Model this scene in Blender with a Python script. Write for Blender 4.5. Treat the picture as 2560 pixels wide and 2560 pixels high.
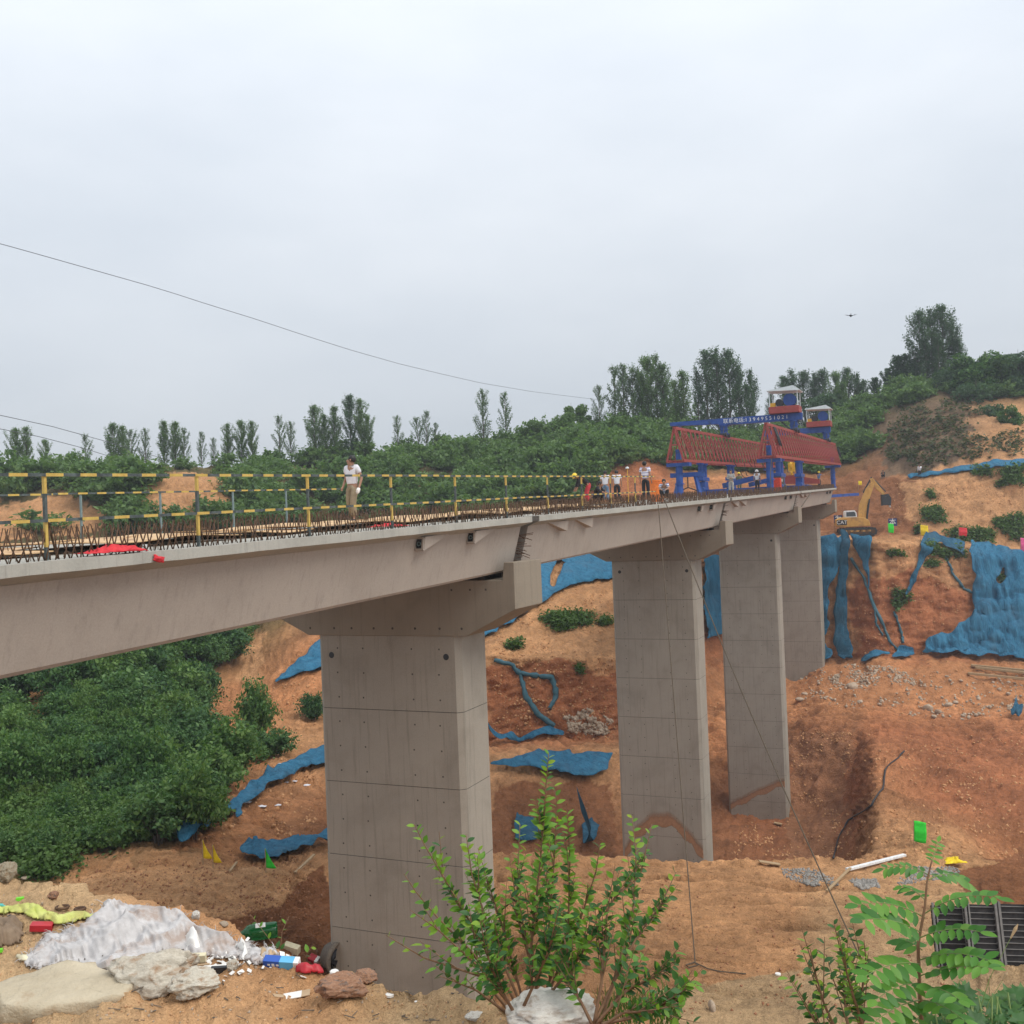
import bpy, bmesh, math, random
import numpy as np
from mathutils import Vector, Matrix
from mathutils.bvhtree import BVHTree

# ---------------------------------------------------------------- clear
for o in list(bpy.data.objects):
    bpy.data.objects.remove(o)
scene = bpy.context.scene
COL = scene.collection
random.seed(7)
RNG = np.random.default_rng(11)
PI = math.pi

# ---------------------------------------------------------------- camera
FPX = 2570.0                      # focal length in photo pixels (photo is 2560 wide)
PITCH = math.atan((1311 - 1280) / FPX)
ROLL = 0.038
cF = np.array([0, math.cos(PITCH), math.sin(PITCH)])
_r0 = np.array([1, 0, 0.0])
_u0 = np.array([0, -math.sin(PITCH), math.cos(PITCH)])
cR = math.cos(ROLL) * _r0 - math.sin(ROLL) * _u0
cU = math.sin(ROLL) * _r0 + math.cos(ROLL) * _u0
cam_data = bpy.data.cameras.new('camera')
cam = bpy.data.objects.new('camera', cam_data)
COL.objects.link(cam)
cam.matrix_world = Matrix(((cR[0], cU[0], -cF[0], 0), (cR[1], cU[1], -cF[1], 0), (cR[2], cU[2], -cF[2], 0), (0, 0, 0, 1)))
cam_data.sensor_width = 36
cam_data.lens = 36 * FPX / 2560
cam_data.clip_start = 0.05
cam_data.clip_end = 8000
scene.camera = cam

# ---------------------------------------------------------------- world, sun, exposure
SUN_EL, SUN_AZ = math.radians(54), math.radians(120)     # azimuth from +Y towards +X: to the right, a little behind the camera
world = bpy.data.worlds.new('World')
scene.world = world
world.use_nodes = True
wn, wl = world.node_tree.nodes, world.node_tree.links
bg = wn['Background']
bg.inputs['Strength'].default_value = 0.070
sky = wn.new('ShaderNodeTexSky')
sky.sky_type = 'NISHITA'
sky.sun_disc = False
sky.sun_elevation = SUN_EL
sky.sun_rotation = SUN_AZ
sky.dust_density = 3.0
tc = wn.new('ShaderNodeTexCoord')
mp = wn.new('ShaderNodeMapping')
mp.inputs['Scale'].default_value = (1.0, 1.0, 2.6)
wl.new(tc.outputs['Generated'], mp.inputs['Vector'])
cn = wn.new('ShaderNodeTexNoise')
cn.inputs['Scale'].default_value = 2.3
cn.inputs['Detail'].default_value = 5
cn.inputs['Roughness'].default_value = 0.5
wl.new(mp.outputs['Vector'], cn.inputs['Vector'])
cr = wn.new('ShaderNodeValToRGB')                        # thin and thick parts of the cloud sheet
cr.color_ramp.elements[0].position = 0.30
cr.color_ramp.elements[0].color = (7.0, 7.6, 8.35, 1)
cr.color_ramp.elements[1].position = 0.72
cr.color_ramp.elements[1].color = (8.7, 9.15, 9.7, 1)
wl.new(cn.outputs['Fac'], cr.inputs['Fac'])
# an overcast sky is brighter towards the zenith than at the horizon
sp = wn.new('ShaderNodeSeparateXYZ')
wl.new(tc.outputs['Generated'], sp.inputs[0])
mr = wn.new('ShaderNodeMapRange')
mr.inputs['From Min'].default_value = 0.04
mr.inputs['From Max'].default_value = 0.5
mr.inputs['To Min'].default_value = 0.70
mr.inputs['To Max'].default_value = 1.18
wl.new(sp.outputs['Z'], mr.inputs['Value'])
mu = wn.new('ShaderNodeVectorMath')
mu.operation = 'SCALE'
wl.new(cr.outputs['Color'], mu.inputs[0])
wl.new(mr.outputs['Result'], mu.inputs['Scale'])
mx = wn.new('ShaderNodeMix')
mx.data_type = 'RGBA'
mx.inputs['Factor'].default_value = 0.9
wl.new(sky.outputs['Color'], mx.inputs['A'])
wl.new(mu.outputs['Vector'], mx.inputs['B'])
wl.new(mx.outputs['Result'], bg.inputs['Color'])

sun_data = bpy.data.lights.new('sun', 'SUN')
sun_data.energy = 1.5
sun_data.angle = math.radians(42)
sun_data.color = (1.0, 0.95, 0.87)
sun = bpy.data.objects.new('sun', sun_data)
COL.objects.link(sun)
sdir = Vector((math.sin(SUN_AZ) * math.cos(SUN_EL), math.cos(SUN_AZ) * math.cos(SUN_EL), math.sin(SUN_EL)))
sun.rotation_euler = sdir.to_track_quat('Z', 'Y').to_euler()
sun.location = sdir * 60
scene.view_settings.view_transform = 'Standard'
scene.view_settings.look = 'None'
scene.view_settings.exposure = 0.68
scene.view_settings.gamma = 1.0
scene.view_settings.use_curve_mapping = False

# ---------------------------------------------------------------- helpers
def ray(px, py):
    return cF + (px - 1280) / FPX * cR + (1280 - py) / FPX * cU

def proj(P):
    P = np.asarray(P, float)
    d = P @ cF
    d = np.where(np.abs(d) < 1e-6, 1e-6, d)
    return 1280 + FPX * (P @ cR) / d, 1280 - FPX * (P @ cU) / d, d

AZ = math.radians(23.0)
bD = np.array([math.sin(AZ), math.cos(AZ), 0])
bN = np.array([-math.cos(AZ), math.sin(AZ), 0])
BROT = PI / 2 - AZ
def zd(s):
    return -0.55 + 0.0272 * s            # level of the deck along the bridge
def B(s, n, z):
    return bD * s + bN * n + np.array([0, 0, z])
def pix_on_n(px, py, n):                  # a pixel seen on the vertical plane at offset n
    v = ray(px, py)
    P = v * (n / (v @ bN))
    return P @ bD, P[2]

def tag(o, label=None, cat=None, group=None, kind=None):
    if label: o['label'] = label
    if cat: o['category'] = cat
    if group: o['group'] = group
    if kind: o['kind'] = kind
    return o

def empty(name, loc=(0, 0, 0), rz=0.0):
    o = bpy.data.objects.new(name, None)
    o.empty_display_size = 0.2
    COL.objects.link(o)
    o.location = [float(c) for c in loc]
    o.rotation_euler = (0, 0, rz)
    return o

def mesh_np(name, V, F, smooth=False):
    """V (n,3) array, F (m,k) int array with one k or list of faces"""
    me = bpy.data.meshes.new(name)
    V = np.asarray(V, np.float32)
    if isinstance(F, np.ndarray):
        m, k = F.shape
        me.vertices.add(len(V)); me.vertices.foreach_set('co', V.ravel())
        me.loops.add(m * k); me.loops.foreach_set('vertex_index', F.astype(np.int32).ravel())
        me.polygons.add(m)
        me.polygons.foreach_set('loop_start', np.arange(0, m * k, k, dtype=np.int32))
        try: me.polygons.foreach_set('loop_total', np.full(m, k, dtype=np.int32))
        except Exception: pass
        me.update(calc_edges=True)
    else:
        me.from_pydata([tuple(map(float, v)) for v in V], [], F)
        me.update()
    if smooth:
        me.polygons.foreach_set('use_smooth', np.ones(len(me.polygons), dtype=bool))
    me.validate()
    return me

def obj(name, me, mat=None, parent=None, loc=None, rot=None):
    o = bpy.data.objects.new(name, me)
    COL.objects.link(o)
    if mat is not None and me is not None and len(me.materials) == 0:
        me.materials.append(M[mat] if isinstance(mat, str) else mat)
    if parent is not None: o.parent = parent
    if loc is not None: o.location = [float(c) for c in loc]
    if rot is not None: o.rotation_euler = rot
    return o

def copy_tree(o, parent=None):
    c = o.copy(); COL.objects.link(c); c.parent = parent
    for ch in o.children: copy_tree(ch, c)
    return c

def rotm(rx=0, ry=0, rz=0):
    from mathutils import Euler
    return np.array(Euler((rx, ry, rz)).to_matrix())

class MB:
    """collects shapes; build() links them as one mesh object"""
    def __init__(s): s.v = []; s.f = []; s.mi = []; s.cur = 0
    def add(s, V, F):
        b = len(s.v); s.v += [tuple(map(float, p)) for p in V]
        s.f += [tuple(b + i for i in q) for q in F]; s.mi += [s.cur] * len(F); return s
    def box(s, c, d, rot=None):
        x, y, z = d[0] / 2, d[1] / 2, d[2] / 2
        V = np.array([(-x,-y,-z),(x,-y,-z),(x,y,-z),(-x,y,-z),(-x,-y,z),(x,-y,z),(x,y,z),(-x,y,z)])
        if rot is not None: V = V @ np.asarray(rot).T
        V = V + np.array(c)
        return s.add(V, [(0,3,2,1),(4,5,6,7),(0,1,5,4),(1,2,6,5),(2,3,7,6),(3,0,4,7)])
    def bb(s, a, b):
        a, b = np.array(a, float), np.array(b, float)
        return s.box((a + b) / 2, np.abs(b - a))
    def bar(s, a, b, w, h=None, up=(0, 0, 1)):
        h = h or w
        a, b = np.array(a, float), np.array(b, float)
        t = b - a; L = np.linalg.norm(t); t = t / max(L, 1e-9)
        u = np.array(up, float)
        if abs(t @ u) > 0.97: u = np.array((1.0, 0, 0))
        x = np.cross(u, t); x /= np.linalg.norm(x); y = np.cross(t, x)
        V = []
        for p in (a, b):
            for i, j in ((-1,-1),(1,-1),(1,1),(-1,1)): V.append(p + x * w / 2 * i + y * h / 2 * j)
        return s.add(V, [(0,3,2,1),(4,5,6,7),(0,1,5,4),(1,2,6,5),(2,3,7,6),(3,0,4,7)])
    def tube(s, pts, r, n=6, caps=True):
        pts = [np.array(p, float) for p in pts]
        rs = r if hasattr(r, '__len__') else [r] * len(pts)
        V, F = [], []
        px = None
        for i, p in enumerate(pts):
            a = pts[max(i-1, 0)]; b = pts[min(i+1, len(pts)-1)]
            t = b - a; t /= max(np.linalg.norm(t), 1e-9)
            if px is None:
                u = np.array((0, 0, 1.0)) if abs(t[2]) < 0.9 else np.array((1.0, 0, 0))
                x = np.cross(u, t)
            else: x = px - t * (px @ t)
            x /= max(np.linalg.norm(x), 1e-9); px = x
            y = np.cross(t, x)
            for k in range(n):
                an = 2 * PI * k / n
                V.append(p + (x * math.cos(an) + y * math.sin(an)) * rs[i])
        for i in range(len(pts) - 1):
            for k in range(n):
                F.append((i*n+k, i*n+(k+1) % n, (i+1)*n+(k+1) % n, (i+1)*n+k))
        if caps:
            F.append(tuple(range(n))[::-1]); F.append(tuple((len(pts)-1)*n + k for k in range(n)))
        return s.add(V, F)
    def prism(s, poly, axis, a, b):
        """poly: list of 2D points; extruded along axis (0,1,2) from a to b"""
        def P(u, v, w):
            return {0: (w, u, v), 1: (u, w, v), 2: (u, v, w)}[axis]
        n = len(poly)
        V = [P(u, v, a) for u, v in poly] + [P(u, v, b) for u, v in poly]
        F = [tuple(range(n)), tuple(range(2*n-1, n-1, -1))]
        for i in range(n): F.append((i, n + i, n + (i+1) % n, (i+1) % n))
        return s.add(V, F)
    def lathe(s, prof, n=16, c=(0, 0, 0), rot=None):
        V, F = [], []
        for r, z in prof:
            for k in range(n):
                an = 2*PI*k/n; V.append((r*math.cos(an), r*math.sin(an), z))
        for i in range(len(prof)-1):
            for k in range(n): F.append((i*n+k, i*n+(k+1) % n, (i+1)*n+(k+1) % n, (i+1)*n+k))
        V = np.array(V)
        if rot is not None: V = V @ np.asarray(rot).T
        return s.add(V + np.array(c), F)
    def mesh(s, name, smooth=False, fixn=True):
        me = bpy.data.meshes.new(name)
        me.from_pydata(s.v, [], s.f); me.update()
        if fixn:
            bm = bmesh.new(); bm.from_mesh(me)
            bmesh.ops.recalc_face_normals(bm, faces=bm.faces)
            bm.to_mesh(me); bm.free()
        if smooth: me.polygons.foreach_set('use_smooth', np.ones(len(me.polygons), dtype=bool))
        return me
    def build(s, name, mat, parent=None, smooth=False, bevel=0, loc=None, rot=None):
        me = s.mesh(name, smooth)
        if isinstance(mat, (list, tuple)):
            for m in mat: me.materials.append(M[m])
            me.polygons.foreach_set('material_index', np.array(s.mi, np.int32))
            o = obj(name, me, None, parent, loc, rot)
        else: o = obj(name, me, mat, parent, loc, rot)
        if bevel:
            b = o.modifiers.new('bevel', 'BEVEL'); b.width = bevel; b.segments = 2; b.limit_method = 'ANGLE'; b.angle_limit = math.radians(40)
        return o

# numpy value noise -------------------------------------------------
def _hash(i, j, k, seed):
    h = (i * 374761393 + j * 668265263 + k * 2147483647 + seed * 974711) & 0xFFFFFFFF
    h = ((h ^ (h >> 13)) * 1274126177) & 0xFFFFFFFF
    h = (h ^ (h >> 16)) & 0xFFFFFFFF
    return h.astype(np.float64) / 4294967295.0 * 2 - 1
def vnoise(P, seed=0):
    P = np.asarray(P, float)
    I = np.floor(P).astype(np.int64); Fr = P - I
    w = Fr * Fr * (3 - 2 * Fr)
    out = 0
    for a in (0, 1):
        for b in (0, 1):
            for c in (0, 1):
                h = _hash(I[:, 0] + a, I[:, 1] + b, I[:, 2] + c, seed)
                out = out + h * np.where(a, w[:, 0], 1 - w[:, 0]) * np.where(b, w[:, 1], 1 - w[:, 1]) * np.where(c, w[:, 2], 1 - w[:, 2])
    return out
def fbm(P, octv=4, gain=0.5, lac=2.03, seed=0, ridged=False):
    out = 0; a = 1.0
    P = np.asarray(P, float).copy()
    for o in range(octv):
        v = vnoise(P, seed + o * 17)
        if ridged: v = 1 - 2 * np.abs(v)
        out = out + a * v; a *= gain; P = P * lac + 3.7
    return out

# ---------------------------------------------------------------- materials
M = {}
def new_mat(name):
    m = bpy.data.materials.new(name); m.use_nodes = True
    M[name] = m
    nt = m.node_tree
    return m, nt, nt.nodes['Principled BSDF']
def N_(nt, t, **kw):
    n = nt.nodes.new(t)
    for k, v in kw.items():
        if k in n.inputs: n.inputs[k].default_value = v
        else: setattr(n, k, v)
    return n
def ramp(nt, fac, stops):
    r = nt.nodes.new('ShaderNodeValToRGB')
    e = r.color_ramp.elements
    while len(e) < len(stops): e.new(0.5)
    for i, (p, c) in enumerate(stops):
        e[i].position = p; e[i].color = (*c, 1) if len(c) == 3 else c
    nt.links.new(fac, r.inputs['Fac'])
    return r.outputs['Color']
def mixc(nt, fac, a, b, blend='MIX'):
    m = nt.nodes.new('ShaderNodeMix'); m.data_type = 'RGBA'; m.blend_type = blend
    for s, v in (('Factor', fac), ('A', a), ('B', b)):
        if hasattr(v, 'is_output') or isinstance(v, bpy.types.NodeSocket): nt.links.new(v, m.inputs[s])
        elif s == 'Factor': m.inputs[s].default_value = v
        else: m.inputs[s].default_value = (*v, 1)
    return m.outputs['Result']
def coords(nt, kind='Object', scale=(1, 1, 1)):
    t = nt.nodes.new('ShaderNodeTexCoord')
    mp = nt.nodes.new('ShaderNodeMapping'); mp.inputs['Scale'].default_value = scale
    nt.links.new(t.outputs[kind], mp.inputs['Vector'])
    return mp.outputs['Vector']
def noise(nt, vec, scale, detail=4, rough=0.55, dist=0.0):
    n = N_(nt, 'ShaderNodeTexNoise', Scale=scale, Detail=detail, Roughness=rough, Distortion=dist)
    nt.links.new(vec, n.inputs['Vector'])
    return n.outputs['Fac']
def bump(nt, p, h, strength=0.4, dist=0.02, prev=None):
    b = N_(nt, 'ShaderNodeBump', Strength=strength, Distance=dist)
    nt.links.new(h, b.inputs['Height'])
    if prev is not None: nt.links.new(prev, b.inputs['Normal'])
    nt.links.new(b.outputs['Normal'], p.inputs['Normal'])
    return b.outputs['Normal']

def mat_mottle(name, c1, c2, scale=3, rough=0.8, bumps=0.3, bd=0.01, metal=0, c3=None, s3=0.7, spec=0.3, grit=None):
    m, nt, p = new_mat(name)
    v = coords(nt)
    f = noise(nt, v, scale, 5, 0.6)
    col = ramp(nt, f, [(0.3, c1), (0.7, c2)])
    if c3:
        f3 = noise(nt, v, s3, 6, 0.65, 0.4)
        m3 = ramp(nt, f3, [(0.52, (0, 0, 0)), (0.66, (1, 1, 1))])
        col = mixc(nt, m3, col, c3)
    nt.links.new(col, p.inputs['Base Color'])
    p.inputs['Roughness'].default_value = rough
    p.inputs['Metallic'].default_value = metal
    p.inputs['Specular IOR Level'].default_value = spec
    if bumps:
        g = noise(nt, v, grit or scale * 6, 6, 0.6)
        bump(nt, p, g, bumps, bd)
    return m

def mat_concrete(name, base, dark, warm, streak=0.5, scale=1.0):
    """cast concrete: cloudy patches, vertical run-off streaks, pores"""
    m, nt, p = new_mat(name)
    v = coords(nt)
    big = noise(nt, v, 0.55 * scale, 6, 0.62, 0.3)
    col = ramp(nt, big, [(0.28, dark), (0.5, base), (0.74, warm)])
    vs = coords(nt, 'Object', (5.5, 5.5, 0.22))
    st = noise(nt, vs, 1.3 * scale, 5, 0.7, 0.2)
    stm = ramp(nt, st, [(0.53, (0, 0, 0)), (0.72, (streak,) * 3)])
    col = mixc(nt, stm, col, tuple(c * 0.62 for c in dark))
    fine = noise(nt, v, 34, 4, 0.7)
    col = mixc(nt, 0.35, col, ramp(nt, fine, [(0.3, tuple(c * 0.72 for c in base)), (0.7, tuple(min(1, c * 1.16) for c in base))]))
    vo = N_(nt, 'ShaderNodeTexVoronoi', Scale=7.0)
    nt.links.new(v, vo.inputs['Vector'])
    pore = ramp(nt, vo.outputs['Distance'], [(0.0, (1, 1, 1)), (0.055, (0, 0, 0))])
    sel = noise(nt, v, 1.7, 2)
    selm = ramp(nt, sel, [(0.55, (0, 0, 0)), (0.62, (0.7, 0.7, 0.7))])
    col = mixc(nt, mixc(nt, 1.0, pore, selm, 'MULTIPLY'), col, tuple(c * 0.35 for c in dark))
    nt.links.new(col, p.inputs['Base Color'])
    p.inputs['Roughness'].default_value = 0.85
    p.inputs['Specular IOR Level'].default_value = 0.25
    b1 = bump(nt, p, fine, 0.12, 0.01)
    bump(nt, p, big, 0.25, 0.04, b1)
    return m

def mat_leaf(name, cols, trans=0.35, rough=0.55, spec=0.25, scale=0.6, perobj=0.25):
    """foliage: hue varies from leaf to leaf and from plant to plant"""
    m, nt, p = new_mat(name)
    g = nt.nodes.new('ShaderNodeNewGeometry')
    oi = nt.nodes.new('ShaderNodeObjectInfo')
    r = nt.nodes.new('ShaderNodeMath'); r.operation = 'ADD'
    s = nt.nodes.new('ShaderNodeMath'); s.operation = 'MULTIPLY'; s.inputs[1].default_value = perobj
    nt.links.new(oi.outputs['Random'], s.inputs[0])
    s2 = nt.nodes.new('ShaderNodeMath'); s2.operation = 'MULTIPLY'; s2.inputs[1].default_value = 1 - perobj
    nt.links.new(g.outputs['Random Per Island'], s2.inputs[0])
    nt.links.new(s.outputs[0], r.inputs[0]); nt.links.new(s2.outputs[0], r.inputs[1])
    n = len(cols)
    col = ramp(nt, r.outputs[0], [(i / max(1, n - 1), c) for i, c in enumerate(cols)])
    nt.links.new(col, p.inputs['Base Color'])
    p.inputs['Roughness'].default_value = rough
    p.inputs['Specular IOR Level'].default_value = spec
    if trans:
        t = nt.nodes.new('ShaderNodeBsdfTranslucent')
        nt.links.new(mixc(nt, 1.0, col, (1.25, 1.35, 0.7), 'MULTIPLY'), t.inputs['Color'])
        ms = nt.nodes.new('ShaderNodeMixShader'); ms.inputs[0].default_value = trans
        nt.links.new(p.outputs[0], ms.inputs[1]); nt.links.new(t.outputs[0], ms.inputs[2])
        nt.links.new(ms.outputs[0], nt.nodes['Material Output'].inputs['Surface'])
    return m

def mat_plain(name, c, rough=0.6, metal=0, spec=0.4, var=0.18, scale=8, bumps=0.0):
    return mat_mottle(name, tuple(x * (1 - var) for x in c), tuple(min(1, x * (1 + var)) for x in c), scale, rough, bumps, 0.01, metal, spec=spec)
# ---------------------------------------------------------------- material library
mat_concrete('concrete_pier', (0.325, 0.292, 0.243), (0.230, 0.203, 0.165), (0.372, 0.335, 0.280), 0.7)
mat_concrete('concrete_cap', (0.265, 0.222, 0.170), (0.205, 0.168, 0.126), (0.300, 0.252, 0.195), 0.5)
mat_concrete('concrete_girder', (0.410, 0.353, 0.300), (0.330, 0.280, 0.234), (0.450, 0.388, 0.326), 0.5)
mat_concrete('concrete_slab', (0.39, 0.375, 0.33), (0.30, 0.29, 0.255), (0.44, 0.42, 0.37), 0.75, 2.0)
mat_mottle('deck_concrete', (0.40, 0.34, 0.28), (0.52, 0.46, 0.38), 4, 0.9, 0.6, 0.02)
mat_mottle('joint_dark', (0.05, 0.045, 0.04), (0.10, 0.085, 0.07), 9, 0.9, 0.3)
mat_mottle('steel_rust', (0.06, 0.035, 0.022), (0.15, 0.085, 0.05), 20, 0.75, 0.3, 0.003, 0.2)
mat_mottle('plywood', (0.52, 0.33, 0.17), (0.66, 0.46, 0.26), 2.5, 0.75, 0.25, 0.01, c3=(0.36, 0.22, 0.12), s3=1.6)
mat_mottle('rope', (0.085, 0.065, 0.045), (0.13, 0.10, 0.07), 30, 0.9, 0)
mat_plain('cable', (0.10, 0.105, 0.11), 0.6)
mat_mottle('red_cloth', (0.50, 0.02, 0.03), (0.68, 0.05, 0.06), 12, 0.75, 0.3)
mat_mottle('grey_steel', (0.16, 0.21, 0.21), (0.24, 0.30, 0.29), 8, 0.6, 0.1, 0.005, 0.2)
mat_plain('white_paint', (0.72, 0.73, 0.72), 0.5)
mat_plain('black_paint', (0.022, 0.022, 0.024), 0.55)

# steel tube painted in yellow and black lengths, scratched
def mat_stripe(name, axis, period=0.62):
    m, nt, p = new_mat(name)
    t = nt.nodes.new('ShaderNodeTexCoord')
    s = nt.nodes.new('ShaderNodeSeparateXYZ'); nt.links.new(t.outputs['Object'], s.inputs[0])
    a = nt.nodes.new('ShaderNodeMath'); a.operation = 'PINGPONG'; a.inputs[1].default_value = period / 2
    nt.links.new(s.outputs[axis], a.inputs[0])
    g = nt.nodes.new('ShaderNodeMath'); g.operation = 'GREATER_THAN'; g.inputs[1].default_value = period / 4
    nt.links.new(a.outputs[0], g.inputs[0])
    v = coords(nt)
    w = noise(nt, v, 7, 5, 0.7)
    yel = ramp(nt, w, [(0.35, (0.46, 0.30, 0.06)), (0.6, (0.60, 0.42, 0.10))])
    blk = ramp(nt, w, [(0.4, (0.035, 0.045, 0.045)), (0.7, (0.12, 0.15, 0.145))])
    nt.links.new(mixc(nt, g.outputs[0], blk, yel), p.inputs['Base Color'])
    p.inputs['Roughness'].default_value = 0.5
    return m
mat_stripe('stripe_x', 'X')
mat_stripe('stripe_z', 'Z', 0.75)

# ---- ground: soil colour comes with the mesh, the material adds grain, clods and relief
def mat_ground(name='soil', kf=1.0, kb=1.0):
    m, nt, p = new_mat(name)
    at = nt.nodes.new('ShaderNodeAttribute'); at.attribute_name = 'soil'
    v = coords(nt)
    n1 = noise(nt, v, 0.35, 8, 0.68, 0.6)
    n2 = noise(nt, v, 2.6 * kf, 9, 0.76, 0.4)
    n3 = noise(nt, v, 26 * kf, 6, 0.7)
    hv = nt.nodes.new('ShaderNodeHueSaturation')
    nt.links.new(at.outputs['Color'], hv.inputs['Color'])
    def rng(f, a, b):
        r = nt.nodes.new('ShaderNodeMapRange')
        r.inputs['From Min'].default_value = 0.25; r.inputs['From Max'].default_value = 0.75
        r.inputs['To Min'].default_value = a; r.inputs['To Max'].default_value = b
        nt.links.new(f, r.inputs['Value']); return r.outputs['Result']
    def mul(a, b):
        k = nt.nodes.new('ShaderNodeMath'); k.operation = 'MULTIPLY'
        nt.links.new(a, k.inputs[0]); nt.links.new(b, k.inputs[1]); return k.outputs[0]
    val = mul(mul(rng(n1, 0.74, 1.24), rng(n2, 0.62, 1.32)), rng(n3, 0.72, 1.26))
    nt.links.new(val, hv.inputs['Value'])
    # scattered pale clods and stones
    vo = N_(nt, 'ShaderNodeTexVoronoi', Scale=2.3, Randomness=1.0)
    nt.links.new(v, vo.inputs['Vector'])
    st = ramp(nt, vo.outputs['Distance'], [(0.06, (0.55, 0.55, 0.55)), (0.13, (0, 0, 0))])
    selm = ramp(nt, noise(nt, v, 0.22, 4), [(0.48, (0, 0, 0)), (0.62, (1, 1, 1))])
    col = mixc(nt, mixc(nt, 1.0, st, selm, 'MULTIPLY'), hv.outputs['Color'], (0.50, 0.36, 0.25))
    nt.links.new(col, p.inputs['Base Color'])
    p.inputs['Roughness'].default_value = 0.95
    p.inputs['Specular IOR Level'].default_value = 0.12
    b1 = bump(nt, p, n3, 1.0, 0.03 * kb)
    b2 = bump(nt, p, n2, 1.0, 0.20 * kb, b1)
    vc = N_(nt, 'ShaderNodeTexVoronoi', Scale=4.5 * kf, Randomness=1.0)
    wv = nt.nodes.new('ShaderNodeVectorMath'); wv.operation = 'ADD'
    nq = N_(nt, 'ShaderNodeTexNoise', Scale=3.0 * kf, Detail=3.0); nt.links.new(v, nq.inputs['Vector'])
    nt.links.new(v, wv.inputs[0]); nt.links.new(nq.outputs['Color'], wv.inputs[1]); nt.links.new(wv.outputs[0], vc.inputs['Vector'])
    b2 = bump(nt, p, vc.outputs['Distance'], 0.7, 0.09 * kb, b2)
    ero = noise(nt, coords(nt, 'Object', (1.0, 1.0, 0.12)), 3.0, 7, 0.68, 0.4)
    b3 = bump(nt, p, ero, 0.6, 0.30 * kb, b2)
    return m
mat_ground()
mat_ground('soil_near', 3.5, 0.11)

# ---------------------------------------------------------------- terrain: lofted through feature lines
XC = [-1500, -300, 0, 200, 400, 600, 800, 1000, 1230, 1400, 1540, 1780, 1980, 2060, 2200, 2350, 2560, 2900, 4200]
_ins = XC.index(2200)
def yh(x): return 1311 - 0.038 * (x - 1280)
# every entry: (photo row or height, distance); values above 300 are rows of the photograph
def zz(z, d): return [(z, d)] * 19
R_ = []
R_.append(zz(-1.65, -14))
R_.append(zz(-1.68, 0.6))
R_.append([(-1.74, 2.5)] * 6 + [(-1.73, 2.4)] * 4 + [(-1.70, 2.0)] * 9)
R_.append([(2150, 6.5), (2165, 6.0), (2188, 5.6), (2246, 5.1), (2286, 4.8), (2335, 4.5), (2408, 4.2), (2455, 4.0), (2495, 3.7), (2575, 3.4), (2620, 3.2), (2640, 3.1), (2650, 3.0), (2650, 3.0), (2640, 3.0), (2630, 3.0), (2620, 3.0), (2620, 3.0), (2620, 3.0)])
R_.append([(-12.0, 13)] * 4 + [(-12.6, 13)] * 6 + [(-12.5, 12)] * 9)
R_.append([(-12.2, 27)] * 4 + [(-12.6, 27), (-13.4, 27), (-14.3, 28), (-14.4, 28), (-14.1, 27.5)] + [(-13.0, 27)] * 3 + [(-12.9, 27)] * 7)
R_.append([(2150, 40), (2150, 40), (2165, 40), (2150, 40), (2130, 39), (2185, 37), (2160, 40), (2150, 41), (2150, 42), (2140, 42), (2152, 42), (2150, 42), (2156, 42), (2150, 42), (2140, 43), (2135, 44), (2165, 43), (2200, 42), (2200, 42)])
R_.append([(2080, 46), (2080, 46), (2080, 44), (2070, 44), (2085, 42), (2125, 41), (2090, 46), (-16.5, 50), (-18.5, 50), (-19.3, 50), (-19.8, 49), (-20.0, 50), (-21.8, 60), (-21.4, 60), (2105, 48), (2090, 50), (-19, 52), (-19, 52), (-19, 52)])
R_.append([(1990, 52), (1990, 52), (1985, 50), (1965, 50), (2030, 47), (2060, 46), (2000, 54), (2000, 60), (-19.0, 61), (-19.6, 62), (-20, 63), (-25.4, 87), (-25.2, 86), (-24.4, 85), (1990, 62), (2005, 66), (2040, 64), (2040, 64), (2040, 64)])
R_.append([(1890, 58), (1890, 58), (1880, 56), (1860, 56), (1960, 52), (1985, 52), (1905, 62), (1900, 68), (1896, 70), (1892, 72), (1880, 74), (1850, 96), (1818, 95), (1815, 93), (1835, 90), (1842, 90), (1860, 88), (1870, 88), (1880, 88)])
R_.append([(1800, 64), (1800, 64), (1800, 62), (1760, 62), (1880, 60), (1885, 62), (1852, 66), (1850, 74), (1852, 77), (1848, 78), (1830, 80), (1762, 102), (1762, 104), (1752, 100), (1748, 100), (1765, 100), (1775, 100), (1780, 100), (1790, 100)])
R_.append([(1700, 72), (1700, 72), (1700, 70), (1680, 70), (1790, 68), (1800, 70), (1745, 74), (1700, 80), (1640, 79.5), (1646, 80), (1645, 82.5), (1600, 112), (1668, 120), (1650, 116), (1640, 111), (1635, 111), (1648, 110), (1660, 108), (1680, 106)])
R_.append([(1570, 82), (1570, 82), (1560, 80), (1540, 80), (1680, 78), (1765, 74), (1590, 82), (1510, 90), (1420, 98), (1372, 102), (1352, 106), (1345, 117), (1345, 124), (1343, 120), (1352, 115), (1375, 115), (1402, 114), (1440, 112), (1500, 108)])
R_.append([(1420, 94), (1420, 94), (1410, 92), (1400, 92), (1470, 95), (1560, 95), (1480, 105), (1400, 112), (1330, 115), (1310, 116), (1300, 118), (1295, 124), (1318, 130), (1330, 129), (1335, 124), (1340, 121), (1372, 119), (1400, 117), (1450, 114)])
R_.append([(1310, 106), (1310, 106), (1310, 105), (1320, 104), (1320, 103), (1330, 110), (1320, 118), (1290, 122), (1270, 124), (1245, 124), (1215, 126), (1195, 132), (1195, 138), (1196, 138), (1196, 134), (1200, 127), (1168, 125), (1160, 124), (1160, 124)])
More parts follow.
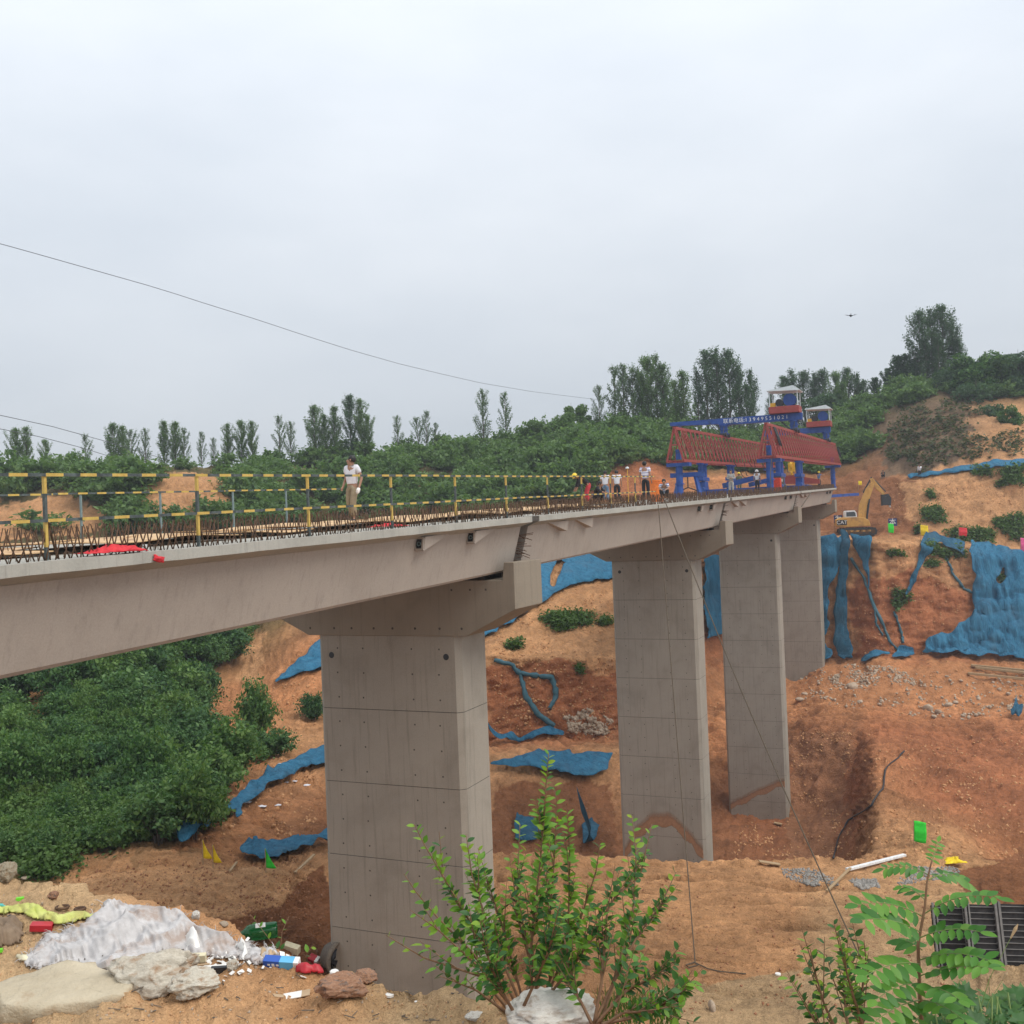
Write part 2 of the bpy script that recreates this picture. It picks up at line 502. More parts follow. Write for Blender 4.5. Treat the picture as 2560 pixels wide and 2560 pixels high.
R_.append([(1220, 118), (1220, 118), (1220, 116), (1220, 112), (1205, 108), (1215, 120), (1210, 130), (1200, 132), (1190, 135), (1160, 134), (1140, 132), (1170, 140), (1172, 146), (1150, 148), (1085, 146), (1020, 142), (1040, 138), (1040, 138), (1060, 138)])
R_.append([(1190, 140), (1190, 140), (1190, 135), (1185, 135), (1170, 135), (1160, 145), (1150, 152), (1130, 152), (1110, 155), (1085, 155), (1080, 155), (1090, 162), (1090, 168), (1060, 168), (985, 163), (955, 160), (940, 157), (930, 156), (930, 156)])
R_.append([(z, 420) for z in (2, 2, 2, 3, 4, 5, 6, 7, 8, 10, 10, 10, 10, 12, 14, 16, 16, 16, 16)])
R_.append(zz(-40, 5000))
for _i, _r in enumerate(R_):
    a_, b_ = _r[_ins - 1], _r[_ins]
    _r = list(_r)
    mid_ = (-20.0, 57) if _i == 7 else (-22.8, 82) if _i == 8 else ((a_[0] + b_[0]) / 2 if (a_[0] > 300) == (b_[0] > 300) else a_[0], (a_[1] + b_[1]) / 2)
    _r.insert(_ins, mid_); R_[_i] = _r
XC.insert(_ins, 2140)
NR = len(R_)
SUB = [2, 10, 60, 20, 12, 190, 16, 30, 40, 34, 46, 64, 24, 30, 24, 20, 10, 6]
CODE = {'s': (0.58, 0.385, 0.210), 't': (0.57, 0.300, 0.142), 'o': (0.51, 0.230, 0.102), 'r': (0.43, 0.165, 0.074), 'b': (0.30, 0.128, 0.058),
        'g': (0.13, 0.105, 0.045), 'd': (0.20, 0.13, 0.08), 'e': (0.36, 0.165, 0.082), 'l': (0.68, 0.375, 0.185)}  # last entry: tan brightened against the shade under the deck
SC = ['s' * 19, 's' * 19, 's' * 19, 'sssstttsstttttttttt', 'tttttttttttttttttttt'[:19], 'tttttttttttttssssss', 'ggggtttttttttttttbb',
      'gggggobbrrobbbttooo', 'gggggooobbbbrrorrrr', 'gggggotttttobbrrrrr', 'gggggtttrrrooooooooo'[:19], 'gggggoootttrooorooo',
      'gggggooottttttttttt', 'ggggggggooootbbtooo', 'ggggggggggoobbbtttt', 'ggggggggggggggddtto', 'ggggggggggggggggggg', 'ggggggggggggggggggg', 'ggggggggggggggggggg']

SC = [c[:_ins] + c[_ins - 1] + c[_ins:] for c in SC]
def pchip(xk, yk, x):
    """monotone cubic interpolation, rows of yk"""
    xk = np.asarray(xk, float); yk = np.asarray(yk, float)
    h = np.diff(xk); dl = np.diff(yk) / h
    m = np.zeros_like(yk)
    for i in range(1, len(xk) - 1):
        if dl[i-1] * dl[i] > 0:
            w1, w2 = 2*h[i] + h[i-1], h[i] + 2*h[i-1]
            m[i] = (w1 + w2) / (w1 / dl[i-1] + w2 / dl[i])
    m[0], m[-1] = dl[0], dl[-1]
    k = np.clip(np.searchsorted(xk, x) - 1, 0, len(xk) - 2)
    t = (x - xk[k]) / h[k]
    return ((1+2*t)*(1-t)**2) * yk[k] + t*(1-t)**2*h[k]*m[k] + t*t*(3-2*t)*yk[k+1] + t*t*(t-1)*h[k]*m[k+1]

xs = np.concatenate([np.linspace(-1500, -120, 24)[:-1], np.linspace(-120, 2680, 520), np.linspace(2680, 4200, 24)[1:]])
Zk = np.zeros((NR, len(xs))); Dk = np.zeros_like(Zk); Ck = np.zeros((NR, len(xs), 3)); Gk = np.zeros_like(Zk)
for i in range(NR):
    dd, zv = [], []
    for x, (v, d) in zip(XC, R_[i]):
        dd.append(d)
        if v > 300:
            r = ray(x, v); zv.append(r[2] / r[1] * d)
        else: zv.append(v)
    Zk[i] = pchip(XC, zv, xs); Dk[i] = pchip(XC, dd, xs)
    cc = np.array([CODE[c] for c in SC[i]])
    for k in range(3): Ck[i, :, k] = np.interp(xs, XC, cc[:, k])
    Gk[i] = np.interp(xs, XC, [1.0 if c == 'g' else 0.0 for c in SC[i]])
Zr, Dr, Cr, Gr = [], [], [], []
for i in range(NR - 1):
    last = i == NR - 2
    for t in np.linspace(0, 1, SUB[i] + 1)[:None if last else -1]:
        e = t if i not in (3,) else t
        Zr.append(Zk[i] * (1-e) + Zk[i+1] * e); Dr.append(Dk[i] * (1-t) + Dk[i+1] * t)
        Cr.append(Ck[i] * (1-t) + Ck[i+1] * t); Gr.append(Gk[i] * (1-t) + Gk[i+1] * t)
Zg, Dg, Cg, Gg = map(np.array, (Zr, Dr, Cr, Gr))
# soften the creases a little, as soil would
def soft(A):
    B_ = A.copy(); B_[1:-1] = 0.25 * A[:-2] + 0.5 * A[1:-1] + 0.25 * A[2:]; return B_
for _ in range(1): Zg = soft(Zg); Dg = soft(Dg)
def uv_to_xyz(px, z, d):
    a = (px - 1280) / FPX
    b = (z * (cF[1] + a * cR[1]) - d * (cF[2] + a * cR[2])) / np.where(np.abs(d * cU[2] - z * cU[1]) < 1e-6, 1e-6, d * cU[2] - z * cU[1])
    vx = cF[0] + a * cR[0] + b * cU[0]; vy = cF[1] + a * cR[1] + b * cU[1]
    return d * vx / vy
Xg = uv_to_xyz(np.broadcast_to(xs, Zg.shape), Zg, Dg)
# behind the camera the sheet simply carries on
nb = Dg < 0.6
Xg = np.where(nb, np.broadcast_to((xs - 1280) / FPX * 9, Zg.shape), Xg)
P3 = np.stack([Xg, Dg, Zg], -1)
nr, nc = Zg.shape
def grid_normals(P):
    du = np.gradient(P, axis=1); dv = np.gradient(P, axis=0)
    n = np.cross(du, dv); n /= np.maximum(np.linalg.norm(n, axis=-1, keepdims=True), 1e-9); return n
NRM = grid_normals(P3)
flat = P3.reshape(-1, 3)
dist = np.clip(Dg, 1.0, 200).ravel()
near = np.clip((dist - 6) / 10, 0, 1)
big = fbm(flat * 0.16, 5, 0.55, seed=3)
med = fbm(flat * 0.8, 5, 0.62, seed=9)
fin = fbm(flat * np.array([6, 6, 6]), 4, 0.6, seed=21)
stp0 = 1 - np.abs(NRM.reshape(-1, 3)[:, 2])
amp = near * (0.45 * (1 - .7 * np.clip(stp0 * 2, 0, 1)) * big * np.clip((dist - 20) / 40, 0.25, 1) + 0.21 * med * np.clip(dist / 60, .75, 1.3)) + (1 - near) * (0.045 * fin + 0.05 * med)
steep = 1 - np.abs(NRM.reshape(-1, 3)[:, 2])
gul = fbm(flat * np.array([1.1, 1.1, 0.12]), 4, 0.6, seed=33, ridged=True)
amp = amp + near * np.clip(steep * 2 - 0.3, 0, 1) * 0.14 * gul
strata = fbm(flat * np.array([0.16, 0.16, 1.5]), 4, 0.6, seed=71, ridged=True)
amp = amp + np.clip((dist - 45) / 20, 0, 1) * np.clip(steep * 2.2 - 0.35, 0, 1) * 0.10 * strata
clodn = fbm(flat * 2.6, 4, 0.65, seed=77, ridged=True)
amp = amp + near * 0.07 * clodn
_px, _py, _dp = proj(flat)
amp = amp * np.where((_px > 1200) & (_px < 2450) & (_py > 2170) & (_dp > 20) & (_dp < 45), .45, 1.0)
far = np.clip((dist - 180) / 60, 0, 1)
amp = amp * (1 - far)
edge = np.ones_like(Zg); edge[:3] = 0; 
flat2 = flat + NRM.reshape(-1, 3) * (amp * edge.ravel())[:, None]
# excavator tracks: shallow grooves that follow the haul road and the work area
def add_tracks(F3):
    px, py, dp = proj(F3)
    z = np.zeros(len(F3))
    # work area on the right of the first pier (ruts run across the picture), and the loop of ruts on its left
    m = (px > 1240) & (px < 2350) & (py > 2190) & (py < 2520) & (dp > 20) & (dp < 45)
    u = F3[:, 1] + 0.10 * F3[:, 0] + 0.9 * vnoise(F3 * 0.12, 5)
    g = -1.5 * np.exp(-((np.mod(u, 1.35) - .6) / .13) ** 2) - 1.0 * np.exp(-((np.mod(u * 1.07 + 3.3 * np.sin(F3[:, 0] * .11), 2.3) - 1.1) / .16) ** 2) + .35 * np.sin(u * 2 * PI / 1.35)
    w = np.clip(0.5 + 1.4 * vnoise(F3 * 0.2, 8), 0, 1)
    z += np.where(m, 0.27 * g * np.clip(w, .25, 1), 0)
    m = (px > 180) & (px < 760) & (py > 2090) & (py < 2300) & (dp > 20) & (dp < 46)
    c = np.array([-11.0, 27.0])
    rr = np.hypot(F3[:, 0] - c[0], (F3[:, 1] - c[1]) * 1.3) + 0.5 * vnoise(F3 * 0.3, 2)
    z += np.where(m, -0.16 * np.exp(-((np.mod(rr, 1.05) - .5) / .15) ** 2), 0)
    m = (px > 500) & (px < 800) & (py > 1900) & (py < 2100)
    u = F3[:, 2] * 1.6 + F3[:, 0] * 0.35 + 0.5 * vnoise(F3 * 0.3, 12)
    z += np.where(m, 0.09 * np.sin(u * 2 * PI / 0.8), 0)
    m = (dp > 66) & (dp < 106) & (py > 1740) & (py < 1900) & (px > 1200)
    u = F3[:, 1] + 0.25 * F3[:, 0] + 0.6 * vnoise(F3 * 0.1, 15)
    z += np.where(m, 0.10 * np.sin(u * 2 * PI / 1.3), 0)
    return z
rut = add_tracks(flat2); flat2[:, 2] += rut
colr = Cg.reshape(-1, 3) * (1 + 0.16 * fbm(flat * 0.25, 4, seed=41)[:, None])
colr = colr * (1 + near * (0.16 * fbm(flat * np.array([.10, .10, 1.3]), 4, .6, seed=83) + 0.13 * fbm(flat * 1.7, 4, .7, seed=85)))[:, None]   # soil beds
colr = colr * (1 + np.clip(rut, -.28, .1) * 1.5)[:, None]        # groove shade put into the colour: ruts darkened, ridges lightened
green = Gg.ravel().copy()
# bare or overgrown places with an outline of their own (photo outline, distance range, soil)
def inpoly(px, py, poly):
    r = np.zeros(len(px), bool); n = len(poly); j = n - 1
    for i in range(n):
        xi, yi = poly[i]; xj, yj = poly[j]
        c = ((yi > py) != (yj > py)) & (px < (xj - xi) * (py - yi) / (yj - yi + 1e-9) + xi)
        r ^= c; j = i
    return r
PATCH = [
    ([(365, 1190), (480, 1170), (580, 1178), (600, 1250), (560, 1310), (350, 1320), (330, 1260)], 90, 125, 't'),
    ([(-200, 1250), (60, 1245), (190, 1230), (260, 1280), (230, 1340), (-200, 1345)], 85, 125, 't'),
    ([(1440, 1240), (1560, 1160), (1660, 1130), (1700, 1240), (1660, 1250), (1440, 1252)], 110, 150, 'r'),
    ([(95, 1620), (170, 1640), (200, 1720), (120, 1760), (140, 1900), (60, 1900), (0, 1830), (30, 1780)], 50, 95, 't'),
    ([(600, 1580), (655, 1575), (650, 1700), (600, 1700)], 60, 110, 't'),
    ([(520, 1730), (660, 1700), (700, 1800), (660, 1930), (560, 1900), (520, 1800)], 50, 90, 'o'),
    ([(420, 2130), (470, 2080), (560, 2060), (560, 2140)], 34, 60, 'o'),
    ([(120, 2120), (330, 2110), (330, 2190), (120, 2200)], 34, 60, 't'),
    ([(20, 2110), (80, 2110), (90, 2180), (10, 2180)], 34, 60, 't'),
    ([(200, 2050), (260, 2060), (250, 2090), (190, 2090)], 34, 60, 't'),
    ([(150, 2185), (420, 2165), (720, 2185), (700, 2258), (560, 2284), (430, 2298), (300, 2275)], 26, 43, 'l'),  # soil colour brightened here to make up for the shade under the deck
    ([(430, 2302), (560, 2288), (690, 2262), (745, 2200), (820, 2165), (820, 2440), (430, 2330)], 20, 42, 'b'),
    ([(1980, 1830), (2140, 1830), (2110, 2000), (2060, 2160), (1960, 2160)], 50, 100, 'e'),
    ([(2370, 2180), (2560, 2130), (2700, 2150), (2700, 2280), (2480, 2280)], 25, 60, 'b'),
    ([(2040, 1190), (2200, 1185), (2310, 1220), (2300, 1330), (2040, 1335)], 112, 145, 'b'),
    ([(2230, 1090), (2420, 960), (2420, 1130), (2300, 1190), (2200, 1190)], 118, 175, 'd'),
    ([(2250, 1220), (2700, 1190), (2700, 1400), (2300, 1360)], 112, 140, 't'),
    ([(1650, 2480), (1900, 2425), (2150, 2405), (2700, 2395), (2700, 2640), (1650, 2640)], 12, 34, 's'),
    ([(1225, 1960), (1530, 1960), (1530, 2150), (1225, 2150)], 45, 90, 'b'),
    ([(1225, 1665), (1400, 1645), (1545, 1690), (1545, 1800), (1400, 1845), (1225, 1838)], 68, 92, 'r'),
    ([(2128, 1450), (2250, 1430), (2440, 1480), (2430, 1620), (2140, 1640)], 104, 122, 'r'),
    ([(1720, 1660), (2560, 1660), (2560, 1740), (1720, 1750)], 90, 112, 'o'),
]
px_, py_, dp_ = proj(flat2)
jx = px_ + 22 * vnoise(flat2 * 0.5, 51) + 10 * vnoise(flat2 * 1.7, 52)
jy = py_ + 22 * vnoise(flat2 * 0.5, 53) + 10 * vnoise(flat2 * 1.7, 54)
for poly, d0, d1, c in PATCH:
    m = inpoly(jx, jy, poly) & (dp_ > d0) & (dp_ < d1)
    colr[m] = np.array(CODE[c]) * (1 + 0.15 * fbm(flat[m] * 0.6, 3, seed=61)[:, None])
    green[m] = 0
I = np.arange(nr * nc).reshape(nr, nc)
quads = np.stack([I[:-1, :-1], I[:-1, 1:], I[1:, 1:], I[1:, :-1]], -1).reshape(-1, 4)
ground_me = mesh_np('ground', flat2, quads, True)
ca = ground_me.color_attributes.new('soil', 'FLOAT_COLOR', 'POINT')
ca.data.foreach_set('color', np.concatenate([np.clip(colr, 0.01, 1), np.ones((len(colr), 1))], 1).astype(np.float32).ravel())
ground_me.materials.append(M['soil']); ground_me.materials.append(M['soil_near'])
ground_me.polygons.foreach_set('material_index', (Dg[:-1, :-1].ravel() < 7).astype(np.int32))
ground = tag(obj('ground', ground_me), kind='structure')
ground['label'] = 'orange earth of the excavated valley with benches, haul road and hillsides'
BVH = BVHTree.FromPolygons([tuple(v) for v in flat2.tolist()], quads.tolist())
greenG = green.reshape(nr, nc)

def hit(px, py, dmin=0.0):
    r = Vector(ray(px, py)).normalized()
    o = r * dmin
    loc, nor, idx, dd = BVH.ray_cast(o, r)
    if loc is None: return None
    if nor.dot(r) > 0: nor = -nor
    return loc, nor, idx
def gz(x, y, zt=60):
    loc, nor, idx, dd = BVH.ray_cast(Vector((x, y, zt)), Vector((0, 0, -1)))
    return loc.z if loc is not None else -13.0
def isgreen(idx):
    i, j = divmod(idx, nc - 1)
    return greenG[i, j]
# ---------------------------------------------------------------- bridge
NE, NF = 11.4, 20.1            # deck edges (offset from the camera line)
NCEN = 15.75
SPANS = [(-2.0, 28.35), (28.95, 58.6), (59.2, 89.1), (89.7, 119.4)]
PIERS = [28.0, 58.3, 88.6, 118.6]
SPAN_WORD = ['over the scrubby gully', 'between first and second piers', 'under the gantry front legs', 'ending beside the digger']
def bempty(name, s, n, z=None):
    return empty(name, B(s, n, zd(s) if z is None else z), BROT)
def noisy(me, amp, scale, seed=0):
    n = len(me.vertices); co = np.zeros(n * 3, np.float32); me.vertices.foreach_get('co', co)
    co = co.reshape(-1, 3)
    for k in range(3): co[:, k] += amp * fbm(co * scale, 3, seed=seed + k * 7)
    me.vertices.foreach_set('co', co.ravel()); me.update()

# --- piers
LIFT = 2.25
pier_look = ['nearest tall concrete pier with the dirt heap at its foot', 'second tall concrete pier with a muddy arch-shaped stain near its foot',
             'third concrete pier standing in the deep brown pit', 'last concrete pier, shortest one, next to the hanging blue sheets']
base_z = [-15.5, -21.5, -26.5, -20.5]
def column_poly(w, t, c=0.16):
    a, b = w / 2, t / 2
    return [(-b + c, -a), (b - c, -a), (b, -a + c), (b, a - c), (b - c, a), (-b + c, a), (-b, a - c), (-b, -a + c)]
for i, s0 in enumerate(PIERS):
    ztop = zd(s0) - 1.62 - 1.62 - 0.17            # underside of the cap
    e = tag(empty('bridge_pier', B(s0, NCEN, base_z[i]), BROT), pier_look[i], 'bridge pier')
    h = ztop - base_z[i]
    z = h; k = 0
    holes = MB(); 
    while z > 0:
        z0 = max(0, z - LIFT)
        m = MB()
        jx = 0.006 * ((k * 7 + i * 3) % 3 - 1)
        m.prism([(x + jx, y) for x, y in column_poly(4.9, 1.95)], 2, z0 + 0.010, z - 0.010)
        o = m.build('concrete_lift', 'concrete_pier', e)
        # dark, slightly recessed construction joint
        j = MB(); j.prism(column_poly(4.9 - 0.02, 1.95 - 0.02), 2, z0 - 0.011, z0 + 0.011)
        if z0 > 0: j.build('joint', 'joint_dark', e)
        # form tie holes
        for zz_ in (z0 + 0.35, z0 + 1.1, z0 + 1.85):
            for y in (-1.75, -0.85, 0.85, 1.75):
                if zz_ < z - 0.1:
                    yy = y + random.uniform(-.03, .03)
                    holes.lathe([(0.0, 0.002), (0.026, 0.002), (0.028, 0.0)], 8, (-0.975 - 0.001 + jx, yy, zz_), rotm(0, -PI/2, 0))
        z = z0; k += 1
    tag(holes.build('tie_hole', 'joint_dark', e), kind='stuff')
    for y in (-2.0, 1.95):                          # two vent holes at the head of the shaft
        v = MB(); v.lathe([(0.0, 0.004), (0.085, 0.004), (0.10, 0.0)], 14, (-0.98, y, h - 0.62), rotm(0, -PI/2, 0))
        v.build('vent_hole', 'black_paint', e)
    # hammerhead cap
    zc = h
    m = MB()
    prof = [(-4.31, zc + 0.78), (-2.72, zc), (2.72, zc), (4.31, zc + 0.78), (4.31, zc + 2.12), (4.0, zc + 2.12), (3.93, zc + 1.62), (-3.93, zc + 1.62), (-4.0, zc + 2.12), (-4.31, zc + 2.12)]
    m.prism(prof, 0, -1.06, 1.06)
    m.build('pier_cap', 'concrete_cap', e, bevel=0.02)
    hb = MB()
    for y in np.linspace(-2.6, 2.6, 8):
        hb.lathe([(0.0, 0.002), (0.036, 0.002), (0.038, 0.0)], 8, (-1.063, y + random.uniform(-.1, .1), zc + 0.22), rotm(0, -PI/2, 0))
    for y in (-3.4, -2.9, -2.3):
        hb.lathe([(0.0, 0.002), (0.032, 0.002), (0.034, 0.0)], 8, (-1.063, y, zc + 1.35), rotm(0, -PI/2, 0))
    tag(hb.build('tie_hole', 'joint_dark', e), kind='stuff')
    for y in (-2.9, 0, 2.9):                        # bearing pads that carry the girders
        for x in (-0.62, 0.62):
            b = MB(); b.box((x, y, zc + 1.70), (0.45, 0.7, 0.16)); b.build('bearing_pad', 'joint_dark', e)

# --- box girders
def girder_prof(n0, n1, edge_lo, edge_hi):
    """cross section in (n, z) about the girder's centre; z=0 is the top"""
    a, b = n0, n1
    c = (a + b) / 2
    return [(a, 0), (a, -0.19), (c - 1.02, -0.32), (c - 0.70, -1.6), (c + 0.70, -1.6), (c + 1.02, -0.32), (b, -0.19), (b, 0)]
girder_names = ['rebar hoops along its edge', 'middle girder', 'far-edge girder']
V_me = None
def vbar_mesh():
    m = MB()
    r = 0.011
    m.tube([(-0.075, 0, -0.02), (0.01, 0.0, 0.2), (0.085, 0.015, 0.44)], r, 5)
    m.tube([(0.075, 0.03, -0.02), (-0.01, 0.03, 0.2), (-0.075, 0.02, 0.43)], r, 5)
    me = m.mesh('rebar', True); me.materials.append(M['steel_rust']); return me
V_me = vbar_mesh()
def lumpy_edge(m, x0, x1, y, seed):
    pass
for i, (s0, s1) in enumerate(SPANS):
    sm = (s0 + s1) / 2
    grade = 0.0272
    for g in range(3):
        n0 = NE + g * 2.9; n1 = n0 + (2.9 if g == 2 else 2.86)
        nc_ = (n0 + n1) / 2
        e = bempty('box_girder', s0, nc_)
        tag(e, ('pale concrete girder of the span %s, %s' % (SPAN_WORD[i], girder_names[g])), 'girder')
        L = s1 - s0
        def X(ds, y, z): return (ds, y, z + grade * ds)
        # flange (slab) and box, both follow the grade
        m = MB(); hw = (n1 - n0) / 2
        segs = 16 if g == 0 else 4
        xsu = np.linspace(0, L, segs + 1)
        if i > 0 or True: pass
        def loft(prof, x0, x1, nseg, wob=0):
            V, F = [], []; npf = len(prof)
            for q in range(nseg + 1):
                ds = x0 + (x1 - x0) * q / nseg
                for (y, z) in prof:
                    w = wob * (random.random() - .5)
                    V.append(X(ds, y + w, z + w))
            for q in range(nseg):
                for k in range(npf):
                    F.append((q*npf+k, q*npf+(k+1) % npf, (q+1)*npf+(k+1) % npf, (q+1)*npf+k))
            F.append(tuple(range(npf))); F.append(tuple(nseg*npf + k for k in range(npf-1, -1, -1)))
            return V, F
        fl = MB(); fl.add(*loft([(-hw, 0), (-hw, -0.17), (-1.05, -0.30), (1.05, -0.30), (hw, -0.17), (hw, 0)], 0, L + (0.02 if i < 3 else 0.3), 60 if g == 0 else 6, 0.010 if g == 0 else 0))
        fl.build('top_flange', 'concrete_slab', e)
        bx = MB(); bx.add(*loft([(-1.06, -0.295), (-0.72, -1.54), (-0.66, -1.6), (0.66, -1.6), (0.72, -1.54), (1.06, -0.295)], 0, L, 4))
        bx.build('box_web', 'concrete_girder', e)
        if g == 0:
            # joint strip between two girders' ends, filled with darker concrete
            if i < 3:
                j = MB(); j.add(*loft([(-hw + .02, -0.01), (-hw + .02, -0.15), (hw, -0.15), (hw, -0.01)], L + 0.02, L + 0.60, 1)); j.build('wet_joint', 'joint_dark', e)
            # anchor blocks under the flange: two near each end
            for end in (0, 1):
                for q in (0, 1):
                    if end: xa, dirx = L - (3.4 + 2.9 * (1 - q)) - 0.2, 1
                    else: xa, dirx = 3.0 + 2.6 * q, -1
                    if i == 0 and end == 0: continue
                    # a wedge that fades out away from the anchor face
                    y0, y1 = -1.28, -0.95
                    zt, zb, ln = -0.26, -0.60, 1.55
                    V = [X(xa, y0, zt), X(xa, y1, zt), X(xa, y1, zb), X(xa, y0 + .06, zb), X(xa + dirx * ln, y0 + .12, zt + .0), X(xa + dirx * ln, y1, zt)]
                    w = MB(); w.add(V, [(0, 1, 2, 3), (0, 3, 4), (1, 5, 2), (3, 2, 5, 4), (0, 4, 5, 1)])
                    blk = w.build('anchor_block', 'concrete_girder', e)
                    if end:
                        f = MB(); 
                        fr = 0.045
                        ya, yb, za, zb2 = y0 + .05, y1 - .05, zt - .03, zb + .04
                        xx = xa - 0.02
                        f.bar(X(xx, ya, za), X(xx, yb, za), 0.05, fr); f.bar(X(xx, ya, zb2), X(xx, yb, zb2), 0.05, fr)
                        f.bar(X(xx, ya, za), X(xx, ya + .03, zb2), 0.05, fr); f.bar(X(xx, yb, za), X(xx, yb, zb2), 0.05, fr)
                        f.build('recess_frame', 'concrete_girder', blk)
                        h = MB(); h.box(X(xa - .004, (ya + yb) / 2, (za + zb2) / 2), (0.012, yb - ya, za - zb2)); h.build('duct_opening', 'black_paint', blk)
                        d = MB(); d.lathe([(0.03, 0), (0.055, 0.0), (0.055, 0.03)], 10, X(xa - .03, (ya + yb) / 2, (za + zb2) / 2), rotm(0, -PI/2, 0)); d.build('duct', 'grey_steel', blk)
            # end diaphragm stubs with rebar ends in the gaps over the piers
            if i < 3:
                rb = MB()
                for q in range(26):
                    zq = -0.42 - 1.1 * random.random()
                    yq = -0.95 + 0.25 * (-zq) / 1.6 + random.uniform(-.12, .1)
                    ln = random.uniform(.25, .62)
                    a = X(L - .02, yq, zq); b = X(L + ln * .8, yq - random.uniform(.05, .4), zq - random.uniform(-.06, .22))
                    rb.tube([a, b], 0.011, 4)
                tag(rb.build('end_rebar', 'steel_rust', e), kind='stuff')
                dk = MB(); dk.add(*loft([(-0.86, -0.30), (-0.6, -1.5), (0.6, -1.5), (0.86, -0.30)], L + .005, L + 0.30, 1)); dk.build('end_diaphragm', 'joint_dark', e)
            # stirrups: crossed bars along the outer edge
            xq = np.arange(0.1, L - 0.05, 0.152)
            rest = MB()
            base = np.array([v.co[:] for v in V_me.vertices]); faces = [tuple(p.vertices) for p in V_me.polygons]
            cnt = 0
            for kx, x in enumerate(xq):
                for row, yoff in enumerate((-hw + 0.20,)):
                    rz = random.uniform(-.35, .35); sc = random.uniform(.92, 1.07); lean = random.uniform(-.10, .10)
                    p = X(x + random.uniform(-.02, .02), yoff + random.uniform(-.02, .02), 0)
                    if i == 0 and x > 8:
                        o = obj('rebar_hoop', V_me, None, e, p, (lean, random.uniform(-.06, .06), rz)); o.scale = (sc, 1, sc)
                    elif i > 0:
                        Rm = rotm(lean, random.uniform(-.1, .1), rz)
                        rest.add(base * np.array((1, 1, sc)) @ Rm.T + np.array(p), faces)
            # straight dowels behind them
            for x in np.arange(0.1, L - .05, 0.3):
                for yo in ((hw - 0.12,) if i == 0 else (hw - .12, 0.1, -0.5)):
                    p = np.array(X(x + random.uniform(-.05, .05), yo + random.uniform(-.08, .08), 0))
                    q = p + np.array((random.uniform(-.1, .1), random.uniform(-.1, .1), random.uniform(.22, .42)))
                    rest.tube([p - (0, 0, .02), q], 0.009, 4)
            # hoops lying low on the slab, waiting for the topping
            for x in np.arange(0.2, L - .05, 0.26):
                p = np.array(X(x, -hw + random.uniform(.35, .8), 0))
                rest.tube([p, p + (0.01, 0, .07), p + (.09, .03, .085), p + (.17, .05, .07), p + (.18, .06, 0)], 0.007, 4)
            tag(rest.build('rebar', 'steel_rust', e, smooth=False), kind='stuff')
        if g == 2:
            rest = MB()
            base = np.array([v.co[:] for v in V_me.vertices]); faces = [tuple(p.vertices) for p in V_me.polygons]
            for x in np.arange(0.1 if i else 8, L - 0.05, 0.2):
                Rm = rotm(random.uniform(-.1, .1), random.uniform(-.1, .1), random.uniform(-.4, .4))
                rest.add(base @ Rm.T + np.array(X(x, hw - .2, 0)), faces)
            tag(rest.build('rebar', 'steel_rust', e), kind='stuff')

# --- plywood sheets laid as a walkway on the deck
gp = 'plywood sheets of the walkway on the deck'
s = 4.0; k = 0
while s < 45:
    for row, (n_, w) in enumerate(((13.75, 1.25), (15.0, 1.22), (16.2, 1.22))):
        L = 2.44
        ss = s + (row % 2) * 0.7 + random.uniform(-.15, .15)
        m = MB()
        nx, ny = 8, 3
        V, F = [], []
        ph = random.uniform(0, 6)
        for a in range(nx + 1):
            for b in range(ny + 1):
                ds = -L/2 + L * a / nx; dn = -w/2 + w * b / ny
                warp = 0.035 * math.sin(ph + ds * 1.9) + 0.03 * (dn / w) * math.sin(ph * 2 + ds)
                V.append((ds, dn, warp + 0.0272 * ds))
        for a in range(nx):
            for b in range(ny):
                q = a * (ny+1) + b; F.append((q, q + ny + 1, q + ny + 2, q + 1))
        m.add(V, F)
        rise = 0.10 + 0.025 * ((k * 5 + row * 3) % 3)
        o = m.build('plywood_sheet', 'plywood', None, loc=B(ss, n_, zd(ss) + rise), rot=(0, 0, BROT + random.uniform(-.03, .03)))
        so = o.modifiers.new('thickness', 'SOLIDIFY'); so.thickness = 0.016
        tag(o, 'warped bare plywood sheet, one of those laid end to end along the unfinished deck', 'plywood', gp)
    s += 2.36; k += 1

# --- guard rails
def railing(name, n, posts, label, zoff, end_s, post_mat='stripe_z', braces=True, s_start=None):
    s0 = posts[0]
    e = bempty(name, s0, n)
    tag(e, label, 'railing')
    for p in posts:
        ds = p - s0; zb = 0.0272 * ds
        m = MB(); m.bar((0, 0, 0), (0, 0, 1.2), 0.045)
        m.build('post', post_mat, e, loc=(ds, 0, zb))
        if braces:
            m = MB(); m.bar((ds + .04, 0.02, zb + .62), (ds + .42, .25, zb + .02), 0.025); m.build('brace', 'steel_rust', e)
    a = (s_start if s_start is not None else posts[0]) - s0
    b = end_s - s0
    nseg = max(1, int((b - a) / 6))
    for h in (1.2, 0.56):
        for q in range(nseg):
            xa, xb = a + (b - a) * q / nseg, a + (b - a) * (q + 1) / nseg
            m = MB(); m.bar((0, 0, 0), (xb - xa, 0, 0.0272 * (xb - xa) + random.uniform(-.015, .015)), 0.04, 0.045)
            m.build('rail', 'stripe_x', e, loc=(xa, -0.03 + random.uniform(-.01, .01), h + 0.0272 * xa))
    return e
railing('guard_rail', 11.62, [4.2, 7.45, 10.68, 13.85, 17.1, 20.4, 23.7, 27.0, 30.3, 33.6, 36.9, 40.2],
        'yellow and black striped tube railing along the deck edge above the rebar hoops', 0, 43.2, s_start=2.5)
railing('guard_rail', 19.8, [16.2, 19.3, 22.1, 25.2, 27.9], 'thin yellow and black railing on the far edge of the deck', 0, 31.2, 'grey_steel', False, 12.0)

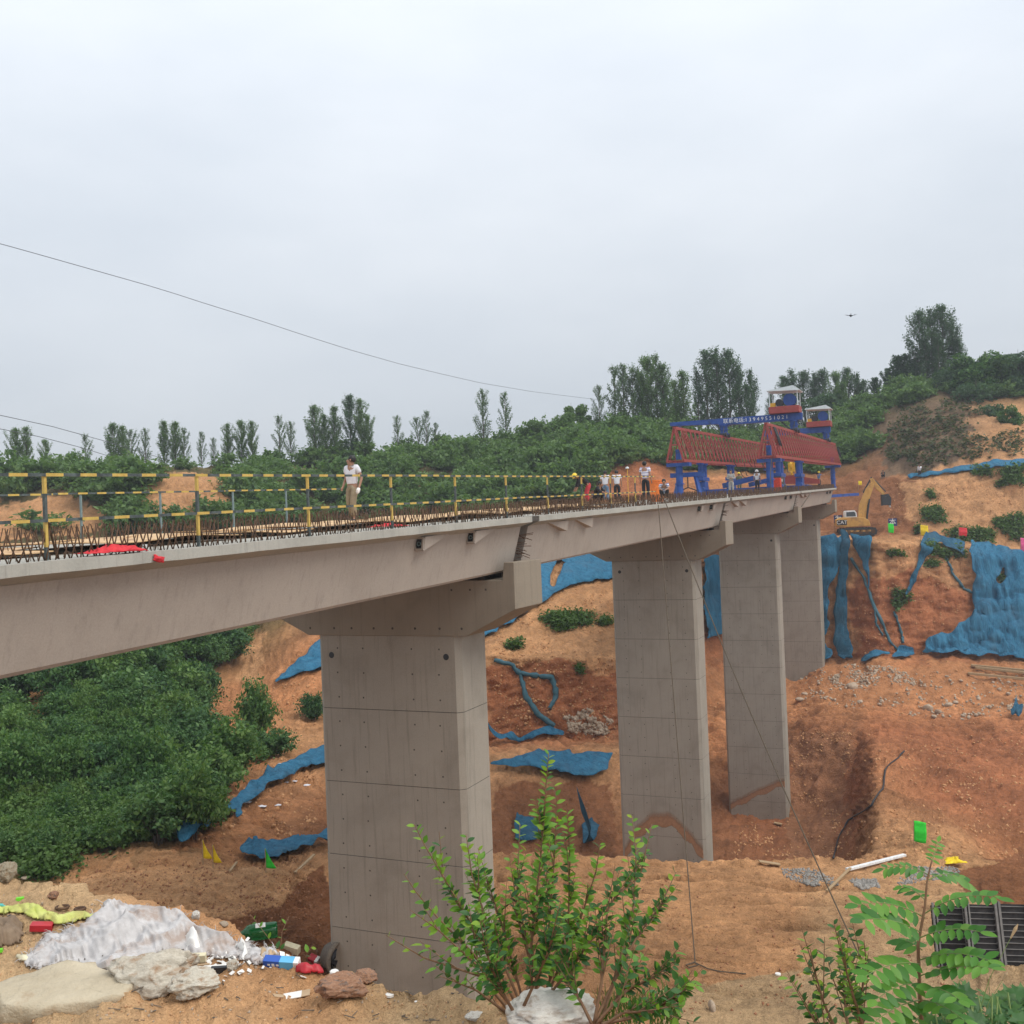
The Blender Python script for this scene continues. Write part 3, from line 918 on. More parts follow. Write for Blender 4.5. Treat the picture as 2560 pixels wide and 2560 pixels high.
# --- red cloths caught between the hoops
def cloth_blob(name, P0, sx, sy, sz, mat, label, cat, group=None, rz=0, seed=0, res=(20, 10), sharp=1.0, drop=None):
    """a crumpled sheet: a grid with folds, resting on what is below it"""
    nx, ny = res
    U, V_ = np.meshgrid(np.linspace(-1, 1, nx), np.linspace(-1, 1, ny), indexing='ij')
    q = np.stack([U.ravel() * 1.7, V_.ravel() * 1.7, np.zeros(U.size) + seed], 1)
    r = 1 + 0.25 * fbm(q, 3, seed=seed)
    x = U.ravel() * sx / 2 * r; y = V_.ravel() * sy / 2 * (1 + 0.25 * fbm(q + 9, 3, seed=seed + 3))
    x = x + 0.12 * sx * fbm(q * 1.3 + 4, 2, seed=seed + 5)
    z = sz * (0.35 + 0.55 * fbm(q * 1.6, 4, 0.55, seed=seed + 7, ridged=True) * sharp * 0.6)
    fall = np.clip(1.25 - np.maximum(np.abs(U.ravel()), np.abs(V_.ravel())), 0, 1)
    z = np.maximum(z * fall * 1.3, 0.004)
    co = np.stack([x, y, z], 1)
    if drop is not None: co[:, 2] += drop(co)
    I_ = np.arange(nx * ny).reshape(nx, ny)
    f = np.stack([I_[:-1, :-1], I_[1:, :-1], I_[1:, 1:], I_[:-1, 1:]], -1).reshape(-1, 4)
    o = obj(name, mesh_np(name, co, f, True), mat, None, P0, (0, 0, rz))
    so = o.modifiers.new('thickness', 'SOLIDIFY'); so.thickness = 0.006
    tag(o, label, cat, group)
    return o
cloth_blob('red_cloth', B(11.9, 11.60, zd(11.9) + .005), 1.0, 0.34, 0.16, 'red_cloth', 'long crumpled red cloth lying between the rebar hoops on the deck edge', 'cloth', rz=BROT + .03, seed=4, res=(30, 10))
o = cloth_blob('red_cloth', B(12.62, 11.385, zd(12.62) - .12), 0.24, 0.10, 0.05, 'red_cloth', 'small red rag hanging over the concrete edge of the deck', 'cloth', seed=8, res=(12, 8))
o.rotation_euler = (PI / 2, 0.2, BROT)
cloth_blob('red_cloth', B(9.55, 11.62, zd(9.55) + .005), 0.36, 0.24, 0.10, 'red_cloth', 'small red rag on the deck edge under a striped railing post', 'cloth', rz=BROT, seed=14, res=(14, 8))
cloth_blob('red_cloth', B(21.6, 12.4, zd(21.6) + .005), 1.3, 0.5, 0.10, 'red_cloth', 'flat faded red cloth on the deck in front of the plywood', 'cloth', rz=BROT, seed=19, res=(20, 10))
# cup
m = MB(); m.lathe([(0.0, 0), (.035, 0), (.042, .1), (.038, .1), (.032, .012), (0, .012)], 14); m.build('paper_cup', 'white_paint', None, loc=B(13.0, 12.0, zd(13) + .002)); 
tag(bpy.data.objects['paper_cup'], 'small white cup standing on the slab between rebar hoops', 'cup')

# mud left on the shafts by the removed fill: thin films with soft edges
def mat_mud():
    m, nt, p = new_mat('mud_film')
    at = nt.nodes.new('ShaderNodeAttribute'); at.attribute_name = 'film'
    nz = noise(nt, coords(nt), 5, 6, .7)
    p.inputs['Base Color'].default_value = (0.36, 0.19, 0.10, 1); p.inputs['Roughness'].default_value = .95
    tr = nt.nodes.new('ShaderNodeBsdfTransparent'); ms = nt.nodes.new('ShaderNodeMixShader')
    mm = nt.nodes.new('ShaderNodeMath'); mm.operation = 'MULTIPLY'; nt.links.new(at.outputs['Fac'], mm.inputs[0])
    r = nt.nodes.new('ShaderNodeMapRange'); r.inputs['From Min'].default_value = .3; r.inputs['From Max'].default_value = .6; r.inputs['To Min'].default_value = .7; r.inputs['To Max'].default_value = 1.0
    nt.links.new(nz, r.inputs['Value']); nt.links.new(r.outputs['Result'], mm.inputs[1])
    nt.links.new(mm.outputs[0], ms.inputs[0]); nt.links.new(tr.outputs[0], ms.inputs[1]); nt.links.new(p.outputs[0], ms.inputs[2])
    nt.links.new(ms.outputs[0], nt.nodes['Material Output'].inputs['Surface'])
mat_mud()
def mud(pier_i, spine, w0, w1):
    """spine: photo points on the front face; film is soft above, sharper below"""
    e = [o for o in bpy.data.objects if o.name.startswith('bridge_pier') and o.parent is None][pier_i]
    s0 = PIERS[pier_i] - 0.975 - 0.008
    V, A, F = [], [], []
    pts = np.array(spine, float); Lq = np.concatenate([[0], np.cumsum(np.hypot(*np.diff(pts, axis=0).T))])
    n = 40
    for t in np.linspace(0, Lq[-1], n):
        x = np.interp(t, Lq, pts[:, 0]); y = np.interp(t, Lq, pts[:, 1])
        v = ray(x, y); P = v * (s0 / (v @ bD)); nn = P @ bN; z = P[2]
        nn = min(max(nn, NCEN - 2.3), NCEN + 2.3)
        wob = .12 * math.sin(t * .11) + random.uniform(-.05, .05)
        for f, a in ((1.0, 0.0), (.55, .55), (.2, .95), (-.2, 1.0), (-.5, .9), (-.62, 0.0)):
            V.append((-0.975 - .008, nn - NCEN, z + f * (w0 if f > 0 else w1) + wob * (.3 if f > 0 else 1) - e.location.z)); A.append(a)
    for i in range(n - 1):
        for k in range(5): q = i * 6 + k; F.append((q, q + 1, q + 7, q + 6))
    me = mesh_np('mud_stain', np.array(V), np.array(F), True)
    at = me.attributes.new('film', 'FLOAT', 'POINT'); at.data.foreach_set('value', np.array(A, np.float32))
    obj('mud_stain', me, 'mud_film', e)
mud(1, [(1556, 2150), (1590, 2085), (1625, 2055), (1670, 2048), (1705, 2075), (1770, 2150)], .55, .55)
mud(2, [(1826, 2018), (1870, 1995), (1920, 1972), (1968, 1955)], .5, .45)
# ---------------------------------------------------------------- blue dust nets draped on the slopes
def mat_net(name, c1, c2, c3, zs=0.12):
    """thin woven net: creases run down the slope, dusty in places"""
    m, nt, p = new_mat(name)
    v = coords(nt); vz = coords(nt, 'Object', (1.0, 1.0, zs))
    cr_ = noise(nt, vz, 2.2, 7, 0.7, 0.8)
    big_ = noise(nt, v, 0.45, 5, 0.6, 0.5)
    col = ramp(nt, cr_, [(0.30, c1), (0.52, c2), (0.74, c3)])
    dust = ramp(nt, big_, [(0.50, (0, 0, 0)), (0.74, (0.45, 0.45, 0.45))])
    col = mixc(nt, dust, col, tuple(a * .55 + b for a, b in zip(c2, (.07, .05, .035))))
    nt.links.new(col, p.inputs['Base Color']); p.inputs['Roughness'].default_value = .8; p.inputs['Specular IOR Level'].default_value = .2
    b1 = bump(nt, p, cr_, 1.0, 0.35)
    wr_ = noise(nt, v, 5.0, 5, .65, 1.2)
    bump(nt, p, wr_, .6, .10, b1)
mat_net('blue_net', (0.018, 0.100, 0.185), (0.036, 0.175, 0.300), (0.060, 0.235, 0.37))
mat_net('blue_net_dark', (0.014, 0.070, 0.125), (0.026, 0.120, 0.200), (0.042, 0.165, 0.25))
mat_mottle('blue_net_old', (0.030, 0.085, 0.110), (0.060, 0.150, 0.185), 2.0, 0.75, 0.5, 0.05, grit=4.0)
def drape(name, poly, label, cat, mat='blue_net', step=4, lift=0.13, wr=0.14, seed=0, dmin=0, group=None, maxjump=3.0, holes=(), jit=9, vert=False):
    xs_ = [p[0] for p in poly]; ys_ = [p[1] for p in poly]
    gx = np.arange(min(xs_) - step, max(xs_) + 2 * step, step); gy = np.arange(min(ys_) - step, max(ys_) + 2 * step, step)
    GX, GY = np.meshgrid(gx, gy, indexing='ij')
    q = np.stack([GX.ravel() / 40, GY.ravel() / 40, np.full(GX.size, seed * 3.3)], 1)
    jx_ = GX.ravel() + jit * fbm(q, 3, seed=seed); jy_ = GY.ravel() + jit * fbm(q + 7, 3, seed=seed + 5)
    ins = inpoly(jx_, jy_, poly)
    for h in holes: ins &= ~inpoly(jx_, jy_, h)
    idx = -np.ones(GX.size, int); V, dep = [], []
    for k in np.nonzero(ins)[0]:
        h = hit(GX.ravel()[k], GY.ravel()[k], dmin)
        if h is None: continue
        loc, nor, _ = h
        idx[k] = len(V); V.append((loc, nor))
    if not V: return None
    L = np.array([v[0][:] for v in V]); Nn = np.array([v[1][:] for v in V])
    nx, ny = GX.shape; I_ = idx.reshape(nx, ny)
    # the net spans the bumps of the soil: smooth it, then lift it clear of the ground
    full = np.full((nx, ny, 3), np.nan); full.reshape(-1, 3)[idx >= 0] = L[idx[idx >= 0]]
    nfull = np.zeros((nx, ny, 3)); nfull.reshape(-1, 3)[idx >= 0] = Nn[idx[idx >= 0]]
    def nbr(A, red):
        st = []
        for da in (-1, 0, 1):
            for db in (-1, 0, 1):
                Bq = np.full_like(A, np.nan)
                Bq[max(0, da):nx + min(0, da), max(0, db):ny + min(0, db)] = A[max(0, -da):nx + min(0, -da), max(0, -db):ny + min(0, -db)]
                st.append(Bq)
        return red(np.stack(st), 0)
    import warnings
    warnings.simplefilter('ignore')
    sm = full.copy(); nsm = np.where(np.isnan(full), np.nan, nfull)
    for _ in range(4): sm = np.where(np.isnan(full), np.nan, nbr(sm, np.nanmean)); nsm = np.where(np.isnan(full), np.nan, nbr(nsm, np.nanmean))
    nsm = nsm / np.maximum(np.linalg.norm(nsm, axis=-1, keepdims=True), 1e-6)
    need = ((full - sm) * nsm).sum(-1)
    for _ in range(3): need = nbr(need, np.nanmax)
    for _ in range(3): need = nbr(need, np.nanmean)
    need = np.clip(need, 0, 2.0)
    drop_ = ((sm - full) * nsm).sum(-1)
    if vert: lift = max(lift, .38)
    Lf = (full + nsm * (drop_ + need + lift)[..., None]).reshape(-1, 3)[idx >= 0]
    Nn = nsm.reshape(-1, 3)[idx >= 0]; L = Lf
    if vert: w = fbm(L * np.array([1.3, 1.3, 0.10]) + seed, 3, 0.55, seed=seed, ridged=True)
    else: w = fbm(L * np.array([.6, .8, .8]) + seed, 4, 0.55, seed=seed, ridged=True)
    L = L + Nn * (wr * np.clip(w, -1, 1.2) * .6)[:, None]
    F = []
    dd = L @ cF
    for a in range(nx - 1):
        for b in range(ny - 1):
            f = (I_[a, b], I_[a+1, b], I_[a+1, b+1], I_[a, b+1])
            if min(f) >= 0 and np.ptp(dd[list(f)]) < maxjump: F.append(f)
    if not F: return None
    o0 = L.mean(0)
    me = mesh_np(name, L - o0, np.array(F), True)
    bm = bmesh.new(); bm.from_mesh(me)
    bmesh.ops.delete(bm, geom=[v for v in bm.verts if not v.link_faces], context='VERTS')
    seen = set(); comps = []                             # one piece only
    for f0 in bm.faces:
        if f0 in seen: continue
        st = [f0]; seen.add(f0); comp = []
        while st:
            f = st.pop(); comp.append(f)
            for e_ in f.edges:
                for g_ in e_.link_faces:
                    if g_ not in seen: seen.add(g_); st.append(g_)
        comps.append(comp)
    comps.sort(key=len)
    for comp in comps[:-1]: bmesh.ops.delete(bm, geom=comp, context='FACES')
    bmesh.ops.delete(bm, geom=[v for v in bm.verts if not v.link_faces], context='VERTS')
    for _ in range(2):                                  # even out the stepped outline
        new = {}
        for v in bm.verts:
            if v.is_boundary:
                nb_ = [e_.other_vert(v) for e_ in v.link_edges if e_.is_boundary]
                if len(nb_) == 2: new[v] = v.co * .4 + (nb_[0].co + nb_[1].co) * .3
        for v, c in new.items(): v.co = c
    bmesh.ops.recalc_face_normals(bm, faces=bm.faces); bm.to_mesh(me); bm.free()
    o = obj(name, me, mat, None, o0)
    so = o.modifiers.new('thickness', 'SOLIDIFY'); so.thickness = 0.014; so.offset = 0
    return tag(o, label, cat, group)

drape('dust_net', [(664, 1742), (720, 1672), (791, 1606), (1000, 1500), (1230, 1398), (1400, 1360), (1560, 1350), (1560, 1448), (1440, 1470), (1340, 1515), (1290, 1562), (1225, 1592), (1000, 1640), (791, 1682), (745, 1695), (705, 1707), (690, 1732)],
      'long bright blue net along the crest of the spoil slope behind the nearest pier', 'net', seed=1, holes=[[(1375, 1470), (1400, 1400), (1415, 1405), (1388, 1468)]], dmin=55, step=5)
drape('dust_net', [(1745, 1385), (1805, 1385), (1808, 1592), (1758, 1600)], 'blue net seen in the gap between the second and third piers', 'net', seed=2, dmin=70, vert=True, maxjump=12)
drape('dust_net', [(2030, 1336), (2128, 1342), (2090, 1450), (2075, 1540), (2072, 1590), (2090, 1640), (2078, 1658), (2050, 1645), (2030, 1500)], 'bright blue net hanging down the bank right beside the last pier', 'net', seed=3, dmin=80, vert=True, maxjump=12)
drape('dust_net', [(2110, 1340), (2133, 1344), (2124, 1480), (2124, 1570), (2148, 1650), (2100, 1658), (2086, 1600), (2090, 1470)], 'narrow darker blue net strip hanging below the red flag', 'net', 'blue_net_dark', seed=4, dmin=80, lift=0.3, vert=True, maxjump=12, step=5, jit=3)
drape('dust_net', [(2132, 1344), (2188, 1349), (2183, 1400), (2180, 1440), (2192, 1530), (2184, 1530), (2172, 1440), (2150, 1390)], 'blue net corner tapering to a tail under the digger bench', 'net', seed=5, dmin=80, step=4, jit=3, vert=True, maxjump=12)
drape('dust_net', [(2405, 1366), (2440, 1370), (2560, 1388), (2760, 1420), (2760, 1670), (2560, 1655), (2440, 1652), (2330, 1650), (2290, 1636), (2320, 1600), (2370, 1590), (2410, 1550), (2428, 1515), (2430, 1440)],
      'largest blue net, full of folds, covering the cliff below the yellow earth bench', 'net', seed=6, dmin=80, wr=0.5, lift=.2, vert=True, maxjump=12, holes=[[(2488, 1455), (2512, 1425), (2514, 1455), (2498, 1462)]])
drape('dust_net', [(2298, 1350), (2332, 1350), (2405, 1364), (2412, 1396), (2340, 1368), (2316, 1395), (2292, 1450), (2264, 1492), (2254, 1486), (2284, 1420)], 'twisted strand of blue net looping down from the bench edge to a clump of weeds', 'net', 'blue_net_dark', seed=7, dmin=80, step=4, jit=3, wr=.3, maxjump=12)
drape('dust_net', [(2140, 1660), (2190, 1626), (2245, 1632), (2205, 1642), (2165, 1662)], 'small crumpled blue net lying at the foot of the red cliff beside the narrow strip', 'net', seed=8, dmin=80, step=4, jit=3)
drape('dust_net', [(2222, 1652), (2250, 1608), (2284, 1616), (2280, 1648)], 'small blue net heap at the cliff foot between strand and big net', 'net', seed=9, dmin=80, step=4, jit=3)
drape('dust_net', [(1200, 1925), (1290, 1896), (1340, 1886), (1440, 1892), (1538, 1885), (1527, 1905), (1517, 1946), (1440, 1956), (1350, 1940), (1300, 1930), (1200, 1932)], 'blue net hung over the slope below the haul road', 'net', seed=10, dmin=45, step=6, jit=5, vert=True)
drape('dust_net', [(1200, 1858), (1300, 1842), (1372, 1808), (1398, 1832), (1420, 1846), (1340, 1854), (1200, 1872)], 'blue net scrap at the foot of the cliff, just above the haul road', 'net', seed=11, dmin=45, step=5, jit=5)
drape('dust_net', [(448, 2108), (470, 2072), (560, 2030), (620, 1978), (700, 1922), (760, 1888), (840, 1870), (840, 1915), (740, 1938), (665, 1985), (645, 2012), (606, 2030), (608, 2064), (588, 2070), (592, 2042), (560, 2062), (530, 2086), (480, 2118), (455, 2126)],
      'blue net strip lying along the edge of the green scrub', 'net', seed=12, dmin=25, step=5, jit=3, maxjump=8, lift=.2)
drape('dust_net', [(558, 2138), (640, 2127), (700, 2112), (830, 2098), (830, 2122), (740, 2140), (700, 2160), (620, 2162), (590, 2156), (600, 2146)], 'blue net strip half buried in tan soil beside the green pennant', 'net', seed=13, dmin=25, step=5, jit=4, maxjump=8, lift=.15)
drape('dust_net', [(1280, 2030), (1300, 2048), (1345, 2060), (1358, 2090), (1340, 2112), (1288, 2106)], 'torn blue net scrap on the brown slope behind the shrub', 'net', 'blue_net_dark', seed=14, maxjump=1.2, dmin=30, step=4, jit=4, lift=.1, wr=.25)
drape('dust_net', [(1448, 2062), (1480, 2048), (1496, 2075), (1482, 2120), (1502, 2145), (1532, 2150), (1500, 2164), (1456, 2120)], 'crumpled blue net bundle on the brown slope beside the second pier', 'net', 'blue_net_dark', seed=15, maxjump=1.2, dmin=30, step=4, jit=4, lift=.1, wr=.3)
drape('dust_net', [(2258, 1190), (2330, 1180), (2420, 1165), (2520, 1150), (2640, 1136), (2640, 1160), (2500, 1175), (2380, 1190), (2330, 1198), (2270, 1206)], 'blue net strip along the top edge of the upper earth bench', 'net', seed=16, dmin=80, step=5, jit=4)
drape('dust_net', [(2515, 1790), (2535, 1775), (2558, 1780), (2556, 1800), (2520, 1802)], 'small dark blue net rag among the rubble', 'net', 'blue_net_dark', seed=17, dmin=60, step=4, jit=4, lift=.2, wr=.4)

# twisted net ropes: run down the cliffs on the surface
def surf_rope(name, pts, r, mat, label, cat, dmin=0, lift=0.1, n=22, flatr=None):
    P = []
    pts = np.array(pts, float)
    L = np.concatenate([[0], np.cumsum(np.hypot(*np.diff(pts, axis=0).T))])
    for t in np.linspace(0, L[-1], n):
        x = np.interp(t, L, pts[:, 0]); y = np.interp(t, L, pts[:, 1])
        h = hit(x + random.uniform(-1, 1), y, dmin)
        if h: P.append(np.array(h[0][:]) + np.array(h[1][:]) * lift)
    if len(P) < 3: return None
    o0 = P[0].copy()
    m = MB(); m.tube([p - o0 for p in P], [r * random.uniform(.6, 1.25) for _ in P], 7)
    o = m.build(name, mat, None, smooth=True, loc=o0)
    return tag(o, label, cat)
surf_rope('net_rope', [(1238, 1652), (1275, 1660), (1300, 1682), (1315, 1740), (1340, 1780), (1385, 1812)], 0.20, 'blue_net_old', 'dark twisted blue net hanging down the red cliff behind the nearest pier', 'net', 50)
surf_rope('net_rope', [(1300, 1682), (1340, 1690), (1378, 1692), (1392, 1740), (1372, 1772)], 0.20, 'blue_net_old', 'bent end of twisted blue net with a loose flap on the red cliff', 'net', 50)
surf_rope('net_rope', [(2126, 1395), (2160, 1440), (2180, 1500), (2205, 1560), (2225, 1605), (2250, 1630)], 0.16, 'blue_net_old', 'grey-green twisted net rope running down the red cliff to the rubble', 'net', 80)
surf_rope('net_rope', [(2186, 1520), (2192, 1560), (2206, 1590)], 0.13, 'blue_net_old', 'short tail of twisted net below the blue corner', 'net', 80)
surf_rope('net_rope', [(2360, 1385), (2385, 1440), (2410, 1475), (2432, 1482)], 0.16, 'blue_net_old', 'grey twisted net rope sagging under the weeds on the tan cliff', 'net', 80)
surf_rope('net_rope', [(2235, 1530), (2250, 1570), (2258, 1608)], 0.15, 'blue_net_old', 'twisted net tail below the clump of weeds on the cliff', 'net', 80)
surf_rope('water_hose', [(2262, 1880), (2212, 1925), (2205, 1975), (2180, 2020), (2125, 2050), (2100, 2090), (2085, 2150)], 0.055, 'black_paint', 'black hose snaking down the tan spur into the pit', 'hose', 40, n=30)

# ---------------------------------------------------------------- vegetation
mat_leaf('leaf_far', [(0.062, 0.125, 0.045), (0.105, 0.185, 0.062), (0.165, 0.245, 0.085)], 0.4)
mat_leaf('leaf_dark', [(0.038, 0.085, 0.042), (0.062, 0.122, 0.056), (0.095, 0.160, 0.072)], 0.35)
mat_leaf('leaf_open', [(0.080, 0.140, 0.068), (0.120, 0.185, 0.095), (0.17, 0.23, 0.13)], 0.4)
mat_leaf('leaf_bush', [(0.016, 0.055, 0.016), (0.052, 0.125, 0.034), (0.115, 0.21, 0.056), (0.20, 0.30, 0.09)], 0.35, perobj=0.4)
mat_leaf('leaf_blue', [(0.014, 0.050, 0.018), (0.044, 0.112, 0.038), (0.095, 0.185, 0.060), (0.16, 0.26, 0.09)], 0.3, perobj=0.4)
mat_leaf('leaf_fresh', [(0.050, 0.115, 0.030), (0.085, 0.165, 0.042), (0.13, 0.21, 0.058), (0.17, 0.25, 0.075)], 0.4, perobj=0.4)
mat_leaf('leaf_grass', [(0.055, 0.115, 0.025), (0.085, 0.160, 0.035), (0.125, 0.190, 0.055)], 0.3)
mat_leaf('leaf_olive', [(0.060, 0.075, 0.030), (0.095, 0.105, 0.045), (0.060, 0.090, 0.035)], 0.3)
mat_mottle('bark', (0.085, 0.070, 0.055), (0.17, 0.145, 0.115), 6, 0.9, 0.6, 0.02)

def leaf_quads(C, size, rng, flat=0.35, aspect=1.7):
    """one four-sided leaf clump per centre, randomly turned"""
    n = len(C)
    nrm = rng.normal(size=(n, 3)); nrm[:, 2] += flat * 2.2; nrm /= np.linalg.norm(nrm, axis=1, keepdims=True)
    t = rng.normal(size=(n, 3)); t -= nrm * (t * nrm).sum(1, keepdims=True); t /= np.linalg.norm(t, axis=1, keepdims=True)
    b = np.cross(nrm, t)
    s = (size * rng.uniform(0.6, 1.3, n))[:, None]
    a = s * aspect * 0.5; w = s * 0.5
    V = np.stack([C - t * a, C + b * w + nrm * s * .12, C + t * a, C - b * w + nrm * s * .12], 1).reshape(-1, 3)
    F = np.arange(4 * n).reshape(n, 4)
    return V, F
def poplar_points(rng, n, dens=1.0, width=0.16, bare=0.12, nb=46, gap=0.2):
    """leaf positions of a tree of height 1: steep branches, each with its own tuft, gaps between"""
    C = []; per = int(n / nb)
    branches = []
    for k in range(nb):
        t = bare + (1 - bare) * ((k + rng.uniform(0, 1)) / nb) ** 0.95
        az = k * 2.4 + rng.uniform(-.6, .6)
        rr = width * (0.35 + 0.75 * math.sin(min(1.0, (1 - t) * 1.15 + .03) * PI * .60)) * rng.uniform(.55, 1.25)
        rr = min(rr, (1.02 - t) * .55 + .008)
        up = rng.uniform(1.3, 2.4)
        L = rr * math.hypot(1, up)
        if t + rr * up > 1.03: L *= max(.2, (1.03 - t) / (rr * up))
        a = np.array([0, 0, t - .02]); d = np.array([math.cos(az), math.sin(az), up]); d /= np.linalg.norm(d)
        if rng.uniform() < gap: continue
        branches.append((a, a + d * L))
        m = max(8, int(per * (.4 + L * 5)))
        u = rng.uniform(0.12, 1.08, m) ** 0.75
        P = a + d * L * u[:, None] + rng.normal(size=(m, 3)) * np.array([.012, .012, .018]) * (0.5 + 0.7 * u[:, None]) / dens
        C.append(P)
    tip = np.stack([rng.normal(0, .008, 30), rng.normal(0, .008, 30), rng.uniform(.88, 1.02, 30)], 1); C.append(tip)
    return np.concatenate(C), branches
def broad_points(rng, n, lobes=16, flatz=0.8):
    C = []; br = []
    for k in range(lobes):
        th = rng.uniform(0, 2*PI); r = math.sqrt(rng.uniform(0, 1)) * .38
        c = np.array([r * math.cos(th), r * math.sin(th), rng.uniform(.38, .86) - r * .25])
        R0 = rng.uniform(.12, .20)
        m = n // lobes
        d = rng.normal(size=(m, 3)); d /= np.linalg.norm(d, axis=1, keepdims=True)
        rad = R0 * rng.uniform(.45, 1.1, m) ** 0.6
        C.append(c + d * rad[:, None] * np.array([1, 1, flatz])); br.append((np.array([0, 0, .2]), c))
    return np.concatenate(C), br
TREE = {}
def make_tree(key, kind, n, leaf, mat, seed, **kw):
    rng = np.random.default_rng(seed)
    C, br = (poplar_points if kind == 'p' else broad_points)(rng, n, **kw)
    V, F = leaf_quads(C, leaf, rng)
    me = mesh_np('crown', V, F); me.materials.append(M[mat])
    m = MB(); m.tube([(0, 0, -0.03), (0.004, 0, .3), (0, .004, .65), (0, 0, .97)], [.014, .011, .007, .002], 7)
    for a, b in br[::2]: m.tube([a, (a + b) / 2 + np.array([0, 0, .005]), b], [.0045, .003, .0012], 4, False)
    tm = m.mesh('trunk', True); tm.materials.append(M['bark'])
    TREE[key] = (me, tm)
make_tree('o1', 'p', 2600, .0135, 'leaf_open', 1, dens=1.0, width=.15, bare=.08, nb=40, gap=.3)
make_tree('o2', 'p', 2800, .013, 'leaf_open', 2, dens=1.0, width=.12, bare=.05, nb=46, gap=.28)
make_tree('o3', 'p', 2400, .014, 'leaf_open', 8, dens=.9, width=.19, bare=.08, nb=34, gap=.3)
make_tree('d1', 'p', 5200, .0135, 'leaf_far', 3, dens=.85, width=.15, bare=.03, nb=60, gap=.18)
make_tree('d2', 'p', 5200, .013, 'leaf_far', 4, dens=.9, width=.12, bare=.03, nb=64, gap=.18)
make_tree('D1', 'p', 6000, .0115, 'leaf_dark', 5, dens=.95, width=.13, bare=.03, nb=80, gap=.25)
make_tree('D2', 'p', 6000, .0115, 'leaf_dark', 6, dens=1.0, width=.10, bare=.04, nb=84, gap=.25)
make_tree('s1', 'p', 1700, .028, 'leaf_dark', 7, dens=.9, width=.15, bare=.34, nb=36, gap=.1)
make_tree('b1', 'b', 4200, .040, 'leaf_bush', 9)
make_tree('b2', 'b', 4200, .036, 'leaf_dark', 10, lobes=20)
make_tree('b3', 'b', 3000, .045, 'leaf_far', 12, lobes=13)
def tree(key, px, yb, yt, d, label, group=None, name='poplar_tree', wid=1.0):
    r = ray(px, yb); P = r * (d / r[1])
    g = gz(P[0], P[1]); 
    top = ray(px, yt); zt = top[2] / top[1] * d
    base = min(P[2], g) - 0.1
    H = max(1.5, zt - base)
    e = tag(empty(name, (P[0], P[1], base), random.uniform(0, 6.28)), label, 'tree', group)
    me, tm = TREE[key]
    s = H * random.uniform(.95, 1.03) 
    for nm, q in (('crown', me), ('trunk', tm)):
        o = obj(nm, q, None, e); o.scale = (H * wid, H * wid, H)
    return e
g1 = 'slender open poplars on the far ridge'
L1 = 'slender young poplar with thin open crown on the ridge behind the railing'
for px, yb, yt, d, k in [(215, 1170, 1088, 138, 'o1'), (330, 1172, 1078, 136, 'o3'), (365, 1172, 1072, 138, 'o2'), (505, 1160, 1082, 140, 'o1'), (535, 1160, 1095, 140, 'o2'),
                      (700, 1130, 1042, 146, 'o1'), (728, 1130, 1055, 147, 'o2'), (995, 1118, 1040, 150, 'o2'), (1045, 1115, 1046, 150, 'o3'), (1068, 1112, 1030, 150, 'o1'),
                      (1090, 1112, 1058, 150, 'o2')]:
    tree(k, px, yb, yt, d, L1, g1)
g2 = 'fuller poplars on the far ridge'
L2 = 'fuller green poplar standing on the ridge behind the railing'
for px, yb, yt, d, k in [(40, 1172, 1074, 136, 'd1'), (68, 1172, 1070, 136, 'd2'), (115, 1172, 1102, 136, 'd1'), (285, 1172, 1062, 140, 'd1'), (308, 1172, 1068, 140, 'd2'), (412, 1168, 1056, 139, 'd2'), (440, 1168, 1058, 139, 'd1'), (462, 1168, 1072, 139, 'o1'),
                      (570, 1145, 1062, 143, 'd2'), (605, 1145, 1055, 143, 'd1'), (632, 1145, 1056, 143, 'd2')]:
    tree(k, px, yb, yt, d, L2, g2)
for px, yb, yt, d, k in [(790, 1140, 1018, 148, 'd1'), (815, 1140, 1040, 148, 'd2'), (838, 1140, 1020, 148, 'd2'), (878, 1140, 992, 149, 'D1'), (905, 1140, 1002, 149, 'd2'), (922, 1140, 1040, 149, 'd1')]:
    tree(k, px, yb, yt, d, 'tall poplar of the dense clump on the ridge above the man in the white shirt', 'poplar clump above the walking man')
tree('o2', 1210, 1110, 975, 153, 'tall thin poplar beside a shorter one on the ridge, where the overhead wire passes')
tree('o1', 1266, 1110, 985, 153, 'shorter pointed poplar next to the tall thin one on the ridge')
tree('b3', 1325, 1085, 1045, 150, 'small flat-topped tree alone on the ridge line', name='ridge_tree')
tree('b3', 1430, 1075, 1003, 152, 'spreading flat-crowned tree on the ridge left of the poplar group', name='ridge_tree')
tree('b3', 1468, 1075, 1030, 152, 'low spreading tree under the open poplars', name='ridge_tree')
g3 = 'open poplar group above the survey crew'
for px, yb, yt, d, k in [(1500, 1075, 965, 152, 'o2'), (1540, 1070, 920, 152, 'o1'), (1562, 1070, 912, 152, 'o2'), (1585, 1070, 925, 152, 'o3'), (1622, 1070, 898, 152, 'd1'), (1645, 1070, 893, 152, 'o1'), (1662, 1070, 915, 152, 'd2'), (1606, 1070, 935, 152, 'd1'), (1712, 1070, 932, 155, 'd2'), (1690, 1070, 955, 155, 'd1')]:
    tree(k, px, yb, yt, d, 'tall open-crowned poplar of the group on the slope above the people on deck', g3)
g4 = 'dark dense poplars behind the gantry'
for px, yb, yt, d, k in [(1772, 1085, 882, 160, 'D1'), (1798, 1085, 875, 160, 'D2'), (1828, 1085, 880, 160, 'D1'), (1850, 1085, 915, 160, 'D2'), (1882, 1085, 928, 162, 'D2'), (1748, 1085, 930, 160, 'D2'), (1870, 1085, 965, 160, 'D1')]:
    tree(k, px, yb, yt, d, 'dark dense poplar rising behind the red truss of the gantry', g4)
g5 = 'dark poplars behind the winch cabins'
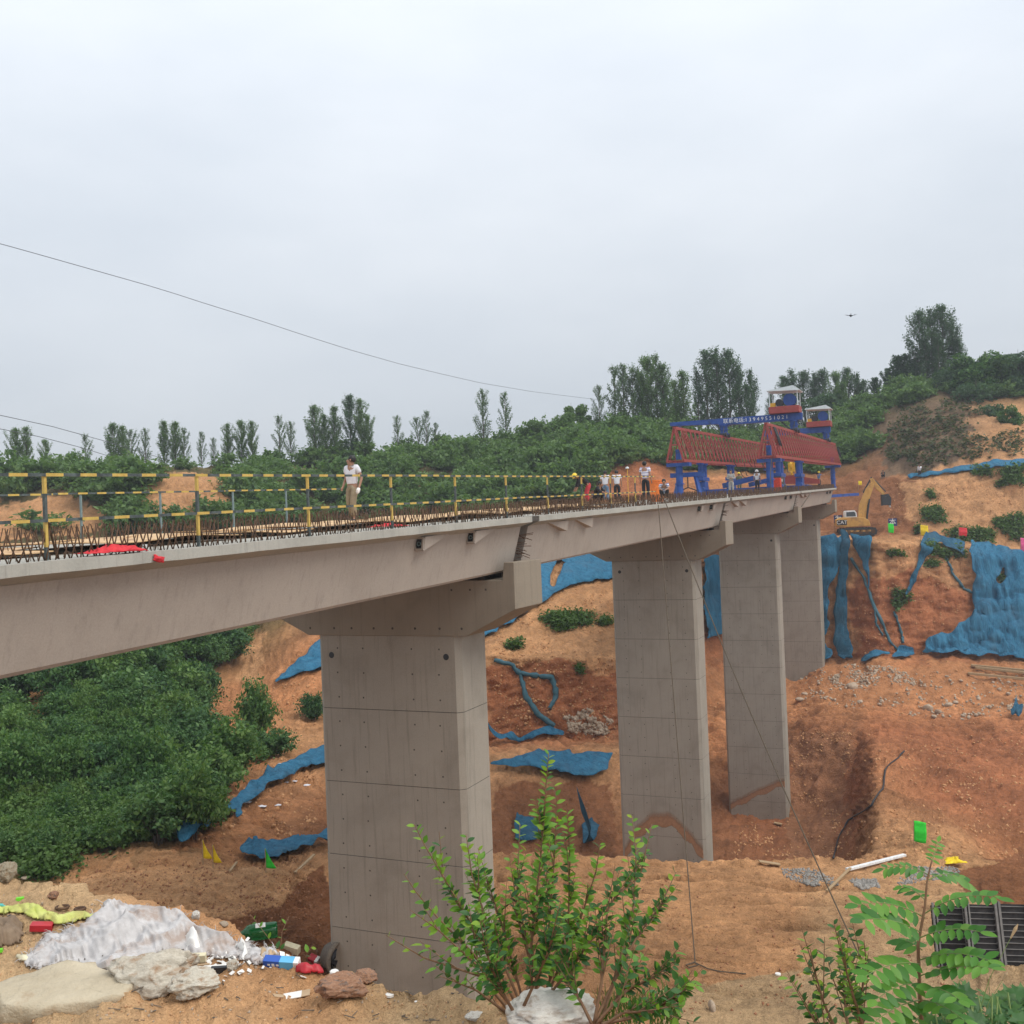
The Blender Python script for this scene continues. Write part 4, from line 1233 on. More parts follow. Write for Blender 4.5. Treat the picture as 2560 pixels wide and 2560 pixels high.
for px, yb, yt, d, k in [(1965, 1100, 945, 175, 'D1'), (1985, 1100, 928, 175, 'D2'), (2015, 1100, 932, 175, 'D1'), (2042, 1100, 935, 175, 'D2'), (2062, 1100, 928, 175, 'D1'), (1930, 1100, 985, 172, 'D2'),
                      (2098, 1100, 935, 172, 'd1'), (2125, 1100, 925, 172, 'D1'), (2150, 1100, 938, 172, 'D2'), (2165, 1100, 955, 172, 'D1'), (2110, 1100, 960, 168, 'd2'), (2080, 1100, 970, 168, 'b2')]:
    tree(k, px, yb, yt, d, 'dark poplar in the dense stand behind the winch cabins', g5)
g6 = 'small bare-stemmed poplars on the hill crest'
for px, yb, yt, d, k in [(2192, 1020, 946, 163, 's1'), (2222, 1008, 924, 163, 's1'), (2250, 995, 892, 162, 's1'), (2268, 992, 888, 162, 's1'), (2292, 985, 898, 161, 's1')]:
    tree(k, px, yb, yt, d, 'small poplar with bare stem standing in a row on the hill crest', g6, wid=1.15)
g7 = 'great dark poplars on the hill top'
for px, yb, yt, d, k in [(2305, 982, 782, 160, 'D1'), (2334, 978, 775, 160, 'D2'), (2362, 975, 768, 160, 'D1'), (2388, 975, 800, 160, 'D2'), (2318, 980, 850, 159, 'D1'), (2350, 975, 840, 158, 'D2'), (2400, 975, 850, 159, 'D1')]:
    tree(k, px, yb, yt, d, 'huge dark poplar of the cluster on top of the hill', g7, wid=1.1)
for px, yb, yt, d, k, w in [(2425, 1010, 880, 150, 'b1', 1.1), (2470, 1010, 872, 150, 'b1', 1.0), (2445, 1075, 945, 146, 'b2', 1.0), (2400, 1060, 905, 152, 'b2', .9), (2510, 1040, 900, 150, 'b1', .9), (2480, 1110, 1000, 140, 'b2', .95), (2440, 1130, 1050, 138, 'b2', .9), (2550, 1000, 868, 148, 'b2', 1.0), (2590, 1000, 880, 148, 'b2', 1.0), (2530, 1090, 1010, 136, 'b1', .8)]:
    tree(k, px, yb, yt, d, 'broad bushy tree overhanging the bare hillside above the earth bench', 'bushy trees on the bare hillside', name='broad_tree', wid=w)

# shrubs of the gully side, each its own
def bush_mesh(seed, n=2600, leaf=.10, shoots=60, tall=1.0):
    """a bush of arching shoots; leaves gather towards the outer part of each"""
    rng = np.random.default_rng(seed)
    C = []
    per = n // shoots
    for k in range(shoots):
        az = rng.uniform(0, 2*PI); R0 = rng.uniform(.12, 1.0) ** .7; Hh = (1.08 - .55 * R0 ** 1.6) * rng.uniform(.55, 1.08) * tall
        u = rng.uniform(.25, 1.05, per) ** .8
        r = R0 * u ** 1.3; z = Hh * np.sin(np.clip(u, 0, 1.05) * 1.45)
        P = np.stack([np.cos(az) * r, np.sin(az) * r, z], 1) + rng.normal(size=(per, 3)) * np.array([.06, .06, .045]) * (.5 + u[:, None])
        C.append(P)
    C = np.concatenate(C); C[:, 2] = np.abs(C[:, 2])
    return leaf_quads(C, leaf, rng, 0.55, 1.9)
BUSH = []
for k in range(6):
    V, F = bush_mesh(100 + k, 4400, .070, 55 + 12 * (k % 3), tall=1 + .25 * (k % 3))
    me = mesh_np('foliage', V, F); me.materials.append(M[('leaf_bush', 'leaf_blue', 'leaf_bush', 'leaf_fresh', 'leaf_blue', 'leaf_bush')[k]]); BUSH.append(me)
m = MB()
for q in range(6):
    a = q * 1.05; m.tube([(0, 0, -.25), (.12*math.cos(a), .12*math.sin(a), .2), (.4*math.cos(a), .4*math.sin(a), .6)], [.022, .016, .006], 5)
STEM = m.mesh('stem', True); STEM.materials.append(M['bark'])
def bush(P, s, label, group, sz=1.0, name='shrub'):
    e = tag(empty(name, P, random.uniform(0, 6.28)), label, 'shrub', group)
    k = random.randrange(6)
    o = obj('foliage', BUSH[k], None, e); o.scale = (s, s, s * sz)
    o = obj('stem', STEM, None, e); o.scale = (s, s, s * sz)
    return e
rb = random.Random(5)
cnt = 0; taken = []
tries = 0
while cnt < 290 and tries < 9000:
    tries += 1
    px = rb.uniform(-60, 640); py = rb.uniform(1560, 2170)
    h = hit(px, py, 12)
    if h is None or isgreen(h[2]) < 0.5: continue
    loc = h[0]
    if loc.y < 34: continue
    s = rb.uniform(.75, 1.75) * (1.0 if loc.y < 60 else 1.45)
    if px < 330 and py > 2010: s *= .55
    if any((loc.x-a)**2 + (loc.y-b)**2 < (0.42*(s+c))**2 for a, b, c in taken): continue
    taken.append((loc.x, loc.y, s))
    bush((loc.x, loc.y, loc.z - .1), s, 'leafy shrub in the thicket that fills the gully under the bridge', 'shrubs of the gully thicket', rb.uniform(.85, 1.5))
    cnt += 1
for px, py, s, sz, lab in [(640, 1868, 1.5, 1.9, 'tall bushy sapling standing alone before the tan spoil mound'), (684, 1892, 1.5, 1.0, 'round leafy bush at the foot of the lone sapling beside the blue strip'),
                       (782, 1800, 1.1, 1.5, 'dark bush just behind the edge of the nearest pier'), (585, 1945, 2.0, 1.1, 'big leafy bush at the edge of the scrub beside the blue strip'), (520, 1985, 1.9, 1.2, 'bright green bush among the scrub left of the blue strip')]:
    h = hit(px, py, 20)
    if h: bush(h[0] - Vector((0, 0, .2)), s, lab, None, sz)

# undergrowth of the far slopes, one mass
def scatter_mass(name, boxes, n, base_sets, smin, smax, mat, label, dmin, seed, need=0.5, sub=700, dmax=400, dens=None):
    rng = np.random.default_rng(seed); VV, FF = [], []; off = 0
    k = 0; tries = 0
    while k < n and tries < n * 12:
        tries += 1
        b = boxes[rng.integers(len(boxes))]
        px = rng.uniform(b[0], b[2]); py = rng.uniform(b[1], b[3])
        h = hit(px, py, dmin)
        if h is None or isgreen(h[2]) < need or h[0].y > dmax: continue
        V, F = base_sets[rng.integers(len(base_sets))]
        s = rng.uniform(smin, smax); a = rng.uniform(0, 6.28)
        R = np.array([[math.cos(a), -math.sin(a), 0], [math.sin(a), math.cos(a), 0], [0, 0, 1]])
        VV.append(V @ R.T * np.array([s, s, s * rng.uniform(.7, 1.25)]) + np.array(h[0][:]) - (0, 0, .15 * s)); FF.append(F + off); off += len(V); k += 1
    if not VV: return
    me = mesh_np(name, np.concatenate(VV), np.concatenate(FF))
    return tag(obj(name, me, mat), label, None, None, 'stuff')
small = [bush_mesh(300 + k, 800, .100, 30, tall=1.0) for k in range(5)]
scatter_mass('undergrowth', [(-80, 1130, 700, 1330), (600, 1090, 1300, 1320), (1200, 1060, 1720, 1260), (1380, 1060, 1720, 1240)], 460, small, 1.5, 3.6, 'leaf_far', 'dense green scrub covering the hillside behind the bridge', 60, 1)
scatter_mass('undergrowth', [(1700, 1040, 2150, 1200), (2050, 960, 2420, 1150), (2380, 940, 2640, 1120)], 260, small, 1.4, 3.2, 'leaf_far', 'dense green scrub below the trees on the right hill', 60, 2, need=.35)
scatter_mass('undergrowth', [(-80, 1560, 660, 1960), (-80, 1850, 450, 2180)], 260, small, .45, 1.2, 'leaf_fresh', 'low green scrub between the gully shrubs', 30, 3)
# weeds and low creepers: small leaves lying close to the soil
def weeds(name, polys, per, size, mat, label, dmin, seed, hgt=.25, jit=18):
    rng = np.random.default_rng(seed); C = []; sz = []
    for poly in polys:
        xs_ = [p[0] for p in poly]; ys_ = [p[1] for p in poly]
        nper = int(per * (max(xs_) - min(xs_)) * (max(ys_) - min(ys_)) / 1000) + 30
        X_ = rng.uniform(min(xs_), max(xs_), nper * 4); Y_ = rng.uniform(min(ys_), max(ys_), nper * 4)
        q = np.stack([X_ / 14, Y_ / 14, np.full(len(X_), float(seed))], 1)
        ok = inpoly(X_ + jit * vnoise(q, 3), Y_ + jit * vnoise(q, 4), poly)
        for px, py in list(zip(X_[ok], Y_[ok]))[:nper]:
            h = hit(px, py, dmin)
            if h is None: continue
            c = np.array(h[0][:])
            for _ in range(5): C.append(c + rng.normal(size=3) * (.22, .22, .10) * (hgt * 4) + np.array((0, 0, abs(rng.normal()) * hgt)))
    C = np.array(C)
    V, F = leaf_quads(C, size, rng, 0.8)
    return tag(obj(name, mesh_np(name, V, F), mat), label, None, None, 'stuff')
weeds('weeds', [[(1350, 1556), (1400, 1536), (1470, 1534), (1482, 1553), (1440, 1568), (1400, 1578)], [(1495, 1560), (1540, 1545), (1540, 1560), (1500, 1566)], [(1262, 1622), (1285, 1600), (1300, 1605), (1285, 1625)], [(1440, 1665), (1452, 1662), (1452, 1690), (1442, 1692)]],
      110, .17, 'leaf_grass', 'low green weeds on the earth ledge between the first two piers', 60, 4)
weeds('weeds', [[(2305, 1278), (2340, 1268), (2360, 1290), (2375, 1310), (2340, 1310), (2312, 1300)], [(2285, 1322), (2310, 1318), (2320, 1332), (2290, 1334)], [(2365, 1340), (2390, 1322), (2480, 1330), (2485, 1362), (2400, 1352)], [(2480, 1300), (2560, 1290), (2560, 1360), (2510, 1340)], [(2300, 1365), (2330, 1358), (2372, 1388), (2366, 1404)], [(2380, 1378), (2410, 1374), (2415, 1398), (2385, 1394)], [(2310, 1405), (2345, 1404), (2345, 1418), (2312, 1418)],
              [(2230, 1482), (2262, 1478), (2276, 1500), (2240, 1530)], [(2222, 1382), (2262, 1382), (2262, 1392), (2222, 1394)], [(2430, 1170), (2480, 1165), (2480, 1195), (2430, 1190)], [(2490, 1185), (2560, 1160), (2560, 1215), (2520, 1210)], [(2490, 1215), (2520, 1200), (2520, 1218), (2495, 1222)], [(2318, 1235), (2332, 1228), (2336, 1248), (2322, 1248)], [(2490, 1450), (2515, 1440), (2515, 1460), (2495, 1462)]],
      80, .22, 'leaf_grass', 'green weeds creeping over the earth benches on the right', 90, 5, jit=8)
weeds('weeds', [[(2400, 1110), (2560, 1070), (2560, 1140), (2420, 1150)], [(2240, 1110), (2330, 1020), (2420, 960), (2430, 1130), (2300, 1190)], [(2200, 1120), (2280, 1090), (2300, 1140), (2210, 1160)], [(2280, 1000), (2330, 985), (2300, 1080), (2230, 1110), (2220, 1080)]], 9, .3, 'leaf_olive', 'sparse olive scrub on the bare hillside', 100, 6)
weeds('weeds', [[(0, 2010), (140, 2010), (330, 2020), (340, 2120), (120, 2120), (0, 2170)], [(80, 2150), (190, 2140), (140, 2200), (60, 2200)]], 90, .12, 'leaf_grass', 'tall bright grass at the gully bottom', 20, 7, hgt=.35)
# ---------------------------------------------------------------- bridge launching gantry
mat_mottle('gantry_red', (0.25, 0.045, 0.040), (0.35, 0.070, 0.058), 3, 0.5, 0.1, 0.01, c3=(0.24, 0.060, 0.05), s3=.8)
mat_mottle('gantry_blue', (0.020, 0.060, 0.24), (0.035, 0.095, 0.34), 3, 0.45, 0.1, 0.01, c3=(0.025, 0.055, 0.15), s3=.9)
mat_mottle('sheet_metal', (0.60, 0.66, 0.66), (0.74, 0.80, 0.80), 2, 0.5, 0.1)
mat_plain('box_red', (0.62, 0.06, 0.03), 0.5)
mat_plain('orange_plastic', (0.80, 0.20, 0.035), 0.5, spec=.4)
mat_plain('hook_yellow', (0.75, 0.42, 0.03), 0.5)
mat_plain('dark_iron', (0.035, 0.038, 0.042), 0.6)
S0, NA, NB_ = 75.0, 12.3, 18.5       # front end of the trusses; offsets of the two trusses
LT = 51.0
ZB, HT, WT = 2.75, 2.45, 1.25         # truss underside above deck, height, width of its base
gan = tag(bempty('launching_gantry', S0, NCEN), 'launching gantry of two long red triangular trusses on blue legs standing on the deck', 'gantry')
G0 = 0.0272 * 0.35                     # the gantry itself is nearly level; the deck below climbs
def gp_(ds, n, h): return (ds, n - NCEN, h + 0.0272 * ds)
def text_mesh(txt, size, name, depth=0.006):
    cu = bpy.data.curves.new(name, 'FONT'); cu.body = txt; cu.size = size; cu.extrude = depth; cu.align_x = 'CENTER'; cu.align_y = 'CENTER'
    o = bpy.data.objects.new('tmp', cu); COL.objects.link(o)
    bpy.context.view_layer.update()
    me = bpy.data.meshes.new_from_object(o.evaluated_get(bpy.context.evaluated_depsgraph_get()))
    bpy.data.objects.remove(o); me.name = name
    return me
for idx, nn in enumerate((NA, NB_)):
    OFF = 3.0 if idx == 0 else 0.0
    def gp_(ds, n, h): return (ds + OFF, n - NCEN, h + 0.0272 * (ds + OFF))
    top = lambda ds: gp_(ds, nn, ZB + HT)
    tl = MB(); tl.bar(top(0), top(LT), 0.24, 0.20); tr = tl.build('top_chord', 'gantry_red', gan)
    lows = []
    for sgn in (-1, 1):
        m = MB(); m.bar(gp_(-.12, nn + sgn * WT/2, ZB), gp_(LT, nn + sgn * WT/2, ZB), 0.13, 0.20); m.build('bottom_chord', 'gantry_red', gan)
    # web members: one slanting pair per bay, on both inclined faces
    nb = 34; bay = LT / nb
    for sgn in (-1, 1):
        dm = MB(); pm = MB()
        for k in range(nb):
            a = gp_(k * bay + .05, nn + sgn * .12, ZB + HT - .1); b = gp_((k + .62) * bay + .05, nn + sgn * WT/2, ZB + .1)
            m = MB(); m.bar((0, 0, 0), np.array(b) - np.array(a), 0.065, 0.075)
            m.build('web_bar', 'gantry_red', gan, loc=a)
            a2 = gp_((k + 1) * bay, nn + sgn * .12, ZB + HT - .1)
            m = MB(); m.bar((0, 0, 0), np.array(b) - np.array(a2), 0.03, 0.04)
            m.build('web_brace', 'gantry_red', gan, loc=a2)
    bt = MB()
    for k in range(nb):
        bt.bar(gp_(k * bay, nn - WT/2, ZB), gp_((k + 1) * bay, nn + WT/2, ZB), .06); bt.bar(gp_(k * bay, nn - WT/2, ZB), gp_(k * bay, nn + WT/2, ZB), .06)
    tag(bt.build('bottom_lacing', 'gantry_red', gan), kind='stuff')
    # end frame
    ef = MB()
    ef.bar(gp_(-.08, nn - WT/2, ZB), gp_(-.08, nn, ZB + HT), .14); ef.bar(gp_(-.08, nn + WT/2, ZB), gp_(-.08, nn, ZB + HT), .14); ef.bar(gp_(-.08, nn - .35, ZB + 1.2), gp_(-.08, nn + .35, ZB + 1.2), .09)
    ef.build('end_frame', 'gantry_red', gan)
    # ladder on the inclined face
    ld = MB()
    for k in range(6):
        t = (k + .5) / 6
        y = nn - .15 - (WT/2 - .12) * t; z = ZB + HT - .15 - (HT - .3) * t
        ld.bar(gp_(1.7 + .62*bay*t, y - .06, z), gp_(2.2 + .62*bay*t, y - .06, z), .05)
    ld.bar(gp_(1.7, nn - .2, ZB + HT - .15), gp_(1.7 + .62*bay, nn - WT/2 - .07, ZB + .15), .045); ld.bar(gp_(2.2, nn - .2, ZB + HT - .15), gp_(2.2 + .62*bay, nn - WT/2 - .07, ZB + .15), .045)
    ld.build('ladder', 'gantry_red', gan)
    # front leg and rear leg
    for ds in (1.0, LT - 3.5) if idx == 0 else (1.0, LT - 6):
        lg = MB(); x = ds
        lg.lathe([(.26, 0), (.26, ZB - .35)], 14, gp_(x, nn, 0.0)); 
        for zz_ in (.05, 1.0, 1.75): lg.lathe([(.26, 0), (.36, 0), (.36, .07), (.26, .07)], 14, gp_(x, nn, zz_))
        l = lg.build('leg', 'gantry_blue', gan, smooth=False)
        hd = MB(); hd.box(gp_(x, nn, ZB - .27), (.75, 1.75, .26)); hd.box(gp_(x, nn, ZB + .5), (.38, .34, .75)); hd.build('leg_head', 'gantry_blue', gan)
        ft = MB(); ft.box(gp_(x, nn, .03), (.7, .7, .06)); ft.build('foot_plate', 'gantry_blue', gan)
    # bundled cable slung at the end of the truss
    cb = MB()
    rngc = random.Random(idx)
    for k in range(9):
        x = (1.9 if idx == 0 else LT - 1) + k * .13
        if idx == 1 and k > 5: break
        yo = nn - .25
        cb.tube([gp_(x, yo, ZB + HT - .15), gp_(x + rngc.uniform(-.1, .1), yo - .28, ZB + 1.5), gp_(x + .1 + rngc.uniform(-.1, .1), yo - .42, ZB + .75 + rngc.uniform(0, .3)), gp_(x + .25, yo - .25, ZB + 1.5), gp_(x + .3, yo, ZB + HT - .2)], .045, 5)
    if idx == 0: cb.build('cable_bundle', 'dark_iron', gan)
OFF = 0
def gp_(ds, n, h): return (ds, n - NCEN, h + 0.0272 * ds)
cb2 = MB()
for k in range(5):
    x = LT + 2.7 + k * .08
    cb2.tube([gp_(x, NA - .35, ZB + HT - .3), gp_(x + .05, NA - .6, ZB + 1.4), gp_(x + .1, NA - .7, ZB + .8), gp_(x + .2, NA - .4, ZB + 1.5), gp_(x + .2, NA - .3, ZB + HT - .3)], .05, 5)
cb2.build('cable_bundle', 'dark_iron', gan)

def crane(ds, n_lo, n_hi, n_full, label_txt, cab_n, name, lab):
    e = tag(bempty(name, S0 + ds, NCEN, zd(S0 + ds) + ZB + HT + .12), lab, 'crane')
    y = lambda n: n - NCEN
    H0 = 0.95
    # legs on the trusses
    for nn in (NA, NB_):
        m = MB(); m.lathe([(.34, .1), (.34, H0)], 12, (0, y(nn), 0))
        for z in (.1, .5, H0 - .12): m.lathe([(.34, 0), (.44, 0), (.44, .08), (.34, .08)], 12, (0, y(nn), z))
        m.build('crane_leg', 'gantry_blue', e)
        b = MB(); b.box((0, y(nn), .05), (2.2, .5, .18)); b.build('bogie', 'dark_iron', e)
        for x in (-.8, .8):
            w = MB(); w.lathe([(0, -.08), (.2, -.08), (.2, .08), (0, .08)], 12, (x, y(nn) - .3, .05), rotm(PI/2, 0, 0)); w.build('wheel', 'dark_iron', e)
        st = MB()
        for x in (-.5, .5): st.bar((x * 2, y(nn) - .1, .1), (x * .4, y(nn) - .1, H0), .06); st.bar((x * 2, y(nn) + .3, .1), (x * 1.2, y(nn) + 1.1, H0), .05)
        st.build('strut', 'dark_iron', e)
    hb = 0.62
    m = MB(); m.bb((-.32, y(n_lo), H0), (.32, y(n_full), H0 + hb)); m.build('main_beam', 'gantry_blue', e, bevel=.02)
    if n_hi > n_full:
        m = MB(); zt = H0 + hb
        m.add([(-.3, y(n_full), zt - .5), (.3, y(n_full), zt - .5), (.3, y(n_full), zt - .004), (-.3, y(n_full), zt - .004), (-.3, y(n_hi), zt - .36), (.3, y(n_hi), zt - .36), (.3, y(n_hi), zt - .02), (-.3, y(n_hi), zt - .02)],
              [(0,3,2,1),(4,5,6,7),(0,1,5,4),(1,2,6,5),(2,3,7,6),(3,0,4,7)])
        m.build('cantilever', 'gantry_blue', e)
        m = MB(); m.box((0, y(n_hi) - .6, zt - .62), (.5, .7, .34)); m.build('end_hanger', 'gantry_blue', e)
    if label_txt:
        tm = text_mesh(label_txt, .46, 'lettering')
        t = obj('lettering', tm, 'white_paint', e, (-.335, y(15.6), H0 + hb * .5), (PI/2, 0, -PI/2)); t.scale = (1.0, 1, 1)
    # trolley with winch under a sheet roof
    c = y(cab_n); z0 = H0 + hb + .02
    m = MB(); m.bb((-1.0, c - 1.3, z0), (1.0, c + 1.3, z0 + .6)); m.build('trolley_frame', 'box_red' if False else 'gantry_red', e, bevel=.02)
    for x in (-.9, .9):
        for q in (-1.2, 1.2):
            p = MB(); p.bar((x, c + q, z0 + .6), (x, c + q, z0 + 1.9), .07); p.build('roof_post', 'sheet_metal', e)
    rf = MB(); rf.prism([(-1.4, z0 + 1.88), (1.4, z0 + 1.98), (1.4, z0 + 2.05), (-.9, z0 + 2.34), (-1.45, z0 + 1.95)], 0, -1.15, 1.15)
    o = rf.build('roof', 'sheet_metal', e)
    o.location = (0, c, 0)
    dr = MB(); dr.lathe([(0, -.32), (.55, -.32), (.55, -.26), (.36, -.26), (.36, .26), (.55, .26), (.55, .32), (0, .32)], 18, (-.1, c - .45, z0 + 1.18), rotm(0, PI/2, 0)); dr.build('winch_drum', 'gantry_blue', e)
    mo = MB(); mo.lathe([(0, -.3), (.34, -.3), (.34, .3), (0, .3)], 14, (-.1, c + .45, z0 + .98), rotm(0, PI/2, 0)); mo.build('winch_motor', 'dark_iron', e)
    bx = MB(); bx.box((-.3, c + 1.0, z0 + .8), (.4, .45, .36)); bx.build('control_box', 'hook_yellow', e)
    return e
crane(18.6, 11.55, 23.4, 18.9, '联系电话:1 3 9 4 9 5 5 1 0 2 1', 13.0, 'gantry_crane', 'blue crossbeam with white phone number carrying a roofed red winch trolley')
crane(45.0, 11.8, 19.2, 19.2, None, 13.0, 'gantry_crane', 'rear blue crossbeam with a roofed red winch trolley near the truss ends')

# machinery between the trusses and the deck
tr = tag(bempty('support_trestle', S0 + 2.8, NB_ - .2), 'blue steel trestle with splayed legs standing next to the front leg of the gantry', 'trestle')
m = MB(); m.box((0, 0, 1.72), (.5, 2.6, .34)); m.build('cross_head', 'gantry_blue', tr)
for q in (-.75, .75):
    for x in (-.35, .35):
        m = MB(); m.bar((x, q * 1.35, 0), (x * .3, q * .85, 1.58), .26, .2); m.build('leg', 'gantry_blue', tr)
m = MB(); m.bar((0, -1.0, .35), (0, 0, .75), .08); m.bar((0, 1.0, .35), (0, 0, .75), .08); m.bar((0, 0, .75), (0, 0, 1.6), .07); m.build('tie_rod', 'dark_iron', tr)

def portal(ds, label):
    e = tag(bempty('support_bogie', S0 + ds, NCEN), label, 'gantry support')
    y = lambda n: n - NCEN
    for nn in (NA, NB_):
        for x in (-.75, .75):
            m = MB(); m.lathe([(.2, 1.55), (.2, 2.55), (.32, 2.55), (.32, 2.68), (0, 2.68)], 12, (x, y(nn), 0)); m.build('jack', 'gantry_blue', e)
        m = MB(); m.box((0, y(nn), 1.38), (2.4, .6, .3)); m.box((0, y(nn), .95), (1.3, .6, .45)); m.build('carriage', 'gantry_blue', e, bevel=.02)
        m = MB(); m.box((0, y(nn), .38), (1.9, .55, .7)); m.build('wheel_box', 'gantry_blue', e, bevel=.02)
        mo = MB(); mo.lathe([(0, -.35), (.2, -.35), (.2, .35), (0, .35)], 12, (-1.15, y(nn) - .2, .5), rotm(0, PI/2, 0)); mo.build('drive_motor', 'gantry_blue', e)
    m = MB(); m.bb((-.3, y(NA), .06), (.3, y(NB_), .5)); m.build('cross_beam', 'gantry_blue', e)
    m = MB(); m.bar((.2, y(NA) + 1.6, 1.35), (.2, y(NB_) - 1.6, .75), .5, .4); m.build('raking_beam', 'gantry_blue', e)
    return e
portal(9.0, 'blue wheeled support with twin jacks under the middle of the far truss')
portal(21.0, 'blue wheeled support with jacks and dark motors under the truss nearer the deck edge')
rl = tag(bempty('cross_rail', S0 + 13, 15.0), 'long blue rail beam lying across the deck under the gantry', 'rail beam')
m = MB(); m.box((0, 0, .22), (.5, 6.5, .34)); m.box((0, 0, .42), (.2, 6.5, .08)); m.build('beam', 'gantry_blue', rl)
rl = tag(bempty('cross_rail', S0 + 31, 12.6), 'short blue steel beam lying at the deck edge behind the red box', 'rail beam')
m = MB(); m.box((0, 0, .25), (8.0, .45, .36)); m.build('beam', 'gantry_blue', rl)
ro = tag(bempty('outrigger_beam', 120.5, 11.3, zd(120.5) - .95), 'blue steel beam sticking out past the end of the last girder', 'beam')
m = MB(); m.bar((-2.0, 1.2, 0), (5.5, -1.6, .2), .4, .32); m.build('beam', 'gantry_blue', ro)
# electric box, generator
eb = tag(bempty('switch_box', 80.2, 11.95), 'bright red switch box on the deck beside the gantry leg', 'switch box')
m = MB(); m.box((0, 0, .62), (.55, .5, 1.05)); m.build('cabinet', 'box_red', eb, bevel=.02)
m = MB(); m.box((0, -.262, .62), (.46, .02, .92)); m.build('door', 'box_red', eb)
m = MB(); m.box((0, 0, .06), (.5, .45, .1)); m.build('plinth', 'dark_iron', eb)
gn = tag(bempty('hydraulic_unit', 83.0, 12.4), 'dark hydraulic power pack with white labels beside the red box', 'power pack')
m = MB(); m.box((0, 0, .65), (2.0, .9, 1.2)); m.build('tank', 'dark_iron', gn, bevel=.03)
m = MB(); m.box((-.4, -.46, .95), (.3, .02, .2)); m.build('label_plate', 'white_paint', gn)
m = MB(); m.lathe([(0, -.45), (.42, -.45), (.42, .45), (0, .45)], 14, (1.9, 0, .5), rotm(0, PI/2, 0)); m.build('motor', 'dark_iron', gn)
hk = tag(bempty('hook_block', 103.5, 14.0), 'yellow hook block on a red lifting beam hanging under the truss', 'hook')
m = MB(); m.box((0, 0, 2.3), (.35, .6, .9)); m.lathe([(0, -.1), (.42, -.1), (.42, .1), (0, .1)], 14, (0, 0, 2.45), rotm(PI/2, 0, 0)); m.build('pulley_block', 'hook_yellow', hk)
m = MB(); m.lathe([(0, -.08), (.25, -.08), (.25, .08), (0, .08)], 12, (0, 0, 1.72), rotm(PI/2, 0, 0)); m.build('lower_shackle', 'hook_yellow', hk)
m = MB(); m.prism([(-2.6, .55), (2.6, .75), (2.6, 1.2), (0, 1.55), (-2.6, .95)], 0, -.12, .12); m.build('lifting_beam', 'gantry_red', hk)
# flexible cables draped about
cm = MB()
for k in range(7):
    a = np.array((random.uniform(0, 22), random.uniform(-3.0, 2), 2.6)); b = a + (random.uniform(2, 6), random.uniform(-.5, .5), random.uniform(-1.5, -.6))
    mid = (a + b) / 2 - (0, 0, .5)
    cm.tube([a + (0, 0, 0.0272 * a[0]), mid + (0, 0, .0272 * mid[0]), b + (0, 0, .0272 * b[0])], .03, 5)
o = cm.build('power_cable', 'dark_iron', gan); tag(o, kind='stuff')
m = MB(); m.tube([gp_(1.05, NA - .5, .05), gp_(1.4, NA - .45, 1.4), gp_(1.9, NA - .5, 2.6)], .03, 5); m.build('rope', 'rope', gan)
# orange tub
e = tag(bempty('plastic_tub', 53.6, 14.3), 'tall orange plastic tub standing on the deck behind the striped shirt man', 'tub')
m = MB(); m.lathe([(.32, 0), (.43, 1.1), (.47, 1.1), (.47, 1.16), (.41, 1.16), (.29, .04), (0, .04)], 24); m.build('tub', 'orange_plastic', e, smooth=False)
m = MB(); m.lathe([(.405, .98), (.44, .98), (.44, 1.03), (.405, 1.03)], 24); m.build('rim', 'orange_plastic', e)
# ---------------------------------------------------------------- people
mat_mottle('skin', (0.30, 0.165, 0.105), (0.38, 0.215, 0.145), 9, 0.55, 0.1)
mat_plain('hair', (0.012, 0.011, 0.011), 0.5)
mat_mottle('white_cotton', (0.60, 0.59, 0.62), (0.72, 0.71, 0.74), 9, 0.85, 0.3)
mat_mottle('khaki', (0.24, 0.19, 0.125), (0.32, 0.255, 0.17), 9, 0.85, 0.3)
mat_plain('black_cotton', (0.022, 0.022, 0.026), 0.85)
mat_plain('red_cotton', (0.42, 0.04, 0.05), 0.85)
mat_mottle('denim', (0.10, 0.15, 0.22), (0.16, 0.23, 0.31), 9, 0.85, 0.3)
mat_mottle('grey_work', (0.26, 0.24, 0.22), (0.38, 0.36, 0.33), 6, 0.85, 0.3)
mat_mottle('camo', (0.10, 0.12, 0.06), (0.22, 0.20, 0.12), 14, 0.85, 0.2)
mat_plain('blue_work', (0.11, 0.17, 0.32), 0.85)
mat_plain('helmet_yellow', (0.80, 0.58, 0.02), 0.35, spec=.5)
mat_plain('helmet_white', (0.78, 0.76, 0.74), 0.35, spec=.5)
mat_plain('shoe', (0.03, 0.028, 0.026), 0.6)
mat_plain('glove', (0.74, 0.72, 0.68), 0.9)
def mat_bands(name, a, b, per):
    m, nt, p = new_mat(name)
    t = nt.nodes.new('ShaderNodeTexCoord'); s = nt.nodes.new('ShaderNodeSeparateXYZ'); nt.links.new(t.outputs['Object'], s.inputs[0])
    k = nt.nodes.new('ShaderNodeMath'); k.operation = 'PINGPONG'; k.inputs[1].default_value = per; nt.links.new(s.outputs['Z'], k.inputs[0])
    g = nt.nodes.new('ShaderNodeMath'); g.operation = 'LESS_THAN'; g.inputs[1].default_value = per * .34; nt.links.new(k.outputs[0], g.inputs[0])
    nt.links.new(mixc(nt, g.outputs[0], a, b), p.inputs['Base Color']); p.inputs['Roughness'].default_value = .85
mat_bands('striped_violet', (0.70, 0.69, 0.75), (0.30, 0.30, 0.48), .055)
mat_bands('striped_blue', (0.62, 0.65, 0.72), (0.03, 0.06, 0.26), .05)

